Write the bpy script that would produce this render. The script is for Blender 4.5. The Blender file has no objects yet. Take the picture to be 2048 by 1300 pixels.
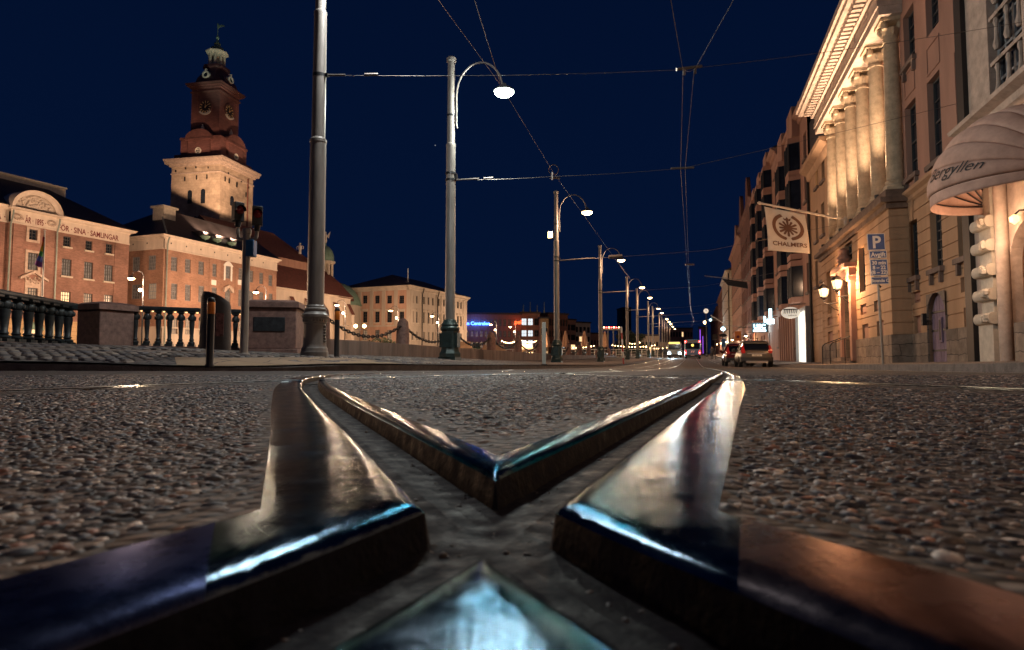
import bpy, math, random
import numpy as np
from mathutils import Vector, Matrix
from mathutils.geometry import delaunay_2d_cdt
random.seed(7); rng = np.random.default_rng(7)
SC = bpy.context.scene; COL = SC.collection
R = math.radians
F = 1300.0; CX = 1024.0; CY = 650.0; HC = 0.06
PITCH = math.atan(78/1300); CP, SN = math.cos(PITCH), math.sin(PITCH)

# ---------- measuring helpers: pixels of the photograph -> places in the world ----------
def at(px, py, Y):
    u = (px-CX)/F; v = (CY-py)/F
    t = Y/(CP - v*SN)
    return Vector((u*t, Y, HC + t*(v*CP+SN)))
def zat(py, Y): return at(CX, py, Y).z
def gnd(px, py, z=0.0):
    u = (px-CX)/F; v = (CY-py)/F
    t = (z-HC)/(v*CP+SN)
    return Vector((u*t, t*(CP-v*SN), z))
A = math.atan(361/1300); SA, CA = math.sin(A), math.cos(A)
def SP(s, t, z=0.0): return Vector((s*SA+t*CA, s*CA-t*SA, z))
def st(x, y): return x*SA+y*CA, x*CA-y*SA
def s_of(px, t):
    k = (px-CX)/F
    return t*(CA+k*SA)/(k*CA-SA)
ZS = np.array([-60, 2.5, 6, 13, 25, 38, 50, 60, 85, 111, 150, 250, 460.])
ZZ = np.array([0, 0, -.025, -.08, -.11, -.13, -.04, .1, .5, .95, 1.7, 3.6, 7.])
def zr(s): return np.interp(s, ZS, ZZ)

# ---------- mesh helpers ----------
SPLIT = {'recessed_panel', 'raised_panel', 'keystone', 'rusticated_pier', 'pilaster', 'window_hood', 'white_panel', 'buttress', 'buttress_cap', 'bay_floor', 'stone_surround', 'pier', 'clamp', 'hinge', 'light_strip', 'iron_strap', 'post', 'granite_plinth', 'brick_wall', 'carving', 'frieze', 'shop_frame', 'frieze_block', 'dormer_window', 'symbol', 'light_panel', 'door_light', 'carved_mullion'}
class MB:
    def __init__(self): self.v = []; self.f = []; self.m = []; self.mi = 0
    def face(self, pts):
        n = len(self.v); self.v += [tuple(p) for p in pts]; self.f.append(tuple(range(n, n+len(pts)))); self.m.append(self.mi)
    def add(self, vs, fs):
        n = len(self.v); self.v += [tuple(p) for p in vs]
        for f in fs: self.f.append(tuple(n+i for i in f)); self.m.append(self.mi)
        return self
    def box(self, x0, x1, y0, y1, z0, z1):
        vs = [(x0,y0,z0),(x1,y0,z0),(x1,y1,z0),(x0,y1,z0),(x0,y0,z1),(x1,y0,z1),(x1,y1,z1),(x0,y1,z1)]
        return self.add(vs, [(3,2,1,0),(4,5,6,7),(0,1,5,4),(1,2,6,5),(2,3,7,6),(3,0,4,7)])
    def lathe(self, prof, seg=16, c=(0,0,0), caps=True, a0=0, a1=2*math.pi):
        full = abs(a1-a0-2*math.pi) < 1e-6
        n = seg if full else seg+1; vs = []; fs = []
        for r, z in prof:
            for i in range(n):
                a = a0+(a1-a0)*i/seg; vs.append((c[0]+r*math.cos(a), c[1]+r*math.sin(a), c[2]+z))
        for j in range(len(prof)-1):
            for i in range(seg):
                k = (i+1) % n if full else i+1
                fs.append((j*n+i, j*n+k, (j+1)*n+k, (j+1)*n+i))
        if caps and full:
            if prof[0][0] > 1e-5: fs.append(tuple(reversed(range(n))))
            if prof[-1][0] > 1e-5: fs.append(tuple(range((len(prof)-1)*n, len(prof)*n)))
        return self.add(vs, fs)
    def tube(self, pts, r, seg=8, cap=True):
        pts = [Vector(p) for p in pts]; n = len(pts)
        rs = r if isinstance(r, (list, tuple)) else [r]*n
        vs = []; fs = []; prev = None
        for i, p in enumerate(pts):
            d = (pts[min(i+1, n-1)]-pts[max(i-1, 0)]).normalized()
            if prev is None:
                a = Vector((0,0,1)) if abs(d.z) < .9 else Vector((1,0,0))
                u = d.cross(a).normalized()
            else:
                u = (prev-d*prev.dot(d)).normalized()
            prev = u; w = d.cross(u)
            for k in range(seg):
                a = 2*math.pi*k/seg; vs.append(p+(u*math.cos(a)+w*math.sin(a))*rs[i])
        for i in range(n-1):
            for k in range(seg):
                q = (k+1) % seg; fs.append((i*seg+k, i*seg+q, (i+1)*seg+q, (i+1)*seg+k))
        if cap: fs += [tuple(reversed(range(seg))), tuple(range((n-1)*seg, n*seg))]
        return self.add(vs, fs)
    def prism(self, poly, d0, d1, axis='y'):
        """poly in (x,z) pulled along y, or (x,y) pulled along z, or (y,z) pulled along x"""
        n = len(poly)
        def P(p, d): return {'y': (p[0], d, p[1]), 'z': (p[0], p[1], d), 'x': (d, p[0], p[1])}[axis]
        vs = [P(p, d0) for p in poly]+[P(p, d1) for p in poly]
        fs = [tuple(range(n)), tuple(reversed(range(n, 2*n)))]
        fs += [(i, n+i, n+(i+1) % n, (i+1) % n) for i in range(n)]
        return self.add(vs, fs)
    def loft(self, rings, close=True, caps=True):
        n = len(rings[0]); vs = [p for r in rings for p in r]; fs = []
        for j in range(len(rings)-1):
            for i in range(n if close else n-1):
                k = (i+1) % n; fs.append((j*n+i, j*n+k, (j+1)*n+k, (j+1)*n+i))
        if caps: fs += [tuple(reversed(range(n))), tuple(range((len(rings)-1)*n, len(rings)*n))]
        return self.add(vs, fs)
    def mesh(self, name, mats, smooth=True, ang=38):
        me = bpy.data.meshes.new(name); me.from_pydata(self.v, [], self.f)
        for m in (mats if isinstance(mats, (list, tuple)) else [mats]): me.materials.append(m)
        if any(self.m): me.polygons.foreach_set('material_index', self.m)
        me.polygons.foreach_set('use_smooth', [smooth]*len(self.f))
        me.update()
        if smooth: me.set_sharp_from_angle(angle=R(ang))
        return me
    def pieces(self, pad=.03):
        """separate lumps of this mesh, pieces that touch kept together"""
        par = list(range(len(self.v)))
        def fd(i):
            while par[i] != i: par[i] = par[par[i]]; i = par[i]
            return i
        for f in self.f:
            for q in f[1:]: par[fd(q)] = fd(f[0])
        bx = {}
        for i, p in enumerate(self.v):
            b = bx.setdefault(fd(i), [list(p), list(p)])
            for k in range(3): b[0][k] = min(b[0][k], p[k]); b[1][k] = max(b[1][k], p[k])
        ks = list(bx)
        for i, a in enumerate(ks):
            for c in ks[i+1:]:
                A_, B_ = bx[a], bx[c]
                if all(A_[0][k]-pad <= B_[1][k] and B_[0][k]-pad <= A_[1][k] for k in range(3)): par[fd(c)] = fd(a)
        out = {}
        for f, mi in zip(self.f, self.m):
            m = out.setdefault(fd(f[0]), MB()); m.mi = mi; m.face([self.v[i] for i in f])
        for m in out.values():      # weld the copies again
            d = {}; nv = []; mp = []
            for p in m.v:
                if p not in d: d[p] = len(nv); nv.append(p)
                mp.append(d[p])
            m.v = nv; m.f = [tuple(mp[i] for i in f) for f in m.f]
        return list(out.values())
    def build(self, name, mats, parent=None, smooth=True, ang=38, bevel=0, mat=None):
        if name in SPLIT:
            ps = self.pieces()
            if len(ps) > 1:
                for q in ps[1:]: q.build1(name, mats, parent, smooth, ang, bevel, mat)
                return ps[0].build1(name, mats, parent, smooth, ang, bevel, mat)
        return self.build1(name, mats, parent, smooth, ang, bevel, mat)
    def build1(self, name, mats, parent=None, smooth=True, ang=38, bevel=0, mat=None):
        o = bpy.data.objects.new(name, self.mesh(name, mats, smooth, ang)); COL.objects.link(o)
        if parent: o.parent = parent
        if mat is not None: o.matrix_local = mat
        if bevel:
            b = o.modifiers.new('Bevel', 'BEVEL'); b.width = bevel; b.segments = 2; b.limit_method = 'ANGLE'; b.angle_limit = R(40)
        return o

def tag(o, label=None, cat=None, group=None, kind=None):
    if label: o['label'] = label
    if cat: o['category'] = cat
    if group: o['group'] = group
    if kind: o['kind'] = kind
    return o
def thing(name, label, cat, loc=(0,0,0), rz=0, group=None, rx=0, ry=0):
    o = bpy.data.objects.new(name, None); COL.objects.link(o); o.empty_display_size = .2
    o.location = loc; o.rotation_euler = (rx, ry, rz)
    return tag(o, label, cat, group)
def obj(name, me, parent=None, mat=None):
    o = bpy.data.objects.new(name, me); COL.objects.link(o)
    if parent: o.parent = parent
    if mat is not None: o.matrix_local = mat
    return o
def kids(o): return [c for c in bpy.data.objects if c.parent == o]
def dup(root, loc, rz=None, label=None, group=None, scale=None):
    def cp(o, par):
        c = o.copy(); COL.objects.link(c)
        if par: c.parent = par
        for k in kids(o): cp(k, c)
        return c
    r = cp(root, None); r.location = loc
    if rz is not None: r.rotation_euler = (0, 0, rz)
    if scale: r.scale = (scale,)*3
    if label: r['label'] = label
    if group: r['group'] = group
    return r
T = Matrix.Translation
def Mx(loc, rz=0): return T(Vector(loc)) @ Matrix.Rotation(rz, 4, 'Z')

# ---------- materials ----------
def nd(nt, t, **kw):
    n = nt.nodes.new(t)
    for k, v in kw.items(): setattr(n, k, v)
    return n
def mat(name, rgb, rough=.6, metal=0, var=.2, vs=2.5, bump=0, bs=30, emit=None, es=0, spec=None, rvar=0, streak=False, detail=6, bd=.02):
    m = bpy.data.materials.new(name); m.use_nodes = True; nt = m.node_tree; L = nt.links
    p = nt.nodes['Principled BSDF']
    p.inputs['Roughness'].default_value = rough; p.inputs['Metallic'].default_value = metal
    p.inputs['Base Color'].default_value = (*rgb, 1)
    if spec is not None: p.inputs['Specular IOR Level'].default_value = spec
    tc = nd(nt, 'ShaderNodeTexCoord')
    if var or rvar:
        mp = nd(nt, 'ShaderNodeMapping'); L.new(tc.outputs['Object'], mp.inputs[0])
        if streak: mp.inputs['Scale'].default_value = (1, 1, .18)
        no = nd(nt, 'ShaderNodeTexNoise'); no.inputs['Scale'].default_value = vs; no.inputs['Detail'].default_value = detail; no.inputs['Roughness'].default_value = .65
        L.new(mp.outputs[0], no.inputs['Vector'])
        cr = nd(nt, 'ShaderNodeValToRGB'); e = cr.color_ramp.elements
        e[0].position = .3; e[1].position = .72
        e[0].color = (*[max(0, c*(1-var)) for c in rgb], 1); e[1].color = (*[min(1, c*(1+var)) for c in rgb], 1)
        L.new(no.outputs['Fac'], cr.inputs[0]); L.new(cr.outputs[0], p.inputs['Base Color'])
        if rvar:
            mr = nd(nt, 'ShaderNodeMapRange'); mr.inputs[1].default_value = .3; mr.inputs[2].default_value = .7
            mr.inputs[3].default_value = max(.03, rough-rvar); mr.inputs[4].default_value = min(1, rough+rvar)
            L.new(no.outputs['Fac'], mr.inputs[0]); L.new(mr.outputs[0], p.inputs['Roughness'])
    if bump:
        n2 = nd(nt, 'ShaderNodeTexNoise'); n2.inputs['Scale'].default_value = bs; n2.inputs['Detail'].default_value = 4
        L.new(tc.outputs['Object'], n2.inputs['Vector'])
        b = nd(nt, 'ShaderNodeBump'); b.inputs['Strength'].default_value = bump; b.inputs['Distance'].default_value = bd
        L.new(n2.outputs['Fac'], b.inputs['Height']); L.new(b.outputs[0], p.inputs['Normal'])
    if emit:
        p.inputs['Emission Color'].default_value = (*emit, 1); p.inputs['Emission Strength'].default_value = es
    return m
def bricks(name, c1, c2, mortar, bw=.26, bh=.08, ms=.012, offset=.5, bump=.5, rough=.85, vs=.35, dirt=.45, flat=False):
    """brick / ashlar courses on any upright wall; flat=True lays them on the ground"""
    m = bpy.data.materials.new(name); m.use_nodes = True; nt = m.node_tree; L = nt.links
    p = nt.nodes['Principled BSDF']; p.inputs['Roughness'].default_value = rough
    tc = nd(nt, 'ShaderNodeTexCoord'); vec = tc.outputs['Object']
    if not flat:
        sx = nd(nt, 'ShaderNodeSeparateXYZ'); L.new(vec, sx.inputs[0])
        ad = nd(nt, 'ShaderNodeMath', operation='ADD'); L.new(sx.outputs[0], ad.inputs[0]); L.new(sx.outputs[1], ad.inputs[1])
        cb = nd(nt, 'ShaderNodeCombineXYZ'); L.new(ad.outputs[0], cb.inputs[0]); L.new(sx.outputs[2], cb.inputs[1]); vec = cb.outputs[0]
    wn = nd(nt, 'ShaderNodeTexNoise'); wn.inputs['Scale'].default_value = 3; L.new(vec, wn.inputs['Vector'])
    vm = nd(nt, 'ShaderNodeVectorMath', operation='MULTIPLY_ADD'); vm.inputs[1].default_value = (bh*.35,)*3
    L.new(wn.outputs['Color'], vm.inputs[0]); L.new(vec, vm.inputs[2])
    br = nd(nt, 'ShaderNodeTexBrick'); br.offset = offset
    br.inputs['Scale'].default_value = 1; br.inputs['Brick Width'].default_value = bw; br.inputs['Row Height'].default_value = bh
    br.inputs['Mortar Size'].default_value = ms; br.inputs['Mortar Smooth'].default_value = .3; br.inputs['Bias'].default_value = 0
    br.inputs['Color1'].default_value = (*c1, 1); br.inputs['Color2'].default_value = (*c2, 1); br.inputs['Mortar'].default_value = (*mortar, 1)
    L.new(vm.outputs[0], br.inputs['Vector'])
    no = nd(nt, 'ShaderNodeTexNoise'); no.inputs['Scale'].default_value = vs; no.inputs['Detail'].default_value = 8; no.inputs['Roughness'].default_value = .7
    L.new(tc.outputs['Object'], no.inputs['Vector'])
    mr = nd(nt, 'ShaderNodeMapRange'); mr.inputs[1].default_value = .3; mr.inputs[2].default_value = .7; mr.inputs[3].default_value = 1-dirt; mr.inputs[4].default_value = 1+dirt*.5
    L.new(no.outputs['Fac'], mr.inputs[0])
    mx = nd(nt, 'ShaderNodeMix', data_type='RGBA', blend_type='MULTIPLY'); mx.inputs['Factor'].default_value = 1
    L.new(br.outputs['Color'], mx.inputs['A']); L.new(mr.outputs[0], mx.inputs['B']); L.new(mx.outputs['Result'], p.inputs['Base Color'])
    b = nd(nt, 'ShaderNodeBump'); b.inputs['Strength'].default_value = bump; b.inputs['Distance'].default_value = bh*.25; b.invert = True
    hm = nd(nt, 'ShaderNodeMath', operation='MULTIPLY_ADD'); hm.inputs[1].default_value = .5
    n3 = nd(nt, 'ShaderNodeTexNoise'); n3.inputs['Scale'].default_value = 1.5/bh; L.new(tc.outputs['Object'], n3.inputs['Vector'])
    L.new(n3.outputs['Fac'], hm.inputs[0]); L.new(br.outputs['Fac'], hm.inputs[2])
    L.new(hm.outputs[0], b.inputs['Height']); L.new(b.outputs[0], p.inputs['Normal'])
    return m
def glow(name, rgb, s):
    m = bpy.data.materials.new(name); m.use_nodes = True; nt = m.node_tree
    p = nt.nodes['Principled BSDF']; p.inputs['Base Color'].default_value = (.05, .05, .05, 1); p.inputs['Roughness'].default_value = .4
    p.inputs['Emission Color'].default_value = (*rgb, 1); p.inputs['Emission Strength'].default_value = s
    return m

WARM = (1, .60, .36); AMBER = (1, .52, .24)
X = dict(
 museum=bricks('museum brick', (.34,.18,.14), (.235,.12,.095), (.30,.20,.16), dirt=.5),
 rust=bricks('rusticated brick', (.36,.155,.095), (.28,.115,.07), (.10,.05,.04), bw=40, bh=.52, ms=.05, bump=.8),
 b2=bricks('pale red brick', (.42,.235,.16), (.31,.165,.115), (.34,.23,.175), dirt=.45),
 tbrick=bricks('dark tower brick', (.25,.10,.09), (.17,.07,.066), (.16,.08,.07), bw=.5, bh=.15, ms=.02),
 tstone=bricks('tower stone', (.50,.40,.30), (.42,.33,.25), (.38,.30,.24), bw=.9, bh=.4, ms=.02, dirt=.6, bump=.4),
 white=mat('pale plaster', (.62,.54,.46), .8, var=.15, vs=1.2, streak=True),
 stone=mat('carved sandstone', (.46,.37,.31), .8, var=.3, vs=3, bump=.3, bs=14),
 lightstone=mat('pale limestone', (.55,.50,.42), .8, var=.2, vs=4),
 yell=bricks('yellow ashlar', (.55,.40,.22), (.50,.36,.20), (.28,.18,.10), bw=1.2, bh=.42, ms=.015, dirt=.25),
 ochre=mat('ochre stucco', (.44,.28,.17), .85, var=.22, vs=1.1, bump=.25, bs=22, streak=True),
 pinkst=mat('pink stucco', (.37,.215,.165), .85, var=.18, vs=1.2, bump=.2, bs=22, streak=True),
 cream=mat('cream stucco', (.44,.39,.33), .85, var=.2, vs=.8, streak=True),
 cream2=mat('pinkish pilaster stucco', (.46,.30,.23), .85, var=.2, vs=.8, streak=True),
 granite=bricks('granite plinth', (.30,.24,.19), (.20,.165,.14), (.08,.065,.06), bw=1.3, bh=.42, ms=.014, dirt=.6, vs=1.3),
 redgran=mat('red granite', (.20,.115,.095), .7, var=.45, vs=9, bump=.3, bs=60, detail=12),
 quay=mat('dark quay granite', (.16,.12,.105), .8, var=.5, vs=2.2, bump=.5, bs=18, streak=True),
 roof=mat('dark roof metal', (.035,.03,.035), .6, var=.4, vs=1),
 rooftile=mat('red roof tiles', (.13,.045,.035), .8, var=.3, vs=2, bump=.4, bs=8),
 copper=mat('verdigris copper', (.18,.30,.24), .7, var=.3, vs=2),
 frame=mat('dark window frame', (.05,.055,.06), .5, var=.1),
 framegrey=mat('blue grey window frame', (.20,.22,.24), .6, var=.1),
 glass=mat('dark window glass', (.015,.02,.03), .10, var=.4, vs=1.5, spec=.35),
 glassw=mat('net curtained glass', (.17,.17,.18), .15, var=.5, vs=3),
 lit=mat('lit window', (.3,.25,.2), .3, var=.3, emit=(1,.62,.30), es=1.6),
 litdim=mat('dimly lit window', (.25,.22,.2), .3, var=.3, emit=(1,.70,.42), es=.16),
 litcool=mat('cool lit window', (.3,.3,.3), .3, emit=(.85,.95,1), es=1.0),
 polegrey=mat('grey green pole paint', (.19,.175,.16), .42, metal=.05, var=.35, vs=5, rvar=.12, streak=True),
 polegreen=mat('dark green cast iron', (.028,.05,.048), .4, metal=.3, var=.4, vs=9, bump=.2, bs=40),
 iron=mat('black iron', (.02,.022,.026), .45, metal=.4, var=.3, vs=8),
 balu=mat('dark cast iron baluster', (.045,.055,.06), .45, metal=.35, var=.4, vs=9),
 steelpost=mat('galvanised post', (.30,.28,.25), .5, metal=.5, var=.3, vs=10, rvar=.1, streak=True),
 zinc=mat('grey green zinc pipe', (.22,.27,.25), .5, metal=.3, var=.2),
 blackplastic=mat('black plastic', (.012,.013,.016), .5, var=.2),
 orange=mat('orange reflective tape', (.75,.22,.02), .4, var=.15, vs=14),
 red=mat('dark red lens', (.35,.02,.015), .12, var=.3, vs=20),
 bluebox=mat('blue painted box', (.02,.10,.24), .4, var=.15),
 signblue=mat('blue sign enamel', (.02,.075,.26), .35, var=.2, vs=6),
 signwhite=mat('white sign film', (.75,.75,.72), .4, var=.1),
 darkred=mat('dark red lettering', (.16,.02,.025), .7, var=.2),
 black=mat('black paint', (.012,.011,.012), .6, var=.2),
 flagcloth=mat('cream flag cloth', (.62,.54,.45), .9, var=.08, vs=4),
 brownprint=mat('brown flag print', (.17,.08,.045), .9, var=.2),
 canvas=mat('faded pink awning canvas', (.54,.35,.28), .9, var=.25, vs=2.2, bump=.15, bs=9, detail=10),
 rubber=mat('tyre rubber', (.015,.015,.016), .8, var=.2),
 alloy=mat('alloy rim', (.45,.45,.46), .3, metal=.9, var=.1),
 silver=mat('champagne grey car paint', (.14,.13,.115), .28, metal=.6, var=.05),
 darkcar=mat('black car paint', (.02,.02,.024), .2, metal=.3, var=.1),
 darkred2=mat('dark red car paint', (.12,.012,.015), .22, metal=.3, var=.1),
 carglass=mat('tinted car glass', (.008,.01,.014), .05, var=0, spec=.7),
 tail=mat('red tail light', (.30,.015,.015), .15, var=.1, emit=(1,.05,.03), es=.12),
 bulbw=glow('warm lamp', (1,.66,.33), 40), bulbw2=glow('warm bulb', (1,.60,.26), 22), bulbc=glow('white lamp', (.85,1,.86), 60),
 bulbs=glow('soft warm glass', (1,.55,.22), 3.2),
 redglow=glow('red light', (1,.03,.03), 36), redsoft=glow('soft red', (1,.06,.05), 1.6), headl=glow('blue white headlight', (.62,.9,1), 160),
 neonblue=glow('blue neon', (.05,.17,1), 9), neonred=glow('red neon', (1,.09,.02), 4), neoncyan=glow('cyan white sign light', (.55,.9,1), 5),
 violet=glow('violet light', (.35,.10,.9), 1.4),
 shopwhite=glow('white shop light', (1,.86,.70), 1.35), cool=glow('cool white light', (.75,1,.9), 1.1), yellowled=glow('yellow sign light', (1,.6,.12), 2.5),
 lamphead=mat('lamp housing', (.12,.12,.12), .5, metal=.4, var=.1),
 wire=mat('overhead wire', (.16,.14,.13), .4, metal=.7, var=0),
 parasol=mat('folded parasol canvas', (.30,.17,.11), .9, var=.2, vs=6, streak=True),
 tent=mat('stall canvas', (.55,.36,.22), .9, var=.2, vs=2),
 leaf=mat('dark leaves', (.035,.05,.03), .8, var=.5, vs=8), bark=mat('bark', (.05,.04,.03), .9, var=.3),
 skin=mat('skin', (.4,.24,.17), .6, var=.05), coat=mat('dark coat', (.03,.035,.05), .85, var=.3), coatb=mat('blue grey jacket', (.05,.07,.10), .85, var=.3),
 wood=mat('violet grey weathered boards', (.20,.15,.22), .75, var=.45, vs=7, streak=True, bump=.3, bs=30),
 darkwood=mat('dark oak door', (.10,.05,.03), .6, var=.4, vs=6, streak=True),
 gold=mat('gilded', (.75,.52,.24), .5, metal=.0, var=.2), bust=mat('white painted statue', (.6,.56,.5), .7, var=.15),
 busblue=mat('blue bus paint', (.03,.13,.24), .35, var=.1), busgrey=mat('bus grey', (.12,.13,.14), .4, var=.1), yellow=mat('yellow paint', (.6,.4,.04), .4, var=.1),
 plate=mat('number plate', (.7,.68,.6), .5, var=.05),
 pave=bricks('paving slabs', (.20,.155,.13), (.165,.13,.11), (.06,.05,.05), bw=.7, bh=.35, ms=.012, dirt=.4, vs=1.2, flat=True),
 cobble=bricks('cobble setts', (.20,.165,.145), (.11,.095,.09), (.03,.027,.03), bw=.22, bh=.13, ms=.022, bump=1.0, dirt=.5, vs=1.2, flat=True),
 orangepave=bricks('warm concrete slabs', (.34,.23,.14), (.29,.20,.13), (.10,.07,.05), bw=.9, bh=.9, ms=.015, dirt=.3, vs=1.2, flat=True),
 kerb=mat('granite kerb', (.12,.105,.10), .7, var=.5, vs=5, bump=.5, bs=40),
 paint=mat('worn white road paint', (.55,.52,.48), .7, var=.35, vs=14, detail=10),
 water=mat('canal water', (.004,.008,.012), .06, var=0, bump=.15, bs=3),
 quayground=mat('quay paving', (.22,.17,.13), .85, var=.3, vs=.5),
)
RB = [mat('flag stripe %d' % i, c, .9, var=.1) for i, c in enumerate([(.5,.03,.03),(.6,.2,.02),(.55,.42,.04),(.03,.22,.07),(.03,.07,.35),(.12,.03,.2)])]

# ---------- facades ----------
class Fac:
    """a wall plane: u runs to the viewer's right, -y comes out of the wall, z up"""
    def __init__(self, parent, O, D):
        self.p = parent; self.O = Vector((O[0], O[1], 0)); d = Vector((D[0], D[1], 0)).normalized(); self.D = d
        self.W = Mx(self.O, math.atan2(d.y, d.x))
        pm = T(parent.location) @ parent.rotation_euler.to_matrix().to_4x4() if parent else Matrix.Identity(4)
        self.rel = pm.inverted() @ self.W
    def u(self, px, py=728):
        O = self.O; k = (px-CX)/F/(CP-(CY-py)/F*SN)
        return (k*O.y-O.x)/(self.D.x-k*self.D.y)
    def nrm(self): return Vector((-self.D.y, self.D.x, 0))
    def Y(self, u): return self.O.y+u*self.D.y
    def z(self, px, py): return zat(py, self.Y(self.u(px, py)))
    def rect(self, x0, x1, y0, y1):
        c = (x0+x1)/2; m = (y0+y1)/2
        return (self.u(x0, m), self.u(x1, m), self.z(c, y1), self.z(c, y0))
    def add(self, mb, name, m, u=0, y=0, z=0, parent=None, **kw):
        if parent: return mb.build(name, m, parent, **kw)
        return mb.build(name, m, self.p, mat=self.rel @ T((u, y, z)), **kw)
    def put(self, name, me, u=0, y=0, z=0):
        return obj(name, me, self.p, self.rel @ T((u, y, z)))

def wall(mb, u0, u1, z0, z1, holes=(), y=0, rev=.22, grooves=(), gw=.04, gd=.035):
    us = sorted({u0, u1, *[c for h in holes for c in h[:2] if u0 < c < u1]})
    gz = []
    for g in grooves:
        if z0 < g-gw/2 and g+gw/2 < z1: gz.append((g-gw/2, g+gw/2))
    zs = sorted({z0, z1, *[c for h in holes for c in h[2:4] if z0 < c < z1], *[c for g in gz for c in g]})
    def ing(a, b):
        m = (a+b)/2
        return any(g0 <= m <= g1 for g0, g1 in gz)
    for j in range(len(zs)-1):
        a, b = zs[j], zs[j+1]
        if b-a < 1e-5: continue
        g = ing(a, b); yy = y+gd if g else y
        for i in range(len(us)-1):
            c, d = us[i], us[i+1]
            if d-c < 1e-5: continue
            cu, cz = (c+d)/2, (a+b)/2
            if any(h[0] < cu < h[1] and h[2] < cz < h[3] for h in holes): continue
            mb.face([(c,yy,a),(d,yy,a),(d,yy,b),(c,yy,b)])
            if g:
                if j > 0 and not ing(zs[j-1], a): mb.face([(c,y,a),(d,y,a),(d,yy,a),(c,yy,a)])
                if j < len(zs)-2 and not ing(b, zs[j+2]): mb.face([(c,yy,b),(d,yy,b),(d,y,b),(c,y,b)])
    for h in holes:
        a, b, c, d = h[:4]; yb = y+rev
        if len(h) > 4 and h[4]:        # round headed
            r = (b-a)/2; sp = d-r*h[4]; n = 14; cx = (a+b)/2
            arc = [(cx+r*math.cos(math.pi*k/n), sp+r*h[4]*math.sin(math.pi*k/n)) for k in range(n+1)]
            for k in range(n):
                (x0, w0), (x1, w1) = arc[k], arc[k+1]
                mb.face([(x0,y,w0),(x0,y,d+1e-4),(x1,y,d+1e-4),(x1,y,w1)])
                mb.face([(x0,y,w0),(x1,y,w1),(x1,yb,w1),(x0,yb,w0)])
            mb.face([(a,y,c),(a,yb,c),(a,yb,sp),(a,y,sp)]); mb.face([(b,yb,c),(b,y,c),(b,y,sp),(b,yb,sp)])
        else:
            mb.face([(a,y,c),(a,yb,c),(a,yb,d),(a,y,d)]); mb.face([(b,yb,c),(b,y,c),(b,y,d),(b,yb,d)])
            mb.face([(a,y,d),(a,yb,d),(b,yb,d),(b,y,d)])
        mb.face([(a,y,c),(b,y,c),(b,yb,c),(a,yb,c)])
    return mb
WC = {}
def window(fac, r, nx=2, nz=3, fm='frame', gm='glass', y=.16, fw=.07, bar=.035, label=None, sill=None, sillm='lightstone', name='window'):
    u0, u1, z0, z1 = r[:4]; w, h = u1-u0, z1-z0
    key = (round(w, 2), round(h, 2), nx, nz, fm, fw, bar, len(r) > 4 and r[4])
    if key not in WC:
        mb = MB(); W, H = w/2, h
        mb.box(-W, -W+fw, 0, .06, 0, H); mb.box(W-fw, W, 0, .06, 0, H)
        mb.box(-W+fw, W-fw, 0, .06, 0, fw); mb.box(-W+fw, W-fw, 0, .06, H-fw, H)
        for i in range(1, nx):
            x = -W+w*i/nx; b = bar*(1.6 if nx % 2 == 0 and i == nx//2 else 1); mb.box(x-b/2, x+b/2, .003, .05, fw, H-fw)
        for j in range(1, nz):
            zz = h*j/nz; b = bar*(1.7 if j == (nz+1)//2+ (nz//3 if nz > 4 else 0) else 1); mb.box(-W+fw, W-fw, .006, .045, zz-b/2, zz+b/2)
        g = MB().box(-W+.01, W-.01, .05, .07, .01, H-.01)
        WC[key] = (mb.mesh('window', X[fm], False), {})
        WC[key][1]['g'] = g
    me, d = WC[key]
    if gm not in d: d[gm] = d['g'].mesh('pane', X[gm], False)
    o = fac.put(name, me, (u0+u1)/2, y, z0)
    obj('pane', d[gm], o)
    if sill:
        k = ('sill', round(w, 2), sill, sillm)
        if k not in WC:
            s = MB().box(-w/2-.12, w/2+.12, -.14-y, -.0, -.16, 0)
            if sill == 2:
                for q in (-w/2+.02, w/2-.14): s.box(q, q+.13, -.11-y, -y, -.50, -.16)
            WC[k] = s.mesh('sill', X[sillm], False)
        obj('sill', WC[k], o)
    if label: o['label'] = label
    return o
def cornice(fac, u0, u1, z, m, prof=((0,0),(.12,.1),(.12,.25),(.4,.45),(.4,.6),(.5,.7)), name='cornice', ends=True, y=0):
    """prof = (out, up) pairs; runs along the wall and returns round its ends"""
    mb = MB(); n = len(prof)
    vs = []
    for (o, h) in prof: vs += [(u0-(o if ends else 0), y-o, z+h), (u1+(o if ends else 0), y-o, z+h)]
    fs = [(2*i, 2*i+1, 2*i+3, 2*i+2) for i in range(n-1)]
    mb.add(vs, fs)
    o, h = prof[-1]; e = o if ends else 0
    mb.face([(u0-e, y-o, z+h), (u1+e, y-o, z+h), (u1+e, y+.4, z+h), (u0-e, y+.4, z+h)])
    for U, sg in ((u0, -1), (u1, 1)):
        pts = [(U+sg*(o if ends else 0), y-o, z+h) for o, h in prof]; bk = [(U+sg*(o if ends else 0), y+.4, z+h) for o, h in prof]
        for i in range(n-1):
            q = [pts[i], bk[i], bk[i+1], pts[i+1]]; mb.face(q if sg > 0 else q[::-1])
    return fac.add(mb, name, m)
def body(fac, L, H, depth, z0, m, name='rear_wall', front=None, left=True):
    """the other three walls of a building"""
    mb = MB(); y0 = .24 if front is None else front
    if left: mb.face([(0,y0,z0),(0,depth,z0),(0,depth,H),(0,y0,H)][::-1])
    elif left is False: pass
    mb.face([(L,y0,z0),(L,depth,z0),(L,depth,H),(L,y0,H)])
    mb.face([(L,depth,z0),(0,depth,z0),(0,depth,H),(L,depth,H)])
    return fac.add(mb, name, m, smooth=False)
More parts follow.
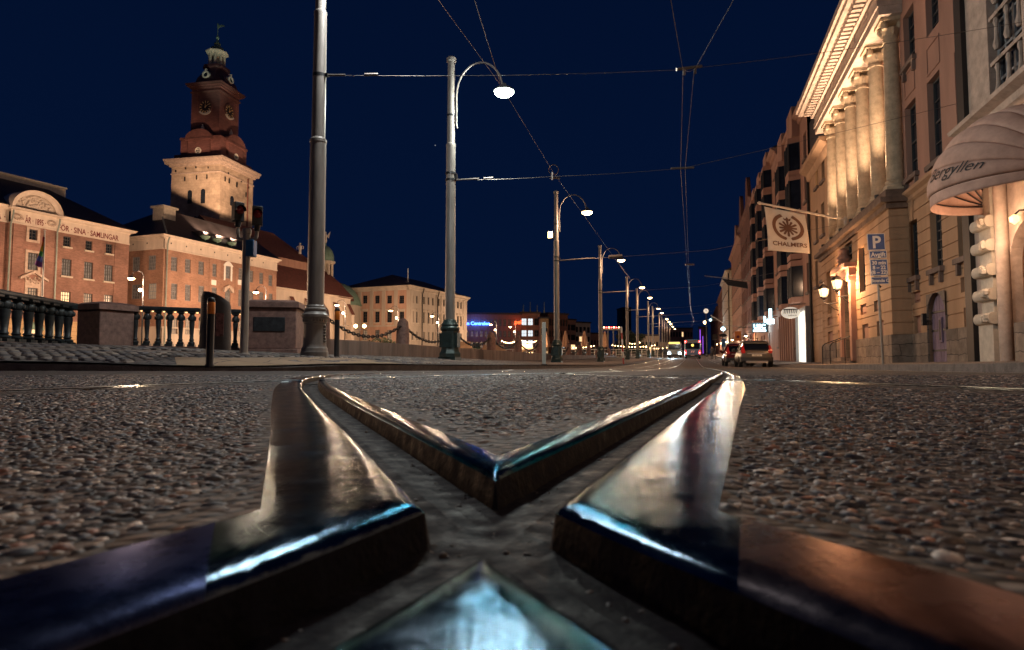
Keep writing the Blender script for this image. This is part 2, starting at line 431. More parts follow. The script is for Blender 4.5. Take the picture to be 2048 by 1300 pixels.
def hiproof(fac, u0, u1, y0, y1, z, rise, m, hip0=1.0, hip1=1.0, name='roof', flat=.0):
    mb = MB(); d = (y1-y0)/2; a = u0+d*hip0; b = u1-d*hip1; yc = (y0+y1)/2
    P = [(u0,y0,z),(u1,y0,z),(u1,y1,z),(u0,y1,z),(a,yc,z+rise),(b,yc,z+rise)]
    mb.add(P, [(0,1,5,4),(1,2,5),(2,3,4,5),(3,0,4),(3,2,1,0)])
    return fac.add(mb, name, m, smooth=False)
DG = None
def text_mesh(s, size, m, ext=.004, shear=0, align='CENTER', sx=1, spacing=1, bold=0, fit=None):
    c = bpy.data.curves.new('lettering', 'FONT'); c.body = s; c.size = size; c.extrude = ext; c.shear = shear; c.align_x = align
    c.space_character = spacing; c.offset = bold; c.resolution_u = 3
    o = bpy.data.objects.new('lettering', c); COL.objects.link(o)
    dg = bpy.context.evaluated_depsgraph_get(); dg.update()
    me = bpy.data.meshes.new_from_object(o.evaluated_get(dg)); bpy.data.objects.remove(o)
    if fit: xs_ = [v.co.x for v in me.vertices]; sx = fit/(max(xs_)-min(xs_))
    for v in me.vertices: v.co.x *= sx
    me.materials.clear(); me.materials.append(m); return me
RX90 = Matrix.Rotation(R(90), 4, 'X')
def lettering(fac, s, size, m, u, y, z, **kw):
    me = text_mesh(s, size, m, **kw)
    return obj('lettering', me, fac.p, fac.rel @ T((u, y, z)) @ RX90)
def light(name, loc, power, color=WARM, radius=.15, spot=None, target=None, blend=.5):
    l = bpy.data.lights.new(name, 'SPOT' if spot else 'POINT'); l.energy = power; l.color = color; l.shadow_soft_size = radius
    if spot: l.spot_size = R(spot); l.spot_blend = blend
    o = bpy.data.objects.new(name, l); COL.objects.link(o); o.location = loc
    if target is not None: o.rotation_euler = (Vector(target)-Vector(loc)).to_track_quat('-Z', 'Y').to_euler()
    return o
def crom(pts, step):
    """Catmull-Rom through 2-D/3-D points, resampled; step(p) gives the local spacing"""
    P = [np.array(p, float) for p in pts]; P = [2*P[0]-P[1]]+P+[2*P[-1]-P[-2]]; out = []
    for i in range(1, len(P)-2):
        p0, p1, p2, p3 = P[i-1:i+3]; L = np.linalg.norm(p2-p1); n = max(2, int(L/step((p1+p2)/2)))
        for k in range(n):
            t = k/n; out.append(.5*((2*p1)+(-p0+p2)*t+(2*p0-5*p1+4*p2-p3)*t*t+(-p0+3*p1-3*p2+p3)*t**3))
    out.append(P[-2]); return np.array(out)
# ================= GROUND, RAILS =================
G2 = .026
X0 = np.array([-.0093, .2813])
def stp(p):
    d = math.hypot(*p[:2]); return .012 if d < .8 else (.05 if d < 3 else .16)
def sp2(s, t): v = SP(s, t); return (v.x, v.y)
c1pts = [(X0[0], X0[1]), (-.1165, .5813), (-.299, 1.08), (-.552, 1.80), (-.80, 2.62), (-.94, 3.25), (-1.02, 3.9), (-1.06, 4.6), (-1.0, 5.6), (-.72, 7.2), (-.2, 9.2), (.42, 11.6)]
c1far = [(.42, 11.6), sp2(18, -3.7), sp2(24, -4.15)]+[sp2(s, -4.3) for s in (32, 45, 60, 80, 110, 150, 200)]
c2pts = [(X0[0], X0[1]), (.0999, .5813), (.2815, 1.08), (.544, 1.80), (1.13, 3.52), (1.50, 4.62), (2.13, 6.5), (2.9, 9.0)]
c2far = [sp2(10.0, .4), sp2(14, .5)]+[sp2(s, .5) for s in (20, 32, 45, 60, 80, 110, 150, 200)]
c2pts[-1] = c2far[0]
l1pts = [(X0[0], X0[1]), (.0155, .222), (.058, .1364), (.128, .0), (.215, -.15)]
l2pts = [(X0[0], X0[1]), (-.0345, .222), (-.074, .1364), (-.144, .0), (-.23, -.15)]
l3pts = [(-2.15, -1.6), (-1.08, 1.365), (-.38, 3.42), (.22, 5.2), (.93, 7.3), sp2(10.0, -1.0)]
l3far = [sp2(10.0, -1.0)]+[sp2(s, -.95) for s in (14, 20, 32, 45, 60, 80, 110, 150, 200)]
# the fourth rail keeps the gauge from the first
c1d = crom(c1pts, lambda p: .15)
def offs(P, d):
    t = np.gradient(P, axis=0); t /= np.linalg.norm(t, axis=1)[:, None]
    return P+d*np.stack([-t[:, 1], t[:, 0]], 1)
l4d = offs(c1d, -1.435)
l4pts = [(1.75, -1.1), (1.14, 1.44), (.56, 3.4)]+[tuple(p) for p in l4d[::4] if p[1] > 4.6]
CUR = [  # name, points, side of the running head, head width, lip width, last y modelled with a groove
 ('c1', crom(c1pts, stp), 1, .066, .022), ('c2', crom(c2pts, stp), -1, .066, .022),
 ('l1', crom(l1pts, stp), -1, .068, .055), ('l2', crom(l2pts, stp), 1, .068, .055),
 ('l3', crom(l3pts, lambda p: .06), 1, .055, .02), ('l4', crom(l4pts, lambda p: .06), -1, .055, .02)]
def sdist(Q, P):
    """signed distance of points Q to polyline P (left of travel positive)"""
    best = np.full(len(Q), 1e9); sg = np.ones(len(Q))
    a = P[:-1]; ab = P[1:]-a; L2 = (ab**2).sum(1)
    for i in range(len(a)):
        q = Q-a[i]; t = np.clip((q@ab[i])/L2[i], 0, 1); v = q-t[:, None]*ab[i]; d = np.hypot(v[:, 0], v[:, 1])
        m = d < best-1e-9; best[m] = d[m]; sg[m] = np.sign(ab[i, 0]*q[m, 1]-ab[i, 1]*q[m, 0])
    return best*np.where(sg == 0, 1, sg)
PV = []; PE = []
def pl(P):
    n = len(PV); PV.extend([(float(a), float(b)) for a, b in P]); PE.extend([(n+i, n+i+1) for i in range(len(P)-1)])
for nm, P, hs, hw, lw in CUR:
    fine = nm in ('c1', 'c2', 'l1', 'l2')
    for o in ((.0045, G2-.003, G2, G2+.002, G2+.005, G2+.009, G2+.014, G2+.024, G2+.036, G2+.050) if fine else (G2-.004, G2)):
        pl(offs(P, o)); pl(offs(P, -o))
    pl(offs(P, hs*(G2+hw))); pl(offs(P, -hs*(G2+lw)))
    if fine: pl(offs(P, hs*(G2+hw-.003))); pl(offs(P, hs*(G2+hw-.005)))
JL = [(-.125, .405), (.13, .385)]                       # joints of the casting
pl([(-.30, .405), (-.02, .405)]); pl([(.02, .385), (.30, .385)])
pl([(-.160, .405), (-.148, .336), (-.089, .194), (-.03, .05)]); pl([(.135, .385), (.129, .366), (.063, .185), (.02, .05)])
LAND = [(-60, -14), (70, -14), sp2(30, 60), sp2(460, 60), sp2(460, -11.7), sp2(15.5, -11.7), (-9.0, 16.9), (-11.2, 15.9), (-10.4, 11.4), (-60, 10.5)]
_L = []
for a, b in zip(LAND, LAND[1:]+LAND[:1]):
    n = max(1, int(math.hypot(b[0]-a[0], b[1]-a[1])/4)); _L += [(a[0]+(b[0]-a[0])*k/n, a[1]+(b[1]-a[1])*k/n) for k in range(n)]
pl(_L+[_L[0]])
def pin(Q, poly):
    r = np.zeros(len(Q), bool); n = len(poly)
    for i in range(n):
        x0, y0 = poly[i]; x1, y1 = poly[(i+1) % n]
        if y0 == y1: continue
        c = ((y0 > Q[:, 1]) != (y1 > Q[:, 1])) & (Q[:, 0] < (x1-x0)*(Q[:, 1]-y0)/(y1-y0)+x0); r ^= c
    return r
gp = []
for st_, (a, b, c, d) in ((.03, (-.5, .5, -.1, 1)), (.12, (-3, 3, -1, 4)), (.6, (-9, 9, -6, 12))):
    xs, ys = np.meshgrid(np.arange(a, b, st_), np.arange(c, d, st_)); q = np.stack([xs.ravel(), ys.ravel()], 1); gp.append(q+rng.uniform(-.2, .2, q.shape)*st_)
ss, tt = np.meshgrid(np.concatenate([np.arange(-8, 60, 2.5), np.arange(60, 460, 6)]), np.arange(-11, 60, 3.5))
gp.append(np.stack([ss.ravel()*SA+tt.ravel()*CA, ss.ravel()*CA-tt.ravel()*SA], 1))
gp = np.concatenate(gp); gp = gp[pin(gp, LAND)]
for q in gp: PV.append((float(q[0]), float(q[1])))
V2, _, FC, *_ = delaunay_2d_cdt([Vector(p) for p in PV], PE, [], 0, 1e-6)
V2 = np.array([(v.x, v.y) for v in V2]); FC = np.array([f for f in FC]); CE = V2[FC].mean(1)
k = pin(CE, LAND); FC = FC[k]; CE = CE[k]
def near(Q): return (np.abs(Q[:, 0]) < 4) & (Q[:, 1] < 13)
def alld(Q):
    D = np.full((len(CUR), len(Q)), 9.); m = np.where((np.abs(Q[:, 0]) < 4.5) & (Q[:, 1] < 13) & (Q[:, 1] > -2))[0]
    for i, c in enumerate(CUR): D[i, m] = sdist(Q[m], c[1])
    return D
DV = alld(V2); DC = alld(CE)
sv = V2[:, 0]*SA+V2[:, 1]*CA
Z = zr(sv)
ad = np.abs(DV[:4]).min(0); ad2 = np.abs(DV[4:]).min(0)
prof = np.interp(ad, [0, .0045, .006, G2-.003, G2, G2+.002, G2+.005, G2+.009, G2+.014, G2+.024, G2+.036, G2+.050, G2+.066, G2+.075, 9], [-.0185, -.0185, -.0195, -.019, -.0046, -.0026, -.0013, -.0005, 0, 0, 0, -.0002, -.0006, -.001, 0])
prof2 = np.interp(ad2, [0, G2-.004, G2, 9], [-.03, -.028, 0, 0])
raise_ = np.zeros(len(Z))
for i, (nm, P, hs, hw, lw) in enumerate(CUR):
    d_ = DV[i]*hs; raise_ = np.maximum(raise_, np.where(((d_ > G2-.0005) & (d_ < G2+hw+.0005)) | ((d_ < .0005-G2) & (d_ > -G2-lw-.0005)), .001 if i < 4 else .004, 0))
Z = Z+np.minimum(prof, prof2)+raise_
steel = np.zeros(len(CE), bool); own = np.abs(DC).argmin(0)
for i, (nm, P, hs, hw, lw) in enumerate(CUR):
    d = DC[i]*hs; steel |= (d > -(G2+lw)) & (d < G2+hw) & (np.abs(DC[i]) < 1)
groove = np.abs(DC).min(0) < G2
lo = np.interp(CE[:, 1], [.05, .194, .336, .405], [-.03, -.089, -.148, -.160]); hi = np.interp(CE[:, 1], [.05, .185, .366, .385], [.02, .063, .129, .135])
cast = (CE[:, 1] < np.where(CE[:, 0] < 0, .405, .385)) & (CE[:, 0] > lo) & (CE[:, 0] < hi)
wedge = (CE[:, 1] < .24) & (DC[2] > G2) & (DC[3] < -G2) & (CE[:, 1] > -.1)
steel |= wedge; cast |= wedge
cast |= groove & (CE[:, 1] < .40) & ((own == 2) | (own == 3)) & (CE[:, 1] > .16)
def submesh(name, sel, mats, parent=None, smooth=True, ang=50, zoff=0):
    f = FC[sel]; u, inv = np.unique(f, return_inverse=True); f = inv.reshape(f.shape)
    me = bpy.data.meshes.new(name)
    me.from_pydata([(V2[i, 0], V2[i, 1], Z[i]+zoff) for i in u], [], f.tolist()); me.materials.append(mats)
    me.polygons.foreach_set('use_smooth', [smooth]*len(f)); me.update()
    if smooth: me.set_sharp_from_angle(angle=R(ang))
    return obj(name, me, parent)

def steelmat(name, rgb, rough, rv, bump=.05, scratch=1.0, tint=(.42, .60, .68)):
    m = bpy.data.materials.new(name); m.use_nodes = True; nt = m.node_tree; L = nt.links; p = nt.nodes['Principled BSDF']
    p.inputs['Metallic'].default_value = 1; p.inputs['Specular Tint'].default_value = (*tint, 1)
    tc = nd(nt, 'ShaderNodeTexCoord')
    n1 = nd(nt, 'ShaderNodeTexNoise'); n1.inputs['Scale'].default_value = 26; n1.inputs['Detail'].default_value = 9; n1.inputs['Roughness'].default_value = .7; L.new(tc.outputs['Object'], n1.inputs['Vector'])
    mp = nd(nt, 'ShaderNodeMapping'); mp.inputs['Scale'].default_value = (500, 16, 1); L.new(tc.outputs['Object'], mp.inputs[0])
    n2 = nd(nt, 'ShaderNodeTexNoise'); n2.inputs['Scale'].default_value = 1; n2.inputs['Detail'].default_value = 5; L.new(mp.outputs[0], n2.inputs['Vector'])
    mr = nd(nt, 'ShaderNodeMapRange'); mr.inputs[1].default_value = .35; mr.inputs[2].default_value = .68; mr.inputs[3].default_value = max(.04, rough-rv); mr.inputs[4].default_value = rough+rv
    L.new(n1.outputs['Fac'], mr.inputs[0]); L.new(mr.outputs[0], p.inputs['Roughness'])
    cr = nd(nt, 'ShaderNodeValToRGB'); e = cr.color_ramp.elements; e[0].position = .3; e[1].position = .7
    e[0].color = (*[c*.5 for c in rgb], 1); e[1].color = (*[min(1, c*1.3) for c in rgb], 1); L.new(n1.outputs['Fac'], cr.inputs[0]); L.new(cr.outputs[0], p.inputs['Base Color'])
    mx = nd(nt, 'ShaderNodeMath', operation='MULTIPLY_ADD'); mx.inputs[1].default_value = .25*scratch; L.new(n2.outputs['Fac'], mx.inputs[0]); L.new(n1.outputs['Fac'], mx.inputs[2])
    b = nd(nt, 'ShaderNodeBump'); b.inputs['Strength'].default_value = bump; b.inputs['Distance'].default_value = .004; L.new(mx.outputs[0], b.inputs['Height']); L.new(b.outputs[0], p.inputs['Normal'])
    return m
X['steel'] = steelmat('worn polished steel', (.135, .17, .205), .135, .075, .14, tint=(.25, .315, .365))
X['steelb'] = steelmat('worn rail steel', (.11, .155, .21), .15, .08, .14, tint=(.19, .30, .40))
X['steel2'] = steelmat('dull rail steel', (.09, .10, .15), .29, .07, .10, tint=(.20, .22, .32))  # lower left arm: dark sky reflection put into the tint
X['steelr'] = steelmat('dull rail steel, brownish', (.15, .13, .14), .27, .07, .10, tint=(.46, .39, .38))  # lower right arm, same steel: warm facade reflection put into the tint
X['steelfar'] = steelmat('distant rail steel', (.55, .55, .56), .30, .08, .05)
X['grime'] = mat('greasy groove grime', (.011, .012, .018), .7, metal=0, spec=.08, var=.75, vs=60, bump=.6, bs=300, rvar=.25, detail=10, bd=.0012)

def asphalt():
    m = bpy.data.materials.new('exposed aggregate asphalt'); m.use_nodes = True; nt = m.node_tree; L = nt.links; p = nt.nodes['Principled BSDF']
    tc = nd(nt, 'ShaderNodeTexCoord')
    vo = nd(nt, 'ShaderNodeTexVoronoi'); vo.inputs['Scale'].default_value = 95; L.new(tc.outputs['Object'], vo.inputs['Vector'])
    hs = nd(nt, 'ShaderNodeSeparateColor'); L.new(vo.outputs['Color'], hs.inputs[0])
    cr = nd(nt, 'ShaderNodeValToRGB'); cr.color_ramp.interpolation = 'CONSTANT'; e = cr.color_ramp.elements
    cols = [(.05,.045,.045), (.10,.085,.075), (.16,.13,.11), (.08,.075,.08), (.20,.15,.12), (.13,.085,.07), (.27,.23,.20)]
    e[0].color = (*cols[0], 1); e[1].position = .16; e[1].color = (*cols[1], 1)
    for i, c in enumerate(cols[2:]): q = e.new(.3+.14*i); q.color = (*c, 1)
    L.new(hs.outputs[0], cr.inputs[0])
    dk = nd(nt, 'ShaderNodeMapRange'); dk.inputs[1].default_value = .35; dk.inputs[2].default_value = .75; dk.inputs[3].default_value = 1; dk.inputs[4].default_value = .2
    L.new(vo.outputs['Distance'], dk.inputs[0])
    no = nd(nt, 'ShaderNodeTexNoise'); no.inputs['Scale'].default_value = .8; no.inputs['Detail'].default_value = 8; L.new(tc.outputs['Object'], no.inputs['Vector'])
    mr = nd(nt, 'ShaderNodeMapRange'); mr.inputs[1].default_value = .3; mr.inputs[2].default_value = .7; mr.inputs[3].default_value = .55; mr.inputs[4].default_value = 1.05; L.new(no.outputs['Fac'], mr.inputs[0])
    mm = nd(nt, 'ShaderNodeMath', operation='MULTIPLY'); L.new(dk.outputs[0], mm.inputs[0]); L.new(mr.outputs[0], mm.inputs[1])
    mx = nd(nt, 'ShaderNodeMix', data_type='RGBA', blend_type='MULTIPLY'); mx.inputs['Factor'].default_value = 1
    L.new(cr.outputs[0], mx.inputs['A']); L.new(mm.outputs[0], mx.inputs['B']); L.new(mx.outputs['Result'], p.inputs['Base Color'])
    p.inputs['Roughness'].default_value = .7; p.inputs['Specular IOR Level'].default_value = .3
    b = nd(nt, 'ShaderNodeBump'); b.inputs['Strength'].default_value = .8; b.inputs['Distance'].default_value = .006; b.invert = True
    L.new(vo.outputs['Distance'], b.inputs['Height']); L.new(b.outputs[0], p.inputs['Normal'])
    return m
X['asphalt'] = asphalt()
tag(submesh('road', ~steel & ~groove, X['asphalt']), kind='structure')
# the casting in the foreground, then each rail
cr_ = submesh('rail_crossing', steel & cast & ~groove, X['steel']); tag(cr_, 'worn shiny steel casting where two tram rails cross, nearest the camera', 'rail crossing')
worn = np.abs(DC[:4]).min(0) < .0046
X['wornfloor'] = mat('worn flange track', (.010, .013, .019), .66, metal=0, spec=.09, var=.8, vs=60, bump=.6, bs=300, rvar=.2, detail=10, bd=.0012)
submesh('groove_floor', groove & cast & ~worn, X['grime'], cr_); submesh('flange_track', groove & cast & worn, X['wornfloor'], cr_)
LBL = {'c1': 'steel tram rail sweeping up the left edge of the diamond and bending right', 'c2': 'steel tram rail up the right edge of the diamond towards the bus',
       'l1': 'dull broad rail running out of the lower right corner of the picture', 'l2': 'dull broad rail running out of the lower left corner of the picture',
       'l3': 'thin tram rail crossing the road from the left edge behind the diamond', 'l4': 'thin tram rail crossing the road from the right edge behind the diamond'}
RAIL = {}
for i, c in enumerate(CUR):
    s_ = steel & ~cast & ~groove & (own == i)
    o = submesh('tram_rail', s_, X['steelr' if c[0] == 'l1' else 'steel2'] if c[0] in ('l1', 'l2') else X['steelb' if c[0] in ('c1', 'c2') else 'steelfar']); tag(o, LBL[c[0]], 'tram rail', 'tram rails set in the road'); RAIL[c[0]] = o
    w_ = worn if i < 4 else worn & False
    submesh('groove_floor', groove & ~cast & (own == i) & ~w_, X['grime'], o)
    if i < 4: submesh('flange_track', groove & ~cast & (own == i) & w_, X['wornfloor'], o)
def ribbon(P, w, z, m, name, parent=None, off=0):
    P = np.array(P); a = offs(P, w/2+off); b = offs(P, -w/2+off); mb = MB()
    vs = []
    for q in (a, b):
        for p in q: vs.append((p[0], p[1], float(zr(p[0]*SA+p[1]*CA))+z))
    n = len(P); mb.add(vs, [(n+i, n+i+1, i+1, i) for i in range(n-1)])
    return mb.build(name, m, parent, smooth=False)
for nm, far in (('c1', c1far), ('c2', c2far), ('l3', l3far)):
    P = crom(far, lambda p: 1.2); hs = 1 if nm in ('c1', 'l3') else -1
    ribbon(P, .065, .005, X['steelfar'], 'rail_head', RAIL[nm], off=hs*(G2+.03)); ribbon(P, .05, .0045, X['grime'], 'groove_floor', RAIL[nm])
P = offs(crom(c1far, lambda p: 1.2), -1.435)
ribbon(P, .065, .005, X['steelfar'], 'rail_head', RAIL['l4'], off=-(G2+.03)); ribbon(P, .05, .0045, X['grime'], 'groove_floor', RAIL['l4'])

# pebbles standing out of the near asphalt
def pebbles():
    xs = []; y = .11
    pts = []
    while y < 3.6:
        sp = .0060+.0020*y; w = 1.0*y+.28
        x = np.arange(-w, w, sp); pts.append(np.stack([x+rng.uniform(-.42, .42, len(x))*sp, np.full(len(x), y)+rng.uniform(-.42, .42, len(x))*sp, np.full(len(x), sp)], 1)); y += sp*.9
    Q = np.concatenate(pts); D = np.stack([sdist(Q[:, :2], c[1][::(3 if i < 2 else 1)]) for i, c in enumerate(CUR)])
    ok = np.ones(len(Q), bool)
    for i, (nm, P, hs, hw, lw) in enumerate(CUR):
        d = D[i]*hs; mg = Q[:, 2]*(.42 if i < 2 else .75 if i < 4 else 1.1)
        ok &= ~((d > -(G2+lw)-mg) & (d < G2+hw+mg))
    ok &= ~((Q[:, 1] < .27) & (D[2] > 0) & (D[3] < 0)); ok &= rng.random(len(Q)) < .93
    Q = Q[ok]; n = len(Q)
    r = Q[:, 2]*np.clip(rng.lognormal(-.83, .33, n), .16, .95); h = r*rng.uniform(.14, .46, n)*np.clip(1.15-.28*Q[:, 1], .3, 1); el = rng.uniform(.8, 1.45, n); an = rng.uniform(0, np.pi, n)
    # dome template: base ring, mid ring, top
    tv = [(math.cos(a), math.sin(a), -.5) for a in np.arange(6)*np.pi/3]+[(.74*math.cos(a+.3), .74*math.sin(a+.3), .62) for a in np.arange(6)*np.pi/3]+[(0, 0, 1)]
    tv = np.array(tv); tf = []
    for i in range(6):
        j = (i+1) % 6; tf += [(i, j, 6+j), (i, 6+j, 6+i), (6+i, 6+j, 12)]
    tf = np.array(tf)
    J = 1+rng.uniform(-.18, .18, (n, 13, 3)); t = tv[None]*J
    x = t[:, :, 0]*r[:, None]*el[:, None]; y = t[:, :, 1]*r[:, None]/np.sqrt(el)[:, None]; z = t[:, :, 2]*h[:, None]-.0012+x*rng.normal(0, .10, n)[:, None]+y*rng.normal(0, .10, n)[:, None]
    c, s = np.cos(an)[:, None], np.sin(an)[:, None]
    VV = np.stack([x*c-y*s+Q[:, :1], x*s+y*c+Q[:, 1:2], z], 2).reshape(-1, 3)
    FF = (tf[None]+13*np.arange(n)[:, None, None]).reshape(-1, 3)
    me = bpy.data.meshes.new('road_aggregate'); me.vertices.add(len(VV)); me.vertices.foreach_set('co', VV.ravel().astype(np.float32))
    me.loops.add(FF.size); me.loops.foreach_set('vertex_index', FF.ravel().astype(np.int32)); me.polygons.add(len(FF))
    me.polygons.foreach_set('loop_start', np.arange(0, FF.size, 3, dtype=np.int32)); me.polygons.foreach_set('use_smooth', np.ones(len(FF), bool)); me.update(calc_edges=True)
    pal = np.array([(.035,.040,.058), (.085,.085,.092), (.21,.19,.175), (.06,.068,.09), (.32,.27,.225), (.20,.11,.085), (.62,.57,.50), (.15,.14,.135), (.36,.19,.13), (.022,.024,.032)])
    pc = pal[rng.choice(len(pal), n, p=[.19,.16,.12,.16,.08,.06,.07,.08,.04,.04])]*rng.uniform(.6, 1.7, (n, 1))
    ca = me.color_attributes.new('Col', 'FLOAT_COLOR', 'POINT')
    ca.data.foreach_set('color', np.concatenate([np.repeat(pc, 13, 0), np.ones((13*n, 1))], 1).ravel().astype(np.float32))
    m = bpy.data.materials.new('pebble aggregate'); m.use_nodes = True; nt = m.node_tree; p = nt.nodes['Principled BSDF']
    a = nd(nt, 'ShaderNodeVertexColor'); a.layer_name = 'Col'
    no = nd(nt, 'ShaderNodeTexNoise'); no.inputs['Scale'].default_value = 420; no.inputs['Detail'].default_value = 3
    tc = nd(nt, 'ShaderNodeTexCoord'); nt.links.new(tc.outputs['Object'], no.inputs['Vector'])
    mr = nd(nt, 'ShaderNodeMapRange'); mr.inputs[1].default_value = .3; mr.inputs[2].default_value = .7; mr.inputs[3].default_value = .55; mr.inputs[4].default_value = 1.25; nt.links.new(no.outputs['Fac'], mr.inputs[0])
    mx = nd(nt, 'ShaderNodeMix', data_type='RGBA', blend_type='MULTIPLY'); mx.inputs['Factor'].default_value = 1
    nt.links.new(a.outputs[0], mx.inputs['A']); nt.links.new(mr.outputs[0], mx.inputs['B']); nt.links.new(mx.outputs['Result'], p.inputs['Base Color'])
    p.inputs['Roughness'].default_value = .55; p.inputs['Specular IOR Level'].default_value = .3
    me.materials.append(m)
    tag(obj('road_aggregate', me), kind='stuff')
    return n
NPEB = pebbles()
def scatter(name, Q, rad, hgt, pal, zz, m=None, rot=None, el=None, drop=.35, box=False):
    """small rounded stones: Q (n,2), each its own size, height and colour, one mesh"""
    n = len(Q)
    if box: # rounded rectangular setts
        b8 = [(-1,-.8),(-.8,-1),(.8,-1),(1,-.8),(1,.8),(.8,1),(-.8,1),(-1,.8)]
        tv = np.array([(x, y, -drop) for x, y in b8]+[(x*.93, y*.93, .55) for x, y in b8]+[(x*.62, y*.62, .95) for x, y in b8]+[(0, 0, 1.0)]); k = 8
    else:
        b6 = [(math.cos(a), math.sin(a)) for a in np.arange(6)*np.pi/3]
        tv = np.array([(x, y, -drop) for x, y in b6]+[(x*.86, y*.86, .5) for x, y in b6]+[(x*.45, y*.45, .92) for x, y in b6]+[(0, 0, 1.0)]); k = 6
    tf = []
    for r in (0, k):
        for i in range(k): j = (i+1) % k; tf += [(r+i, r+j, r+k+j), (r+i, r+k+j, r+k+i)]
    tf += [(2*k+i, 2*k+(i+1) % k, 3*k) for i in range(k)]; tf = np.array(tf); nv = len(tv)
    t = tv[None]*(1+rng.uniform(-.10, .10, (n, nv, 3))); el = np.ones(n) if el is None else el
    x = t[:, :, 0]*(rad*el)[:, None]; y = t[:, :, 1]*(rad/el)[:, None]; z = t[:, :, 2]*hgt[:, None]+x*rng.normal(0, .04, n)[:, None]+zz[:, None]
    an = rng.uniform(0, np.pi, n) if rot is None else rot; c, s = np.cos(an)[:, None], np.sin(an)[:, None]
    VV = np.stack([x*c-y*s+Q[:, :1], x*s+y*c+Q[:, 1:2], z], 2).reshape(-1, 3); FF = (tf[None]+nv*np.arange(n)[:, None, None]).reshape(-1, 3)
    me = bpy.data.meshes.new(name); me.from_pydata(VV.tolist(), [], FF.tolist()); me.polygons.foreach_set('use_smooth', [True]*len(FF)); me.update()
    pc = np.array(pal)[rng.integers(len(pal), size=n)]*rng.uniform(.65, 1.4, (n, 1)); ca = me.color_attributes.new('Col', 'FLOAT_COLOR', 'POINT')
    ca.data.foreach_set('color', np.concatenate([np.repeat(pc, nv, 0), np.ones((nv*n, 1))], 1).ravel().astype(np.float32))
    me.materials.append(m or bpy.data.materials['pebble aggregate']); return tag(obj(name, me), kind='stuff')
# grit and little stones lying in the grooves
g_ = []
for i, c in enumerate(CUR[:4]):
    P = c[1][(c[1][:, 1] < 1.6) & (c[1][:, 1] > .1)]; ix = rng.integers(len(P), size=150); dd_ = offs(c[1], 0)[:0]
    t_ = np.gradient(P, axis=0); t_ /= np.linalg.norm(t_, axis=1)[:, None]; nn = np.stack([-t_[:, 1], t_[:, 0]], 1)
    o = rng.normal(0, 1, 150); o = np.sign(o)*np.clip(.013+.004*rng.normal(size=150), .003, .022); g_.append(P[ix]+nn[ix]*o[:, None]+rng.uniform(-.006, .006, (150, 2)))
g_ = np.concatenate(g_); dmin = np.min([np.abs(sdist(g_, c[1])) for c in CUR[:4]], axis=0); g_ = g_[dmin < G2-.004]
n_ = len(g_); rr = np.clip(rng.lognormal(-6.9, .4, n_), .0004, .0024); scatter('groove_grit', g_, rr, rr*rng.uniform(.5, 1.1, n_), [(.035,.032,.04), (.02,.02,.03), (.06,.05,.05), (.10,.08,.07), (.03,.027,.03)], np.full(n_, -.0195), el=rng.uniform(.8, 1.4, n_))

# kerbs and pavements
KL = [(-60, 7.6), (-14, 7.9), (-6.4, 8.1), (-4.4, 8.55), (-3.3, 9.4), (-2.35, 11.0), sp2(13.3, -5.05), sp2(17, -5.0), sp2(30, -5.0), sp2(60, -5.0), sp2(120, -5.0), sp2(250, -5.0), sp2(450, -5.0)]
KL = crom(KL, lambda p: .5 if p[1] < 40 else 4)
def kh(x, y):
    d = np.hypot(x+3.9, y-8.9); return .09-.062*np.exp(-(d/1.5)**2)
def zleft(x, y):
    Q = np.stack([np.atleast_1d(x), np.atleast_1d(y)], 1); d = np.abs(sdist(Q, KL)); s, t = st(Q[:, 0], Q[:, 1])
    return zr(s)+kh(Q[:, 0], Q[:, 1])+.33*(1-np.exp(-d/2.2))+.13*np.clip((-5-Q[:, 0])/4.5, 0, 1)*np.clip(d/3.5, 0, 1)
def zL(x, y): return float(zleft(x, y)[0])
def zLst(s, t): v = SP(s, t); return zL(v.x, v.y)
def zRt(s, t): return float(zr(s))+.13+.035*(t-4.5)
def kerb(P, side, hfun, name):
    mb = MB(); a = offs(P, 0); b = offs(P, side*.28); n = len(P); vs = []
    for q, dz in ((a, -.06), (a, None), (b, None)):
        for p in q:
            z = float(zr(p[0]*SA+p[1]*CA)); vs.append((p[0], p[1], z+dz if dz is not None else z+hfun(*p)))
    mb.add(vs, [(j*n+i, j*n+i+1, (j+1)*n+i+1, (j+1)*n+i) for j in (0, 1) for i in range(n-1)])
    o = mb.build(name, X['kerb'], ang=30, bevel=.0); return tag(o, kind='structure')
kerb(KL, 1, lambda x, y: float(kh(x, y))+.012, 'kerb')
KR = crom([sp2(s, 4.5) for s in (-25, -10, 0, 10, 20, 30, 50, 80, 120, 200, 320, 450)], lambda p: 1.5)
kerb(KR, -1, lambda x, y: .142, 'kerb')
def subdiv(poly):
    out = []
    for a, b in zip(poly, poly[1:]+poly[:1]):
        L_ = math.hypot(b[0]-a[0], b[1]-a[1]); n = max(1, int(L_/3))
        out += [(a[0]+(b[0]-a[0])*k/n, a[1]+(b[1]-a[1])*k/n) for k in range(n)]
    return out
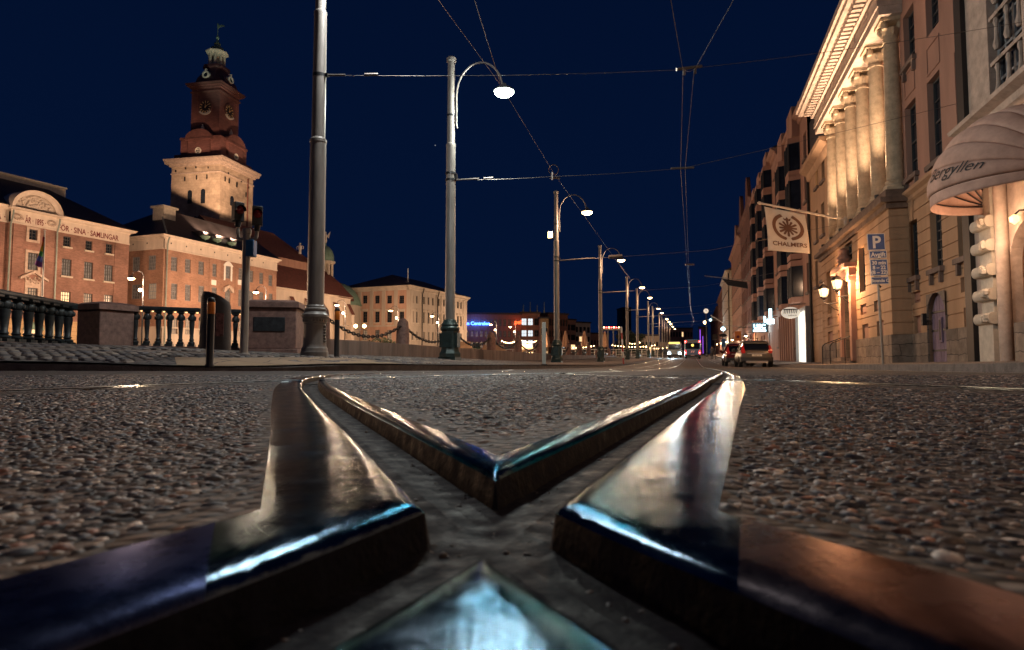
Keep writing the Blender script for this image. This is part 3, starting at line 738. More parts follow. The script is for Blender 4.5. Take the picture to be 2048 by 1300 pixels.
def sheet(name, poly, zf, m, step, cons=()):
    poly = subdiv(poly)
    vs = [Vector(p) for p in poly]; n = len(vs); es = [(i, (i+1) % n) for i in range(n)]
    x0, x1 = min(p[0] for p in poly), max(p[0] for p in poly); y0, y1 = min(p[1] for p in poly), max(p[1] for p in poly)
    q = []
    for lim, sp in step:
        xs, ys = np.meshgrid(np.arange(max(x0, -lim), min(x1, lim*1.2), sp), np.arange(y0, min(y1, lim), sp)); q.append(np.stack([xs.ravel(), ys.ravel()], 1))
    q = np.concatenate(q); q = q[pin(q, poly)]; vs += [Vector(p) for p in q]
    for c in cons:
        k = len(vs); vs += [Vector(p) for p in c]; es += [(k+i, k+i+1) for i in range(len(c)-1)]
    v, _, f, *_ = delaunay_2d_cdt(vs, es, [], 0, 1e-5)
    v = np.array([(p.x, p.y) for p in v]); f = np.array([g for g in f]); f = f[pin(v[f].mean(1), poly)]
    z = zf(v[:, 0], v[:, 1]); me = bpy.data.meshes.new(name); me.from_pydata([(a, b, c) for (a, b), c in zip(v.tolist(), z.tolist())], [], f.tolist()); me.materials.append(m)
    me.polygons.foreach_set('use_smooth', [True]*len(f)); me.update()
    return tag(obj(name, me), kind='structure')
KLi = offs(KL, .27)
Lpoly = [tuple(p) for p in KLi]+[sp2(450, -11.7), sp2(250, -11.7), sp2(15.5, -11.7), (-9.0, 16.9), (-11.2, 15.9), (-10.4, 11.4), (-60, 10.5)]
sheet('pavement', Lpoly, lambda x, y: zleft(x, y), X['cobble'], ((25, .5), (90, 3), (450, 9)))
# warm concrete slabs along the dropped kerb, and slab strips through the setts
def strip_on(P, w, dz, m, name):
    P = np.array(P); a, b = offs(P, w/2), offs(P, -w/2); n = len(P); mb = MB()
    V = [(p[0], p[1], zL(*p)+dz) for q in (a, b) for p in q]; mb.add(V, [(n+i, n+i+1, i+1, i) for i in range(n-1)])
    return tag(mb.build(name, m), kind='structure')
kk = [p for p in offs(KL, .27+.48) if -5.0 < p[0] < -1.9 and p[1] < 13]
strip_on(kk, .95, .004, X['orangepave'], 'paved_strip')
strip_on(crom([(-14, 10.0), (-9.5, 10.1), (-6.2, 10.4), (-4.6, 11.0)], lambda p: .3), .5, .004, X['pave'], 'paved_strip')
strip_on(crom([sp2(14.5, -7.6), sp2(18, -6.1), sp2(30, -6.0), sp2(60, -6.0), sp2(120, -6.0)], lambda p: 1.), 1.1, .004, X['pave'], 'paved_strip')
Rpoly = [sp2(-25, 4.77), sp2(450, 4.77), sp2(450, 60), sp2(-25, 60)][::-1]
sheet('pavement', Rpoly, lambda x, y: zr(x*SA+y*CA)+.13+.035*(np.minimum(x*CA-y*SA, 9)-4.5), X['pave'], ((60, 1.2), (450, 8)))
# granite setts of the corner pavement, standing a little out of their joints
ks = []
dv = np.array([SA, CA]); nv_ = np.array([CA, -SA])
for j in range(0, 62):
    for i in range(-70, 150):
        ks.append(((i+.5*(j % 2))*.165, -4.9-.125*j))
ks = np.array(ks); kq = np.stack([ks[:, 0]*SA+ks[:, 1]*CA, ks[:, 0]*CA-ks[:, 1]*SA], 1)+rng.normal(0, .008, (len(ks), 2))
ok = pin(kq, [tuple(p) for p in subdiv(Lpoly)]) & (kq[:, 1] < 24) & (kq[:, 0] > -13)
kq = kq[ok]; dk_ = np.abs(sdist(kq, KL)); s_k, t_k = st(kq[:, 0], kq[:, 1])
ok = (dk_ > .42) & ~((dk_ < 1.32) & (kq[:, 0] > -5.1) & (kq[:, 0] < -1.8) & (kq[:, 1] < 13.2)) & ~((np.abs(t_k+6.05) < .62) & (s_k > 14))
ok &= np.abs(sdist(kq, np.array([(-14, 10.0), (-9.5, 10.1), (-6.2, 10.4), (-4.6, 11.0)]))) > .33
kq = kq[ok]; nk = len(kq)
scatter('setts', kq, np.full(nk, .068), rng.uniform(.016, .03, nk), [(.13,.11,.10), (.09,.08,.08), (.17,.14,.12), (.11,.10,.105), (.20,.16,.13)], zleft(kq[:, 0], kq[:, 1])-.004, rot=np.full(nk, math.pi/2-A)+rng.normal(0, .06, nk), el=np.full(nk, 1.13), box=True)
# painted lines
def painted(P, w, name='painted_line', z=.004):
    o = ribbon(np.array(P), w, z, X['paint'], name); return tag(o, kind='structure')
painted(crom([sp2(8, 4.2), sp2(14, 4.2), sp2(40, 4.2)], lambda p: 1), .10)
painted(crom([(-12, 7.55), (-6.4, 7.7), (-4.5, 8.05)], lambda p: .4), .07)
for a in range(8): painted([sp2(30+a*9, 2.1), sp2(33+a*9, 2.1)], .12)
for a in range(7): painted([sp2(26+a*9, -2.2), sp2(30+a*9, -2.2)], .12)
painted([(-3.1, 8.4), (-2.2, 8.8)], .1); painted([(-4.0, 7.3), (-3.0, 7.4)], .1); painted(crom([(-2.4, 9.5), (-.4, 11.5), sp2(16, -4.4)], lambda p: .5), .1)
# land edge down to the water, water, far bank
mb = MB(); e = [sp2(460, -11.7), sp2(250, -11.7), sp2(100, -11.7), sp2(15.5, -11.7), (-9.0, 16.9), (-11.2, 15.9), (-10.4, 11.4), (-60, 10.5), (-60, -14)]
for a, b in zip(subdiv(e)[:-8], subdiv(e)[1:-7]):
    za, zb = zL(*a)+.02, zL(*b)+.02; mb.face([(a[0], a[1], -3), (b[0], b[1], -3), (b[0], b[1], zb), (a[0], a[1], za)])
tag(mb.build('embankment', X['quay'], smooth=False), kind='structure')
mb = MB(); mb.face([(-1500, -400, -1.6), (1500, -400, -1.6), (1500, 2600, -1.6), (-1500, 2600, -1.6)]); tag(mb.build('water', X['water'], smooth=False), kind='structure')
MD = (math.sin(R(22)), math.cos(R(22)))
def far_edge(y): return -31.2+.404*(y-69.8)
mb = MB(); fe = [(-72, -31+0), (far_edge(60), 60), (far_edge(150), 150), (far_edge(235), 235), (75, 330), (90, 470), (1200, 520), (1200, 2500), (-1400, 2500), (-1400, -31)]
fe[0] = (far_edge(-31), -31)
mb.face([(x, y, .48) for x, y in fe]); 
for a, b in zip(fe, fe[1:]): mb.face([(a[0], a[1], -3), (b[0], b[1], -3), (b[0], b[1], .48), (a[0], a[1], .48)])
tag(mb.build('ground', X['quayground'], smooth=False), kind='structure')
# ================= TRAM POLES AND LAMPS =================
def proj(v):
    d = v.y*CP+(v.z-HC)*SN; up = -v.y*SN+(v.z-HC)*CP
    return CX+F*v.x/d, CY-F*up/d
NA = math.atan2(-SA, CA)          # turns local +x to the street's right-hand side
def solve_s(py, t, dz, lo=5, hi=420):
    for _ in range(50):
        m = (lo+hi)/2; q = proj(SP(m, t, zLst(m, -6.85)+dz))[1]
        if q < py: lo = m
        else: hi = m
    return lo
def tram_pole(label, base='green', arm=True, lens='bulbw2'):
    t = thing('tram_pole', label, 'lamp pole', (0,0,0), NA, 'tram poles with lamps along the quay')
    b = MB()
    b.box(-.26,.26,-.26,.26,0,.10); b.lathe([(.33,.10),(.33,.2),(.285,.26),(.27,.34)], 8); b.lathe([(.27,.34),(.255,.86)], 8)
    b.lathe([(.255,.86),(.285,.90),(.29,.95),(.245,1.0),(.26,1.04),(.22,1.10),(.2,1.16),(.15,1.2)], 16)
    for s in (-1, 1):
        b.box(-.13,.13,s*.245-.03,s*.245+.03,.38,.80); b.box(s*.245-.03,s*.245+.03,-.13,.13,.38,.80)
    b.build('base', X['polegreen'], t, ang=30)
    MB().lathe([(.148,1.15),(.142,3.9),(.138,6.35),(.146,6.37),(.146,6.43),(.118,6.47),(.113,7.6),(.108,8.95),(.14,8.97),(.15,9.06),(.12,9.1),(0,9.11)], 20).build('pole', X['polegrey'], t, ang=25)
    c = MB()
    for z in (5.35, 5.55): c.lathe([(.16,z-.03),(.16,z+.03)], 16)
    c.lathe([(.13,7.28),(.13,7.34)], 12); c.box(.12,.2,-.05,.05,5.38,5.52)
    c.build('clamp', X['iron'], t)
    a = MB(); pts = [(.2,0,6.9),(.17,0,7.0),(.17,0,7.7)]+[(.17+.72*(1-math.cos(q)), 0, 7.9+.93*math.sin(q)) for q in np.linspace(0, math.pi*.97, 16)]
    a.tube(pts, .028, 8); a.build('arm', X['polegrey'], t)
    lx, lz = pts[-1][0]+.04, pts[-1][2]-.02
    h = MB(); h.lathe([(.02,.16),(.06,.13),(.09,.05),(.22,.0),(.30,-.07),(.31,-.11)], 18, (lx,0,lz), caps=True); hd = h.build('lamp_head', X['lamphead'], t)
    MB().lathe([(.285,-.105),(.27,-.16),(.19,-.22),(.0,-.25)], 18, (lx,0,lz), caps=False).build('lens', X[lens], hd)
    return t, (lx, lz-.36)
lamp_px = [183, 424, 520, 574.5, 595, 617, 625.5, 638, 643.5, 648, 653, 658]
ORD = 'first second third fourth fifth sixth seventh eighth ninth tenth eleventh twelfth thirteenth fourteenth fifteenth'.split()
S_L = [solve_s(py, -5.25, 7.85) for py in lamp_px]
P1, LO = tram_pole('grey tram pole on green base carrying the white lamp, largest lamp of the street', lens='bulbc')
P1.location = SP(S_L[0], -6.85, zLst(S_L[0], -6.85)-.02)
P2 = None
LAMPPOS = [(S_L[0], P1.location.z+LO[1])]
for i, s in enumerate(S_L[1:], 1):
    lb = 'grey tram pole with amber lamp, %s in the row after the white lamp pole' % ORD[i-1]
    if i == 1: lb = 'tram pole with amber lamp and a square floodlight on its left side'
    loc = SP(s, -6.85, zLst(s, -6.85)-.02)
    if P2 is None: P2, _ = tram_pole(lb); P2.location = loc; r = P2
    else: r = dup(P2, loc, label=lb)
    LAMPPOS.append((s, loc.z+LO[1]))
for i, (s, z) in enumerate(LAMPPOS):
    p = SP(s, -6.85, z)+SP(0, LO[0], 0)
    light('lamp_light', p, 1000 if i == 0 else (1000 if i < 6 else 900), (.97,1,.90) if i == 0 else WARM, .16)
# the floodlight on the second pole
b = P2.location
fl = MB().box(-.14,.14,-.1,.1,-.19,.19).build('floodlight', X['lamphead'], P2, mat=T((-.30,-.02,6.75)))
MB().box(-.115,.115,-.108,-.102,-.165,.165).build('lens', X['bulbw2'], fl)
MB().tube([(-.3,0,6.75),(0,0,6.72)], .03).build('bracket', X['iron'], P2)
# the big pole in front, its lamp out of the picture
s0 = 10.6; b0 = SP(s0, -6.73); z0 = zL(b0.x, b0.y)-.02
bp = thing('tram_pole', 'thick grey tram pole on a wide moulded grey base, nearest and tallest pole', 'lamp pole', (b0.x, b0.y, z0), NA, 'tram poles with lamps along the quay')
m = MB(); m.lathe([(.25,0),(.25,.10),(.24,.12),(.235,.17),(.215,.2),(.205,.25),(.198,.55),(.198,.62),(.212,.63),(.212,.655),(.205,.66),(.215,.72),(.245,.75),(.245,.79),(.215,.82),(.195,.86),(.205,.875),(.205,.90),(.18,.92),(.178,.95),(.16,.97)], 32)
for k in range(24):
    a = 2*math.pi*k/24; m.box(.207*math.cos(a)-.012,.207*math.cos(a)+.012,.207*math.sin(a)-.012,.207*math.sin(a)+.012,.665,.715)
for k in range(6):
    for sg in (-1, 1): m.lathe([(0,-.03),(.03,-.02),(.035,.01),(0,.03)], 8, (.2*sg,0,.3+.055*k))
m.build('base', X['polegrey'], bp, ang=25)
MB().lathe([(.158,.95),(.152,2.4),(.148,4.02),(.156,4.04),(.156,4.09),(.128,4.13),(.124,5.3),(.118,6.5),(.124,6.52),(.124,6.57),(.1,6.6),(.095,9.0),(.12,9.02),(.12,9.1),(0,9.12)], 28).build('pole', X['polegrey'], bp, ang=20)
m = MB(); m.lathe([(.13,5.3),(.13,5.36)], 16); m.box(.11,.19,-.03,.03,5.3,5.36); m.build('clamp', X['iron'], bp)
for nm in ('arm', 'lamp_head'):
    for k in kids(P1):
        if k.name.split('.')[0] == nm:
            c = k.copy(); COL.objects.link(c); c.parent = bp
            for q in kids(k): d = q.copy(); COL.objects.link(d); d.parent = c
light('lamp_light', SP(s0, -6.73, z0+LO[1])+SP(0, LO[0], 0), 980, (.98,.97,.95), .16)
# unseen lamp pole added on the right pavement to light facade and road
q = SP(-1.5, 6.2); rp = dup(P2, (q.x, q.y, zRt(-1.5, 6.2)-.02), rz=NA+math.pi, label='added unseen tram pole with amber lamp on the right pavement beside the camera'); light('lamp_light', SP(-1.5, 6.2-LO[0], zRt(-1.5, 6)+LO[1]), 280, WARM, .16)

# overhead wires
def wire(label, pts, r=.012, sag=0, name='overhead_wire', extra=()):
    P = []
    for a, b_ in zip(pts, pts[1:]):
        for k in range(9):
            f = k/8; q = Vector(a).lerp(Vector(b_), f); q.z -= sag*4*f*(1-f); P.append(q)
    mb = MB().tube(P, r, 5)
    for e in extra: mb.tube(e[0], e[1], 8)
    return tag(mb.build(name, X['wire']), label, 'wire', 'overhead wires of the tram line')
c1 = at(1368, 139, 13.2); c1b = at(1390, 136, 13.3); pa = SP(s0, -6.6, z0+5.33)
wall1 = SP(16.2, 7.2, 7.5)
wire('span wire from the thick near pole across the street to the awning house', [pa, c1, c1b, wall1], .006, .06,
     extra=(([pa, pa+(c1-pa)*.05], .022), ([pa+(c1-pa)*.10, pa+(c1-pa)*.135], .03), ([c1+Vector((-.16,0,0)), c1b+Vector((.14,0,.04))], .035), ([c1, c1+Vector((0,0,-.12))], .03), ([c1b, c1b+Vector((0,0,-.12))], .03)))
pb = SP(S_L[0], -6.7, P1.location.z+5.35); c2 = at(1358, 337, 20.0); c2b = at(1372, 335, 20.0)
wall2 = SP(21.5, 7.6, 7.7)
wire('span wire from the white lamp pole across the street to the columned house', [pb, at(1105, 353, 19.6), c2, c2b, wall2], .007, .03,
     extra=(([pb, pb+(c2-pb)*.10], .025), ([pb+(c2-pb)*.12, pb+(c2-pb)*.16], .035), ([c2+Vector((-.25,0,0)), c2b+Vector((.25,0,0))], .035), ([at(1105,345,19.6), at(1105,360,19.6)], .03)))
wire('left contact wire rising to the top edge of the picture', [at(1338, -20, 10.3), at(1366, 142, 13.2), at(1361, 338, 20.0), at(1374, 527, 37), at(1380, 612, 66), at(1386, 640, 90), at(1382, 655, 120)], .006)
wire('right contact wire slanting to the top edge of the picture', [at(1478, -20, 10.3), at(1388, 142, 13.3), at(1370, 338, 20.0), at(1377, 527, 37), at(1381, 612, 66), at(1388, 640, 90), at(1384, 655, 120)], .006)
wire('thin wire running over the pole tops from the top edge past the white lamp', [at(868, -12, 17.5), at(1000, 168, 24), at(1107, 346, 34), at(1166, 428, 44), at(1215, 497, 55), at(1262, 560, 74)], .007)
wire('thin wire from the top edge down to the white lamp head', [at(946, -10, 16), at(1000, 165, 19.2)], .009)
ring = [at(1107, 347, 34)+Vector((.26*math.cos(a), 0, .20+.28*math.sin(a))) for a in np.linspace(-1.3, 4.4, 16)]
tag(MB().tube(ring, .022, 6).tube([at(1100,356,34), at(1120,356,34)], .05, 6).build('wire_loop', X['wire']), 'pale wire loop where two span wires meet above the floodlight pole', 'wire clamp')
for i in (1, 2, 3, 4, 5, 6):
    s = S_L[i]; z = zLst(s, -6.85)+5.35
    a = SP(s, -6.7, z); b_ = SP(s+1.5, 1.0, z+.45)
    ex = [([a, a+(b_-a)*.24], .035)]
    if i == 1: ex.append(([a+(b_-a)*.33, a+(b_-a)*.42], .10))
    if i in (4, 5): ex.append(([a, a+(b_-a)*.98], .03))
    wire('%s bracket and span wire after the long one, %s amber lamp pole' % (ORD[i-1], ORD[i-1]), [a, b_, SP(s+2, 7.4, z+1.6)], .009, .02, extra=ex)
tag(MB().tube([at(1376,529,37)+Vector((-.15,0,0)), at(1376,529,37)+Vector((.35,0,0))], .05, 6).box(0,0,0,0,0,0).build('wire_clamp', X['wire']), 'small clamp joining the two contact wires far up the street', 'wire clamp')

# ================= CORNER FURNITURE ON THE LEFT =================
def bollard(label):
    t = thing('bollard', label, 'bollard', group='black bollards with orange bands')
    MB().lathe([(.062,0),(.062,.03),(.05,.05),(.05,.74)], 18).build('post', X['blackplastic'], t)
    MB().lathe([(.051,.74),(.053,.745),(.053,.90),(.051,.905)], 18).build('reflective_band', X['orange'], t)
    MB().lathe([(.05,.905),(.052,.92),(.045,.95),(.03,.97),(0,.98)], 18).build('cap', X['blackplastic'], t); return t
B1 = bollard('black bollard with orange band in front of the slanted litter bin'); p = at(419, 735, 9.0); B1.location = (p.x, p.y, zL(p.x, p.y)-.02)
p = at(673, 727, 12.4); dup(B1, (p.x, p.y, zL(p.x, p.y)-.02), label='black bollard with orange band right of the thick grey pole')
p = SP(12.4, 5.45); dup(B1, (p.x+.03, p.y, zRt(12.4, 5.4)-.01), label='black bollard cut off by the right edge of the picture')
# signal
X['redl'] = mat('dark red lens', (.22,.016,.014), .1, var=.3, vs=20)
p = at(487, 730, 11.0); z = zL(p.x, p.y)-.01
sg = thing('traffic_signal', 'grey post with two red signal heads and a blue box', 'traffic signal', (p.x, p.y, z))
MB().lathe([(.10,0),(.10,.02),(.072,.03),(.066,.06),(.064,2.06),(.078,2.07),(.078,2.14),(.06,2.16)], 20).build('post', X['steelpost'], sg)
MB().box(.02,.16,-.1,.06,1.67,1.95).build('control_box', X['bluebox'], sg, bevel=.012)
for sx_, rz, z1, nm in ((-1, R(48), 2.28, 'left'), (1, R(22), 2.21, 'right')):
    x = .155*sx_+(.02 if sx_ > 0 else 0)
    MB().tube([(0,0,1.98),(x*.6,0,1.97),(x*.93,0,2.0),(x,0,2.08),(x,0,z1)], .03, 10).build('bracket', X['steelpost'], sg)
    h = MB().box(-.085,.085,-.06,.08,.0,.33).lathe([(.045,-.1),(.055,0)], 12).build('signal_head', X['blackplastic'], sg, mat=T((x,0,z1)) @ Matrix.Rotation(rz, 4, 'Z'), bevel=.012)
    l = MB(); l.lathe([(.072,0),(.066,.018),(.045,.034),(0,.042)], 20, caps=False)
    l.build('red_lens', X['redl'], h, mat=T((0,-.062,.19)) @ Matrix.Rotation(R(90), 4, 'X'))
    v = MB(); v.lathe([(.078,0),(.082,.07)], 16, caps=False, a0=-.2, a1=math.pi+.2); v.build('visor', X['blackplastic'], h, mat=T((0,-.06,.19)) @ Matrix.Rotation(R(90), 4, 'X'))
# litter bin
p = at(430, 700, 12.8); z = zL(p.x, p.y)-.03
bn = thing('litter_bin', 'tall oval litter bin with slanted rounded top behind the orange banded bollard', 'litter bin', (p.x, p.y, z), R(18))
m = MB(); N = 36; rings = []
for f in (0, .02, .9, .93, 1):
    ring = []
    for k in range(N):
        a = 2*math.pi*k/N; x = .29*math.cos(a); y = .24*math.sin(a)
        if f == 0: q = 0
        top = 1.22-.20*(x+.29)/.58-.05*((x)/.29)**2
        s_ = 1 if f < .94 else .90; ring.append((x*s_*(1-.06*f), y*s_*(1-.06*f), top*f+(.015 if f == 1 else 0)))
    rings.append(ring)
m.loft(rings); bo = m.build('body', bricks('perforated grey steel', (.10,.085,.09), (.085,.075,.08), (.04,.035,.04), bw=.05, bh=.022, ms=.006, dirt=.3, bump=.6, rough=.5), bn, ang=40)
m = MB(); o = [(-.20,1.06),(-.19,1.10),(-.02,1.105),(.0,1.02),(-.05,.99),(-.18,1.0)]; m.prism(o, -.262, -.20); m.build('opening', X['black'], bn)
MB().box(.03,.17,-.262,-.235,.30,.75).build('poster', mat('torn poster', (.22,.10,.09), .8, var=.7, vs=14), bn)

def baluster_mesh():
    m = MB(); m.box(-.085,.085,-.085,.085,0,.06)
    m.lathe([(.075,.06),(.085,.09),(.07,.12),(.045,.135),(.05,.15),(.062,.16),(.055,.18),(.043,.20),(.052,.40),(.066,.62),(.052,.635),(.062,.65),(.075,.68),(.078,.74),(.066,.79),(.05,.81),(.075,.84)], 14)
    for k in range(4):
        a = math.pi/2*k; m.lathe([(0,.655),(.02,.67),(.026,.71),(.02,.75),(0,.77)], 6, (.075*math.cos(a), .075*math.sin(a), 0))
    m.box(-.09,.09,-.09,.09,.84,.88); return m.mesh('baluster', X['balu'], ang=35)
BAL = baluster_mesh()
def balustrade(P, Q, zp, zq, label, sp=.25, led=False, fat=1):
    P, Q = Vector(P), Vector(Q); L = (Q-P).length; a = math.atan2(Q.y-P.y, Q.x-P.x); sl = (zq-zp)/L
    t = thing('balustrade', label, 'balustrade', (P.x, P.y, zp), a)
    def bar(nm, y0, y1, a0, a1, m=X['balu'], bev=0):
        mb = MB(); mb.add([(0,y0,a0),(L,y0,a0+sl*L),(L,y1,a0+sl*L),(0,y1,a0),(0,y0,a1),(L,y0,a1+sl*L),(L,y1,a1+sl*L),(0,y1,a1)], [(3,2,1,0),(4,5,6,7),(0,1,5,4),(1,2,6,5),(2,3,7,6),(3,0,4,7)])
        return mb.build(nm, m, t, smooth=False, bevel=bev)
    bar('plinth', -.13, .13, -.12, .10, X['redgran'], .015); h = bar('handrail', -.12, .12, .98, 1.08, bev=.03)
    n = int(L/sp)
    for k in range(n): x = (k+.5)*L/n; obj('baluster', BAL, t, T((x, 0, .10+sl*x)) @ Matrix.Diagonal((fat, fat, 1, 1)))
    if led:
        for k in range(n+1):
            x = k*L/n; 
            if 0 < k < n: MB().box(x-.07,x+.07,.03,.085,.955+sl*x,.975+sl*x).build('light_strip', X['bulbs'], h)
    return t
balustrade((-9.2, 9.4), (-10.3, 15.2), .38, .40, 'dark cast iron balustrade on the left edge, in front of the brick museum', sp=.42, fat=1.5)
balustrade((-9.45, 16.05), (-6.45, 16.75), .42, .36, 'dark cast iron balustrade between the two granite pedestals, lit under its handrail', sp=.253, led=True)
def pedestal(x, y, z, rz, w, d, h, label, plaque=False):
    t = thing('granite_pedestal', label, 'pedestal', (x, y, z), rz, 'granite pedestals of the balustrade')
    m = MB(); m.box(-w/2-.06,w/2+.06,-d/2-.06,d/2+.06,-.2,.13); m.box(-w/2,w/2,-d/2,d/2,.13,h-.17); m.build('block', X['redgran'], t, bevel=.02)
    m = MB(); m.box(-w/2-.07,w/2+.07,-d/2-.07,d/2+.07,h-.17,h-.03); m.add([(-w/2-.07,-d/2-.07,h-.03),(w/2+.07,-d/2-.07,h-.03),(w/2+.07,d/2+.07,h-.03),(-w/2-.07,d/2+.07,h-.03),(-w/2+.1,-d/2+.1,h+.03),(w/2-.1,-d/2+.1,h+.03),(w/2-.1,d/2-.1,h+.03),(-w/2+.1,d/2-.1,h+.03)], [(4,5,6,7),(0,1,5,4),(1,2,6,5),(2,3,7,6),(3,0,4,7)]); m.build('cap', X['redgran'], t, bevel=.012)
    if plaque:
        q = MB().box(-.39,.35,-d/2-.025,-d/2+.01,.55,.9).build('plaque', mat('dark bronze plaque', (.05,.055,.06), .5, metal=.6, var=.4, vs=8), t, bevel=.01)
    return t
pedestal(-9.86, 15.75, .33, R(-25), .86, .85, 1.18, 'reddish granite pedestal at the balustrade corner, with shadow across its face')
pedestal(-5.95, 16.3, .30, R(8), 1.22, 1.1, 1.30, 'reddish granite pedestal with a dark plaque left of the thick pole', True)

# quay wall with stone posts and chains
def quaywall(s0, s1, label, top=.86):
    mb = MB(); n = max(2, int((s1-s0)/1.6))
    for k in range(n):
        a, b_ = s0+(s1-s0)*k/n+.006, s0+(s1-s0)*(k+1)/n-.006
        pts = [SP(a,-11.05), SP(b_,-11.05), SP(b_,-11.6), SP(a,-11.6)]; z0, z1 = zLst((a+b_)/2,-11)-.3, top+max(0, float(zr((a+b_)/2))*.6)
        j = random.uniform(-.008,.008); mb.add([(p.x,p.y,z0) for p in pts]+[(p.x,p.y,z1+j) for p in pts], [(4,5,6,7),(0,1,5,4),(1,2,6,5),(2,3,7,6),(3,0,4,7)])
    return tag(mb.build('quay_wall', X['quay'], bevel=.02), label, 'wall', 'low granite walls along the canal')
quaywall(16.2, 50.2, 'long low granite wall behind the thick pole and the white lamp pole')
quaywall(55.5, 77, 'low granite wall right of the floodlight pole'); quaywall(81, 97, 'short low granite wall in front of the red and white pole')
quaywall(104, 130, 'farthest low granite wall beside the far lamp poles')
post0 = None; PS = [18.2, 24.2, 30.2, 36.2, 42.3, 48.4, 54.5, 60.8, 67, 73.2, 79.5, 85.5, 91.5, 98]
PT = []
for i, s in enumerate(PS):
    z = (.86 if s < 51 or 55 < s < 77.5 or 81 < s < 97.5 else .45)+max(0, float(zr(s))*.6); loc = SP(s, -11.32, z-.01); PT.append(loc)
    lb = '%s tapered stone post of the chain fence along the canal, from the left' % ORD[i]
    if post0 is None:
        post0 = tag(MB().lathe([(.27,0),(.26,.5),(.225,.86),(.21,.93),(.10,1.05),(0,1.08)], 18).build('stone_post', X['redgran'], ang=30), lb, 'stone post', 'stone posts on the quay wall'); post0.location = loc
    else: dup(post0, loc, label=lb)
for i, (a, b_) in enumerate(zip(PT, PT[1:])):
    mb = MB(); n = 34
    P = [a.lerp(b_, k/n)+Vector((0,0,.82-.62*4*(k/n)*(1-k/n))) for k in range(n+1)]
    for k in range(n):
        p, q = P[k], P[k+1]; d = (q-p).normalized(); c = (p+q)/2; w_ = (q-p).length*.66
        sd = Vector((0,0,1)) if k % 2 else d.cross(Vector((0,0,1))).normalized()
        sd = (sd-d*sd.dot(d)).normalized()
        mb.tube([c+d*w_*math.cos(g)+sd*.052*math.sin(g) for g in np.linspace(0, 2*math.pi, 9)], .024, 5, cap=False)
    tag(mb.build('chain', X['iron']), 'iron chain hanging between the %s and %s stone posts' % (ORD[i], ORD[i+1]), 'chain', 'chains between the stone posts')
# grey info slab, barrier pole
p = at(1088, 724, 24.5); z = zL(p.x, p.y)-.02
iv = thing('info_pillar', 'slim pale grey pillar standing before the floodlight pole', 'pillar', (p.x, p.y, z)); MB().box(-.075,.075,-.05,.05,.04,1.62).build('panel', mat('pale grey enamel', (.36,.36,.33), .5, var=.2, vs=4), iv, bevel=.01); MB().box(-.12,.12,-.09,.09,0,.04).build('foot', X['iron'], iv)
p = at(1247, 708, 47); z = zL(p.x, p.y)
bp_ = thing('striped_pole', 'red and white pole beside the quay, between two lamp poles', 'pole', (p.x, p.y, z), ry=R(-3))
for k in range(6): MB().lathe([(.06,.45*k),(.06,.45*(k+1))], 10).build('band', X['signwhite'] if k % 2 else mat('red paint', (.4,.04,.03), .4) if k == 0 else bpy.data.materials['red paint'], bp_)

# ================= LAMPS AND THINGS ACROSS THE CANAL =================
def quay_lamp(label, side=-1):
    t = thing('quay_lamp', label, 'street lamp', group='curved street lamps on the far quay')
    MB().lathe([(.16,0),(.16,.9),(.11,1.0),(.085,1.1),(.06,8.2),(0,8.25)], 12).build('pole', X['iron'], t)
    P = [(0,0,8.1)]+[(side*.62*(1-math.cos(q)), 0, 8.2+.62*math.sin(q)) for q in np.linspace(.1, math.pi*.95, 12)]
    MB().tube(P, .035, 6).tube([(-.6,0,5.1),(.6,0,5.1)], .025, 6).build('arm', X['iron'], t)
    h = MB().lathe([(.03,.2),(.12,.15),(.3,-.0),(.34,-.1)], 14, (P[-1][0], 0, P[-1][2]-.1)).build('lamp_head', X['lamphead'], t)
    MB().lathe([(.33,-.1),(.28,-.22),(0,-.3)], 14, (P[-1][0], 0, P[-1][2]-.1), caps=False).build('lens', X['bulbw2'], h)
    MB().lathe([(0,-.16),(.15,-.1),(.17,0),(.13,.13),(0,.17)], 12, (side*.3,0,6.9)).build('side_lamp', X['bulbw'], t)
    return t
QL = [(288, 542, 58, 'curved street lamp before the museum corner'), (533, 572, 72, 'curved street lamp behind the plaque pedestal'), (691, 600, 85, 'curved street lamp beside the church end wall'),
      (797, 612, 97, 'curved street lamp before the left face of the cream palace'), (878, 624, 107, 'curved street lamp before the right face of the cream palace'), (993, 642, 128, 'curved street lamp right of the blue neon sign'), (1031, 647, 138, 'curved street lamp below the red neon sign')]
ql0 = None; QLP = []
for px, py, Y, lb in QL:
    p = at(px, py, Y); sc = (p.z-.48)/8.82; loc = Vector((p.x, p.y, .48))
    if ql0 is None: ql0 = quay_lamp(lb); ql0.location = loc; ql0.scale = (sc,)*3
    else: dup(ql0, loc, label=lb, scale=sc)
    QLP.append(loc)
    light('lamp_light', loc+Vector((-1.25*sc, -.1, 7.75*sc)), 3400 if Y < 80 else 2300, WARM, .2)
    light('lamp_light', loc+Vector((-.3*sc, -.45, 6.6*sc)), 2600 if Y < 80 else 1200, WARM, .15)
for yy in (24, 36, 47):       # unseen lamps added along the row to light the museum
    loc = Vector((far_edge(yy)-2.2, yy, .48)); dup(ql0, loc, label='added unseen street lamp on the far quay before the museum, %s' % {24:'farthest left', 36:'second from the left', 47:'just left of the picture'}[yy], scale=.98)
    light('lamp_light', loc+Vector((-1.25, -.1, 7.7)), 4000, WARM, .2)
p = at(720, 651, 104); tw = thing('twin_lamp', 'short twin globe lamp post between the church and the dark bush', 'street lamp', (p.x, p.y, .48))
MB().lathe([(.12,0),(.07,.5),(.05,5.3)], 10).tube([(-.7,0,5.3),(-.6,0,5.1),(.6,0,5.1),(.7,0,5.3)], .04, 6).build('post', X['iron'], tw)
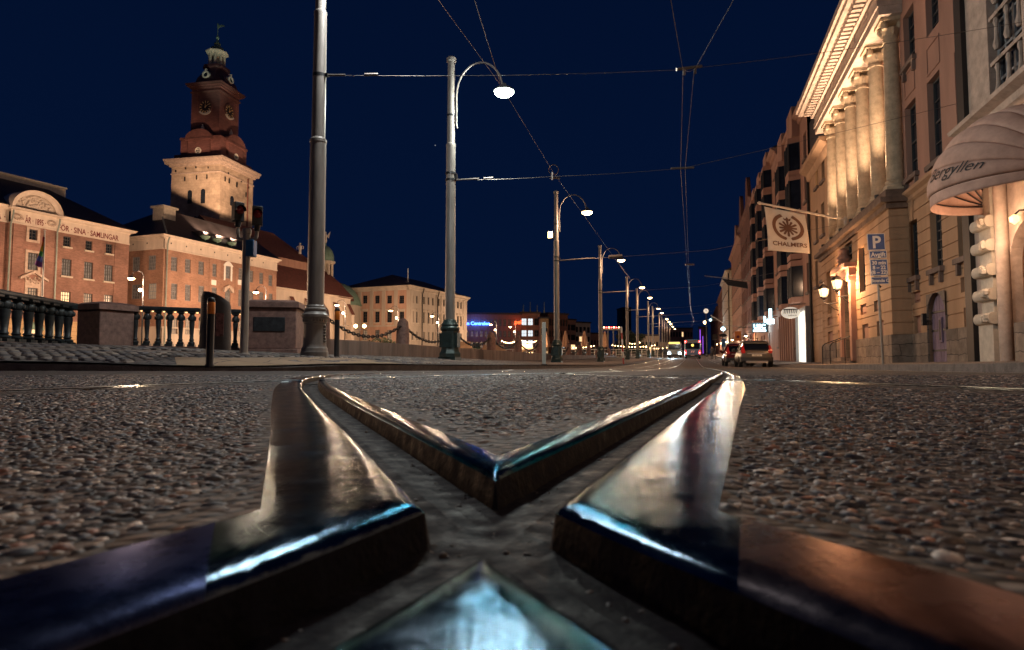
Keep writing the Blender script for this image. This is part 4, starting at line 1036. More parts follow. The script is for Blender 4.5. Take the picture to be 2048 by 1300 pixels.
for x in (-.7, .7): MB().lathe([(0,-.3),(.26,-.12),(.3,.05),(.2,.26),(0,.32)], 12, (x,0,5.62)).build('globe', X['bulbw2'], tw)
light('lamp_light', (p.x, p.y-1, 6.1), 350, WARM, .3)
# ================= LEFT: MUSEUM =================
ZG = .48
Lm = Vector((-41.5, 69.75))-24*Vector(MD)
mus = thing('brick_museum', 'red brick museum with carved arched gable and lettered frieze, far left', 'museum', (Lm.x, Lm.y, 0), R(90-22))
fm = Fac(mus, Lm, MD); LM = 24.0
zE = 13.98
def zpx(f, px, py): return f.z(px, py)
ur0, ur1 = fm.u(14, 500), fm.u(107, 500)           # the central projection
wins = []
for r in [(126.6,141.7,473,493.5),(171,184.8,481.7,501),(211.7,225,488,507.5)]: wins.append((fm.rect(*r), 3, 3, 'glass', 1))
for r in [(123.4,142.8,518,552),(168,186,524,558),(208.5,226,530,563)]: wins.append((fm.rect(*r), 4, 5, 'glassdim', 1))
for i, r in enumerate([(121.7,141,583,622),(167,185,587,624),(208,226,590,625)]): wins.append((fm.rect(*r), 4, 5, 'lit' if i == 0 else 'litdim', 1))
mid = [(fm.rect(53.4,70.6,459.5,480.6), 2, 3, 'glass', 0), (fm.rect(50.6,71.7,506,543), 4, 5, 'glassdim', 0), (fm.rect(49.5,70.6,576,612), 4, 5, 'litdim', 0)]
X['glassdim'] = mat('faintly lit glass', (.20,.22,.24), .2, var=.6, vs=2)
# mirror the right wing to the left of the projection, outside the picture
def shift(r, d): return (r[0]+d, r[1]+d, r[2], r[3])
lw = [(shift(w[0], -(w[0][0]-ur1)-(w[0][1]-ur0)), *w[1:]) for w in wins]
lw = [w for w in lw if w[0][0] > .3]
zB = 4.25
P_ = -.28                                  # the projection stands out
mb = MB(); mb.mi = 0
wall(mb, ur1, LM-1.6, zB, zE-1.0, [w[0] for w in wins]); wall(mb, 0, ur0, zB, zE-1.0, [w[0] for w in lw])
wall(mb, ur0, ur1, zB, zE-1.0, [w[0] for w in mid], y=P_, rev=.3)
mb.face([(ur0,0,zB),(ur0,P_,zB),(ur0,P_,zE-1),(ur0,0,zE-1)]); mb.face([(ur1,P_,zB),(ur1,0,zB),(ur1,0,zE-1),(ur1,P_,zE-1)])
fm.add(mb, 'brick_wall', X['museum'], smooth=False)
mb = MB(); rus = [zB+.5*k for k in range(1, 20)]
um0, um1 = fm.u(40, 520), fm.u(81, 520)
for a, b, y in ((LM-1.6, LM, -.06), (ur0+.25, um0, P_-.07), (um1, ur1-.2, P_-.07)):
    wall(mb, a, b, zB, zE-1.0, y=y, grooves=rus, gw=.05, gd=.045)
    mb.face([(a,y,zB),(a,0,zB),(a,0,zE-1),(a,y,zE-1)]); mb.face([(b,0,zB),(b,y,zB),(b,y,zE-1),(b,0,zE-1)])
fm.add(mb, 'rusticated_pier', X['museum'], smooth=False)
# ground floor of pale ashlar with an arched doorway
dr = fm.rect(41, 77, 641, 706); dr = (dr[0], dr[1], ZG, dr[3], 1.0)
gw = [fm.rect(x-7, x+7, 640, 690) for x in (132, 177, 218)]; gw = [(*g[:2], 1.6, 3.9, .9) for g in gw]
mb = MB(); wall(mb, 0, LM, ZG, zB-.25, [dr]+gw, y=-.10, grooves=[ZG+.55*k for k in range(1, 8)], gw=.05); mb.box(0, LM, -.2, 0, zB-.25, zB)
wall(mb, ur0-.2, ur1+.2, ZG, zB-.25, [dr], y=P_-.12, grooves=[ZG+.55*k for k in range(1, 8)], gw=.05)
fm.add(mb, 'ground_floor', X['yell'], smooth=False)
for g in gw: window(fm, g, 3, 3, gm='litdim', y=.1)
dw, dc = dr[1]-dr[0], (dr[0]+dr[1])/2
d = fm.add(MB().box(-dw/2,-.05,-.05,.05,ZG,ZG+2.2).box(.05,dw/2,-.05,.05,ZG,ZG+2.2).box(-dw/2,dw/2,-.08,.05,ZG+2.2,ZG+2.4), 'door', X['framegrey'], u=dc, y=.12)
MB().box(-dw*.4,-.15,-.07,-.055,ZG+1.0,ZG+2.0).box(.15,dw*.4,-.07,-.055,ZG+1.0,ZG+2.0).prism([(dw/2*.9*math.cos(a), ZG+2.45+(dr[3]-ZG-2.5)*math.sin(a)) for a in np.linspace(0, math.pi, 12)], -.03, .0).build('door_light', X['lit'], d)
fm.add(MB().lathe([(dw*.55,-.0),(dw*.5,.35),(dw*.3,.62),(0,.75)], 16, a0=math.pi, a1=2*math.pi), 'door_hood', X['copper'], u=dc, y=P_-.12, z=dr[3]-.9)
for w in wins+lw: window(fm, w[0], w[1], w[2], gm=w[3], y=.12, sill=1)
for w in mid: window(fm, w[0], w[1], w[2], gm=w[3], y=.12+P_)
mb = MB()
for w, a in ((mid[0][0], 0), (mid[1][0], 0), (mid[2][0], 1)):
    a_, b_, c_, d_ = w; y0 = P_-.08; t = .22
    mb.box(a_-t, a_, y0, P_+.02, c_-t, d_+t); mb.box(b_, b_+t, y0, P_+.02, c_-t, d_+t); mb.box(a_, b_, y0, P_+.02, d_, d_+t); mb.box(a_, b_, y0, P_+.02, c_-t, c_)
    if a:
        e = (a_+b_)/2; z0 = d_+t+.45; mb.box(a_-t, b_+t, y0+.02, P_+.02, d_+t, z0)
        for sgn in (-1, 1): mb.add([(e,y0-.25,z0+.95),(e,y0-.25,z0+.72),(e+sgn*1.25,y0-.25,z0),(e+sgn*1.25,y0-.25,z0+.22),(e,P_,z0+.95),(e,P_,z0+.72),(e+sgn*1.25,P_,z0),(e+sgn*1.25,P_,z0+.22)], [(0,1,2,3),(0,3,7,4),(1,5,6,2),(2,6,7,3)])
        mb.box(a_-.1, b_+.1, y0+.03, P_+.02, z0+1.0, mid[1][0][2]-.3)
fm.add(mb, 'stone_surround', X['stone'], smooth=False)
# carved panel lumps
mb = MB(); e = (mid[2][0][0]+mid[2][0][1])/2; zt = mid[1][0][2]
for k in range(26): mb.lathe([(0,-.1),(.09,-.05),(.1,.04),(0,.1)], 6, (e+random.uniform(-.75,.75), P_-.07, zt-random.uniform(.4,1.1)))
fm.add(mb, 'carving', X['stone'])
# frieze with lettering, cornice, arched gable
mb = MB(); wall(mb, ur1, LM, zE-1.0, zE+.02, y=-.05); wall(mb, 0, ur0, zE-1.0, zE+.02, y=-.05); wall(mb, ur0, ur1, zE-1.0, zE+.3, y=P_-.06)
mb.box(ur1, LM+.05, -.13, -.05, zE-1.06, zE-.95); mb.box(0, ur0, -.13, -.05, zE-1.06, zE-.95); mb.box(ur0-.05, ur1+.05, P_-.16, P_-.05, zE-1.06, zE-.95)
fm.add(mb, 'frieze', X['white'], smooth=False)
pr = ((0,0),(.08,.05),(.1,.16),(.22,.22),(.45,.3),(.5,.42),(.6,.5))
cornice(fm, ur1, LM, zE-.02, X['white'], pr); cornice(fm, 0, ur0, zE-.02, X['white'], pr)
u0, u1 = fm.u(115.5, 455), fm.u(236, 478); ub, uc = fm.u(41, 442), fm.u(87, 448)
lettering(fm, 'FÖR · SINA · SAMLINGAR', .78, X['darkred'], (u0+u1)/2, -.06, zE-.84, sx=.94, bold=.012, fit=u1-u0)
lettering(fm, '· ÅR · 1895 ·', .80, X['darkred'], (ub+uc)/2, P_-.07, zE-.80, sx=.92, bold=.012, fit=uc-ub)
lettering(fm, 'SKA ·', .78, X['darkred'], ur0-1.1, -.06, zE-.84, sx=.94, bold=.012)
e = (ur0+ur1)/2; hw = (ur1-ur0)/2+.25; rise = 1.95; mb = MB()
arc = lambda r, n=26: [(e+r*hw*math.cos(a), zE+.35+r*rise*math.sin(a)*1.0) for a in np.linspace(math.pi, 0, n)]
ao, ai, am = arc(1.0), arc(.80), arc(.92); n = len(ao)
for k in range(n-1):
    mb.face([(ai[k][0],P_-.30,ai[k][1]),(ai[k+1][0],P_-.30,ai[k+1][1]),(am[k+1][0],P_-.42,am[k+1][1]),(am[k][0],P_-.42,am[k][1])])
    mb.face([(am[k][0],P_-.42,am[k][1]),(am[k+1][0],P_-.42,am[k+1][1]),(ao[k+1][0],P_-.62,ao[k+1][1]),(ao[k][0],P_-.62,ao[k][1])])
    mb.face([(ao[k][0],P_-.62,ao[k][1]),(ao[k+1][0],P_-.62,ao[k+1][1]),(ao[k+1][0],1.2,ao[k+1][1]),(ao[k][0],1.2,ao[k][1])])
    mb.face([(ai[k][0],P_-.30,ai[k][1]),(ai[k][0],P_-.05,ai[k][1]),(ai[k+1][0],P_-.05,ai[k+1][1]),(ai[k+1][0],P_-.30,ai[k+1][1])])
mb.face([(x,P_-.05,z) for x, z in [(ai[0][0], zE+.3)]+ai+[(ai[-1][0], zE+.3)]][::-1])
mb.box(ur0-.3, ur1+.3, P_-.55, P_+.1, zE+.24, zE+.40)
for k in range(90):
    a = random.uniform(.25, math.pi-.25); r = random.uniform(.1, .66); mb.lathe([(0,-.12),(.13,-.05),(.14,.05),(0,.12)], 6, (e+r*hw*math.cos(a), P_-.06, zE+.55+r*rise*math.sin(a)))
fm.add(mb, 'arched_gable', X['white'], ang=30)
mb = MB()
for q in (fm.u(31, 440), fm.u(98.5, 450)):
    for k in range(12): mb.lathe([(0,-.1),(.12,-.05),(.12,.05),(0,.1)], 6, (q+.33*math.cos(k*.52), P_-.08, zE-.42+.22*math.sin(k*.52)))
fm.add(mb, 'carving', X['stone'])
body(fm, LM, zE, 16, ZG, X['museum'])
hiproof(fm, -.5, LM+.55, -.55, 16.5, zE+.48, 5.0, X['roof'], .0, .75)
fm.add(MB().box(0, fm.u(129, 400)+4.2, 6.3, 7.0, zE+3.6, zE+5.0).box(0, fm.u(129, 400)+4.3, 6.2, 7.1, zE+5.0, zE+5.15), 'roof_parapet', X['lightstone'])
for px in (13.5, 107.5):
    u = fm.u(px, 500); fm.add(MB().tube([(u,-.75,zE+.1),(u,-.72,zE-.3),(u,-.42,zE-1.2),(u,-.42,ZG+1)], .075, 8), 'downpipe', X['zinc'])
for i in range(3):
    pass
# flag pole with a hanging rainbow flag
p = at(79.5, 700, 50); zt = zat(459, 50)
fp = thing('flagpole', 'white flagpole with hanging rainbow flag before the brick museum', 'flagpole', (p.x, p.y, ZG))
MB().lathe([(.09,0),(.07,zt*.5),(.045,zt-ZG-.1),(.09,zt-ZG-.07),(.0,zt-ZG)], 10).build('pole', X['signwhite'], fp)
za, zb = zat(474, 50)-ZG, zat(532, 50)-ZG
fl = tag(MB().build('rainbow_flag', X['white'], fp)); 
for k in range(6):
    f0, f1 = k/6, (k+1)/6; mb = MB(); rings = []
    for f in np.linspace(f0, f1, 5):
        w_ = .10+.42*f**1.5; z = za+(zb-za)*f
        rings.append([(-.05-.35*f**2+w_*.4*math.cos(a)+.1*w_*math.cos(3*a+5*f), -.05+.16*math.sin(a)*w_*2+.05*math.sin(4*a), z-.25*f*math.cos(a)*w_) for a in np.linspace(0, 2*math.pi, 16, endpoint=False)])
    mb.loft(rings, caps=(k in (0, 5))); mb.build('stripe', RB[k], fl)

# ================= SECOND BRICK BUILDING =================
C2 = Vector((-38.35, 71)); D2 = Vector((math.sin(R(19.8)), math.cos(R(19.8)))); N2 = Vector((-D2.y, D2.x))
b2 = thing('brick_house', 'orange brick building with white cornice and downpipe between museum and church', 'building', (C2.x, C2.y, 0), math.atan2(D2.y, D2.x))
f2 = Fac(b2, C2, D2); L2 = 18.3; f2l = Fac(b2, C2+N2*5.4, -N2); zE2 = zat(472, 71)
cols = [(342,354.5),(370,381.3),(396.8,408),(422.6,433.6),(450,461),(476.6,487),(498.5,506.7),(518.6,526.6),(537,545)]
w2 = []
for i, (a, b) in enumerate(cols):
    f = i/8; y0, y1 = 514+36*f, 542+30*f; r = f2.rect(a, b, y0, y1); w2.append((r, 0 if i != 4 else 2))
    r = f2.rect(a, b, 567+20*f, 599+22*f); w2.append((r, 1))
    r = f2.rect(a, b, 636+8*f, 668+8*f); w2.append((r, 3))
hs = [w[0] for w in w2]; zc = zE2-1.35; zg2 = 4.1
mb = MB(); wall(mb, 0, L2, zg2, zc, hs)
fl_ = [f2l.rect(264.5,279.5,514,542), f2l.rect(296.5,311.5,511,540), f2l.rect(263,282.5,569,598), f2l.rect(296,312.5,567,598)]
f2.add(mb, 'brick_wall', X['b2'], smooth=False)
mb = MB(); wall(mb, 0, 5.4, zg2, zc, fl_); f2l.add(mb, 'brick_wall', X['b2'], smooth=False)
mb = MB(); wall(mb, 0, L2, ZG, zg2, [h for h in hs if h[2] < 4], y=-.08); mb.box(-.1, L2, -.16, -.0, zg2-.1, zg2+.08); f2.add(mb, 'ground_floor', X['cream'], smooth=False)
mb = MB(); wall(mb, 0, 5.4, ZG, zg2, y=-.08); mb.box(0, 5.4, -.16, -.0, zg2-.1, zg2+.08); f2l.add(mb, 'ground_floor', X['cream'], smooth=False)
for r, k in w2: window(f2, r, 3, 4, fm='framegrey', gm=('glassw', 'glassw', 'glassdim', 'litdim')[k], y=.1)
for i, r in enumerate(fl_): window(f2l, r, 4, 4, fm='framegrey', gm='glassw' if i < 3 else 'litdim', y=.1)
for fc, l in ((f2, L2), (f2l, 5.4)):
    mb = MB(); wall(mb, 0, l, zc, zE2-.2, y=-.06); mb.box(0, l, -.16, -.05, zc-.08, zc+.06)
    fc.add(mb, 'frieze', X['white'], smooth=False)
    cornice(fc, 0, l, zE2-.3, X['white'], ((.06,0),(.15,.06),(.18,.2),(.42,.3),(.45,.42),(.5,.46)), ends=(fc is f2))
    mb = MB()
    for k in range(int(l/2.1)): mb.box(.8+2.1*k, .94+2.1*k, -.075, -.05, zE2-.75, zE2-.58)
    fc.add(mb, 'vent', X['black'])
# ornate white window, panels, door hood, rusticated strips
r = hs[12]; e = (r[0]+r[1])/2; mb = MB(); t = .22
mb.prism([(r[0]-t,r[2]-.3),(r[0]-t,r[3]-.1),(r[0]-t-.12,r[3]+.05),(r[0]+.1,r[3]+.45),(e,r[3]+.62),(r[1]-.1,r[3]+.45),(r[1]+t+.12,r[3]+.05),(r[1]+t,r[3]-.1),(r[1]+t,r[2]-.3),(r[1],r[2]-.25),(r[1],r[3]),(r[0],r[3]),(r[0],r[2]-.25)], -.1, .03)
f2.add(mb, 'white_surround', X['signwhite'], smooth=False)
mb = MB()
for px in (427, 480): q = f2.rect(px-5, px+5, 560, 570); mb.box(q[0], q[1], -.06, .02, q[2], q[3])
f2.add(mb, 'white_panel', X['signwhite'])
q = f2.rect(444, 466, 567, 585); e = (q[0]+q[1])/2; mb = MB().prism([(e-.85,q[2]),(e-.7,q[2]+.55),(e,q[2]+.95),(e+.7,q[2]+.55),(e+.85,q[2]),(e+.6,q[2]),(e,q[2]+.6),(e-.6,q[2])], -.3, .02); f2.add(mb, 'door_hood', X['stone'])
mb = MB()
for a, b in ((413, 419), (466, 472), (438, 443)):
    wall(mb, f2.u(a), f2.u(b), zg2, zc, y=-.05, grooves=[zg2+.45*k for k in range(1, 22)], gw=.05)
f2.add(mb, 'rusticated_pier', X['b2'], smooth=False)
f2.add(MB().tube([(.25,-.5,zE2-.1),(.15,-.45,zE2-.5),(.3,-.2,zE2-1.0),(.3,-.16,zc-.5),(.3,-.16,ZG)], .08, 8), 'downpipe', X['zinc'])
body(f2, L2, zE2, 13, ZG, X['b2'], left=False); f2l.add(MB().box(-7.6, 0, -.0, .2, ZG, zE2), 'rear_wall', X['b2'])
hiproof(f2, -.45, L2+.4, -.45, 13.4, zE2+.15, 4.6, X['roof'], .9, .1)
for px in (330,): f2.add(MB().tube([(.1,-.2,zE2+.35),(2.5,3.2,zE2+2.9)], .09, 6), 'ridge_cap', X['zinc'])
p = at(328, 447, 78); q = zat(421, 78)
f2.add(MB().box(-.85,.85,-.85,.85,-1.5,q-p.z-.25).box(-1.05,1.05,-1.05,1.05,q-p.z-.25,q-p.z).box(-.5,.5,-.89,-.8,.2,1.0), 'chimney', X['lightstone'], u=4.0, y=4.6, z=p.z)
# roof floodlights and dormer
RFL = []
for px, py, Y in ((412, 470, 82), (436, 477, 85), (465, 485, 88)):
    loc = Vector((f2.u(px, 470), .1, zE2+.75)); RFL.append(f2.W @ Vector((loc.x, loc.y-.2, loc.z+.75)))
    m = MB().lathe([(.06,-1.0),(.06,-.1),(.4,.0),(.55,.25),(.6,.3),(.45,.34),(0,.36)], 12); f2.add(m, 'roof_floodlight', X['copper'], u=loc.x, y=loc.y, z=loc.z)
ud = f2.u(440, 480); f2.add(MB().box(ud-2.6, ud+3.4, .6, 4, zE2+.3, zE2+1.7), 'dormer', X['roof'], smooth=False)
mb = MB(); 
for k in range(4): mb.box(ud-2.2+1.5*k, ud-1.2+1.5*k, .56, .6, zE2+.6, zE2+1.4)
f2.add(mb, 'dormer_window', X['framegrey'])

# ================= CHURCH TOWER =================
TY = 98; ph = R(11); tc_ = Vector((-44.64, 98))+4.25*(Vector((-math.cos(ph), math.sin(ph)))+Vector((math.sin(ph), math.cos(ph))))
tw = thing('church_tower', 'floodlit stone church tower with dark brick clock stage and white lantern', 'church tower', (tc_.x, tc_.y, 0), -ph)
zT = zat(326, TY); Hw = 4.25
mb = MB(); rings = []
for z, w_ in ((ZG, Hw+.35), (12, Hw+.12), (zT, Hw)): rings.append([(-w_,-w_,z),(w_,-w_,z),(w_,w_,z),(-w_,w_,z)])
mb.loft(rings); sh = mb.build('shaft', X['tstone'], tw, smooth=False)
m = MB(); zc0 = zT-.1
for o, a, b in ((.12,-1.3,-1.1),(.3,-.1,.25),(.75,.25,.7),(.9,.7,1.0)): m.box(-Hw-o,Hw+o,-Hw-o,Hw+o,zc0+a,zc0+b)
m.build('cornice', X['stone'], tw, smooth=False)
def tz(py): return zat(py, TY+4)
def slit(px, py, wpx, hpx, face):
    """small dark openings in the shaft, cut as arched dark recess frames"""
    Y = TY+2.2; z = zat(py, Y); w_ = wpx/12.9; h = hpx/12.9
    if face == 0:
        x = -Hw+(px-338)/104*2*Hw; m = MB(); m.prism([(x-w_/2,z-h/2),(x+w_/2,z-h/2),(x+w_/2,z+h/2-w_/2)]+[(x+w_/2*math.cos(a), z+h/2-w_/2+w_/2*math.sin(a)) for a in np.linspace(.3, 2.8, 6)]+[(x-w_/2,z+h/2-w_/2)], -Hw-.12, -Hw+.1)
    else:
        y = -Hw+(px-442)/65*2*Hw; m = MB(); m.prism([(y-w_/2,z-h/2),(y+w_/2,z-h/2),(y+w_/2,z+h/2-w_/2)]+[(y+w_/2*math.cos(a), z+h/2-w_/2+w_/2*math.sin(a)) for a in np.linspace(.3, 2.8, 6)]+[(y-w_/2,z+h/2-w_/2)], Hw-.1, Hw+.12, axis='x')
    m.build('window' if hpx > 14 else 'slit', X['black'] if hpx < 14 else X['glass'], tw, smooth=False)
for px, py, a, b, fc in ((379,398,9,27,0),(407,398,9,29,0),(392,360,2,9,0),(414,360,2,9,0),(367,362,2,9,0),(347,345,2,4,0),(368,341,2,4,0),(390,340,2,4,0),(416,342,2,4,0),(392,448,8,22,0),(464,400,7,20,1),(481,405,7,20,1),(473,363,3,11,1),(450,362,2,10,1),(458,362,2,10,1),(492,375,2,10,1),(456,348,2,4,1),(482,352,2,4,1),(497,358,2,4,1)):
    slit(px, py, a*(1.5 if fc else 1), b, fc)
MB().tube([(Hw+.1, 2.7, zT-.5), (Hw+.2, 2.7, 10)], .1, 6).build('downpipe', X['rooftile'], tw)
# pedimented brick stage
zA, zBk = zc0+1.0, tz(279)
m = MB(); w_ = 3.72; m.box(-w_-.35,w_+.35,-w_-.35,w_+.35,zA,zA+.9); w_ = 3.45; m.box(-w_,w_,-w_,w_,zA+.9,zBk-.4); m.box(-w_-.12,w_+.12,-w_-.12,w_+.12,zBk-.75,zBk-.4); m.box(-2.9,2.9,-2.9,2.9,zBk-.4,zBk+.1)
m.build('pedimented_stage', X['tbrick'], tw, smooth=False)
for k in range(4):
    rot = Matrix.Rotation(k*math.pi/2, 4, 'Z'); m = MB(); a_ = [(2.05*math.cos(a), 1.25*math.sin(a)) for a in np.linspace(math.pi, 0, 16)]
    m.prism([(-2.3,0)]+[(x*1.12, z*1.14) for x, z in a_]+[(2.3,0)], -4.05, -2.8); m.box(-2.3,2.3,-4.15,-3,-.3,0); m.box(-1.9,1.9,-3.85,-3.3,-zBk+zA+1.3,-.3)
    g = m.build('pediment', X['tbrick'], tw, mat=rot @ T((0,0,zBk-.75)), ang=30)
    m = MB(); m.lathe([(.52,0),(.52,.14),(.4,.14),(.4,0)], 20, caps=False)
    for q in (-.16, .16): m.box(q-.03,q+.03,-.5,.5,.02,.1); m.box(-.5,.5,q-.03,q+.03,.02,.1)
    m.build('round_window', X['bust'], tw, mat=rot @ T((0,-3.86,zat(300, TY)+.3)) @ Matrix.Rotation(R(90), 4, 'X'))
    MB().lathe([(.5,0),(.5,.03)], 18).build('pane', X['glass'], tw, mat=rot @ T((0,-3.87,zat(300, TY)+.3)) @ Matrix.Rotation(R(90), 4, 'X'))
    u = MB().lathe([(.16,0),(.2,.12),(.1,.25),(.22,.5),(.3,.85),(.2,1.1),(.26,1.15),(.1,1.3),(.12,1.5),(0,1.6)], 10); u.build('urn', X['bust'], tw, mat=rot @ T((-.05,-2.95,zBk+.2)))
# clock stage
zD = tz(181); w3 = 2.45
m = MB(); m.box(-w3,w3,-w3,w3,zBk,zD-.1)
for k in range(4):
    pass
for sx_ in (-1, 1):
    for sy in (-1, 1): m.box(sx_*(w3-.45)-.5,sx_*(w3-.45)+.5,sy*(w3-.45)-.5,sy*(w3-.45)+.5,zBk,zD-.1)
m.build('clock_stage', X['tbrick'], tw, smooth=False)
m = MB()
for o, a, b in ((.22,-.8,-.6),(.3,-.1,.15),(.6,.15,.4),(.75,.4,.62)): m.box(-w3-o,w3+o,-w3-o,w3+o,zD+a-.1,zD+b-.1)
m.build('cornice', X['tbrick'], tw, smooth=False)
zK = tz(221)
for k in range(4):
    rot = Matrix.Rotation(k*math.pi/2, 4, 'Z') @ T((0,-w3-.02,zK)) @ Matrix.Rotation(R(90), 4, 'X')
    MB().lathe([(1.2,0),(1.2,.12),(1.02,.12),(1.02,.02)], 28, caps=False).build('clock_surround', X['tbrick'], tw, mat=rot)
    c = MB().lathe([(1.03,0),(1.03,.05)], 28).build('clock_face', X['black'], tw, mat=rot)
    m = MB()
    for q in range(12):
        a = q*math.pi/6; ca, sa = math.cos(a), math.sin(a)
        m.add([(.64*ca-.06*sa,.64*sa+.06*ca,.07),(.64*ca+.06*sa,.64*sa-.06*ca,.07),(.98*ca+.09*sa,.98*sa-.09*ca,.07),(.98*ca-.09*sa,.98*sa+.09*ca,.07)], [(0,1,2,3)])
    m.build('numeral', X['gold'], c)
    m = MB()
    for a, l, b in ((math.pi/2, .62, .09), (math.pi/2-.95, .92, .075)):
        ca, sa = math.cos(a), math.sin(a); m.add([(-.15*ca-b*sa,-.15*sa+b*ca,.09),(-.15*ca+b*sa,-.15*sa-b*ca,.09),(l*ca+.01*sa,l*sa-.01*ca,.09),(l*ca-.01*sa,l*sa+.01*ca,.09)], [(0,1,2,3)])
    m.build('hand', X['gold'], c)
    m = MB(); aa = np.linspace(-2.5, -.64, 10)
    for p, q in zip(aa, aa[1:]): m.add([(1.02*math.cos(p),1.02*math.sin(p),.0),(1.02*math.cos(q),1.02*math.sin(q),.0),(1.3*math.cos(q),1.3*math.sin(q),.0),(1.3*math.cos(p),1.3*math.sin(p),.0),(1.02*math.cos(p),1.02*math.sin(p),.2),(1.02*math.cos(q),1.02*math.sin(q),.2),(1.3*math.cos(q),1.3*math.sin(q),.2),(1.3*math.cos(p),1.3*math.sin(p),.2)], [(4,5,6,7),(0,1,5,4),(2,3,7,6)])
    m.build('swag', X['bust'], tw, mat=rot)
# bell roof, oculi, lantern, spire
z0, z1 = zD+.5, tz(131); H = z1-z0
prf = [(2.75,0),(2.72,.12),(2.5,.3),(2.05,.5),(1.75,.62),(1.55,.74),(1.5,.84),(1.75,.9),(1.7,1.0)]
m = MB(); m.loft([[(s_[0]*r, s_[1]*r, z0+f*H) for s_ in ((-1,-.62),(-.62,-1),(.62,-1),(1,-.62),(1,.62),(.62,1),(-.62,1),(-1,.62))] for r, f in prf]); m.build('bell_roof', X['roof2'] if 'roof2' in X else mat('dark maroon roof metal', (.07,.03,.035), .5, var=.4), tw, ang=20)
for k in range(4):
    rot = Matrix.Rotation(k*math.pi/2, 4, 'Z') @ T((0,-2.62,tz(158))) @ Matrix.Rotation(R(90), 4, 'X')
    MB().lathe([(.62,-.7),(.62,.1),(.38,.12),(.34,0)], 20, caps=False).box(-.1,.1,.55,.95,-.3,.1).build('oculus', X['bust'], tw, mat=rot)
    MB().lathe([(.4,-.05),(.4,.0)], 16).box(-.03,.03,-.36,.36,0,.05).box(-.36,.36,-.03,.03,0,.05).build('pane', X['glass'], tw, mat=rot)
zl0, zl1 = z1, tz(103); m = MB(); m.lathe([(1.45,0),(1.45,.25),(1.25,.3)], 8, (0,0,zl0), a0=math.pi/8, a1=2*math.pi+math.pi/8-1e-9)
for k in range(8):
    a = math.pi/8+k*math.pi/4; m.lathe([(.26,.25),(.22,.4),(.2,zl1-zl0-.3),(.3,zl1-zl0-.1)], 8, (1.12*math.cos(a), 1.12*math.sin(a), zl0))
m.lathe([(1.3,-.35),(1.35,-.2),(1.75,.05),(1.78,.2),(1.5,.25)], 8, (0,0,zl1)); m.lathe([(.55,0),(.55,zl1-zl0)], 8, (0,0,zl0))
m.build('lantern', X['lightstone'], tw, ang=20)
m = MB(); za_ = zl1+.2; m.lathe([(1.4,0),(1.2,.3),(.85,.55),(1.0,.62),(.95,.8),(.55,1.0),(.42,1.35),(.55,1.45),(.5,1.6),(.25,1.9),(.14,2.3),(.26,2.55),(.2,2.8),(.06,3.0),(.04,4.1)], 14, (0,0,za_)); m.build('spire', X['copper'], tw)
m = MB(); m.prism([(-.15,0),(.15,.1),(.4,.3),(.95,.28),(1.2,.12),(1.05,.42),(.6,.6),(.15,.55),(0,.85),(-.25,.95),(-.2,.6)], -.05, .05); m.build('weather_vane', X['copper'], tw, mat=T((.1,0,za_+4.1)))

# ================= CHURCH NAVE =================
nA = at(549, 728, 95); nB = at(699, 728, 111); nd_ = Vector((nB.x-nA.x, nB.y-nA.y)); LN = nd_.length
ch = thing('church', 'church with dark red roof, lit arched windows and green domed end', 'church', (nA.x, nA.y, 0), math.atan2(nd_.y, nd_.x))
fn = Fac(ch, (nA.x, nA.y), nd_); zn = zat(588, 103)
aw = []
for px in (649, 683): r = fn.rect(px-6, px+6, 612 if px < 660 else 614, 656); aw.append((*r[:4], 1.0))
for k in range(2): aw.append((1.6+k*3.4, 3.1+k*3.4, 3.4, zn-2.2, 1.0))
mb = MB(); wall(mb, 0, LN, ZG, zn, aw, rev=.35); fn.add(mb, 'nave_wall', X['white'], smooth=False)
for r in aw: window(fn, (*r[:4], 1), 3, 6, gm='glassdim', y=.3)
mb = MB()
for px in (640, 667, 695, 610, 580):
    u = fn.u(px); mb.prism([(-1.0,ZG),(0,ZG),(0,zn-1.0),(-.25,zn-1.5),(-.6,zn-2.4),(-1.0,zn-2.8)], u-.35, u+.35, axis='x')
fn.add(mb, 'buttress', X['white'], smooth=False)
mb = MB()
for px in (640, 667, 695, 610, 580):
    u = fn.u(px); mb.add([(u-.45,-1.1,zn-2.8),(u+.45,-1.1,zn-2.8),(u+.45,.0,zn-.9),(u-.45,.0,zn-.9)], [(0,1,2,3)])
fn.add(mb, 'buttress_cap', X['rooftile'], smooth=False)
cornice(fn, 0, LN, zn-.1, X['white'], ((.02,0),(.2,.15),(.35,.3)))
mb = MB(); zr1 = zat(545, 108); mb.add([(-2,-.5,zn+.2),(LN+.4,-.5,zn+.2),(LN-1.5,3.2,zr1),(-2,3.2,zr1)], [(0,1,2,3)]); fn.add(mb, 'aisle_roof', X['rooftile'], smooth=False)
mb = MB(); mb.box(-2, LN-6.0, 3.2, 3.6, zr1, zr1+1.3); fn.add(mb, 'clerestory', X['pinkst'], smooth=False)
zr2 = zat(470, 108); mb = MB(); mb.add([(-6,2.9,zr1+1.2),(LN-5.5,2.9,zr1+1.2),(LN-9,9,zr2),(-6,9,zr2),(LN-5.5,15,zr1+1.2),(-6,15,zr1+1.2)], [(0,1,2,3),(1,4,2),(3,2,4,5),(0,3,5)]); fn.add(mb, 'nave_roof', X['rooftile'], smooth=False)
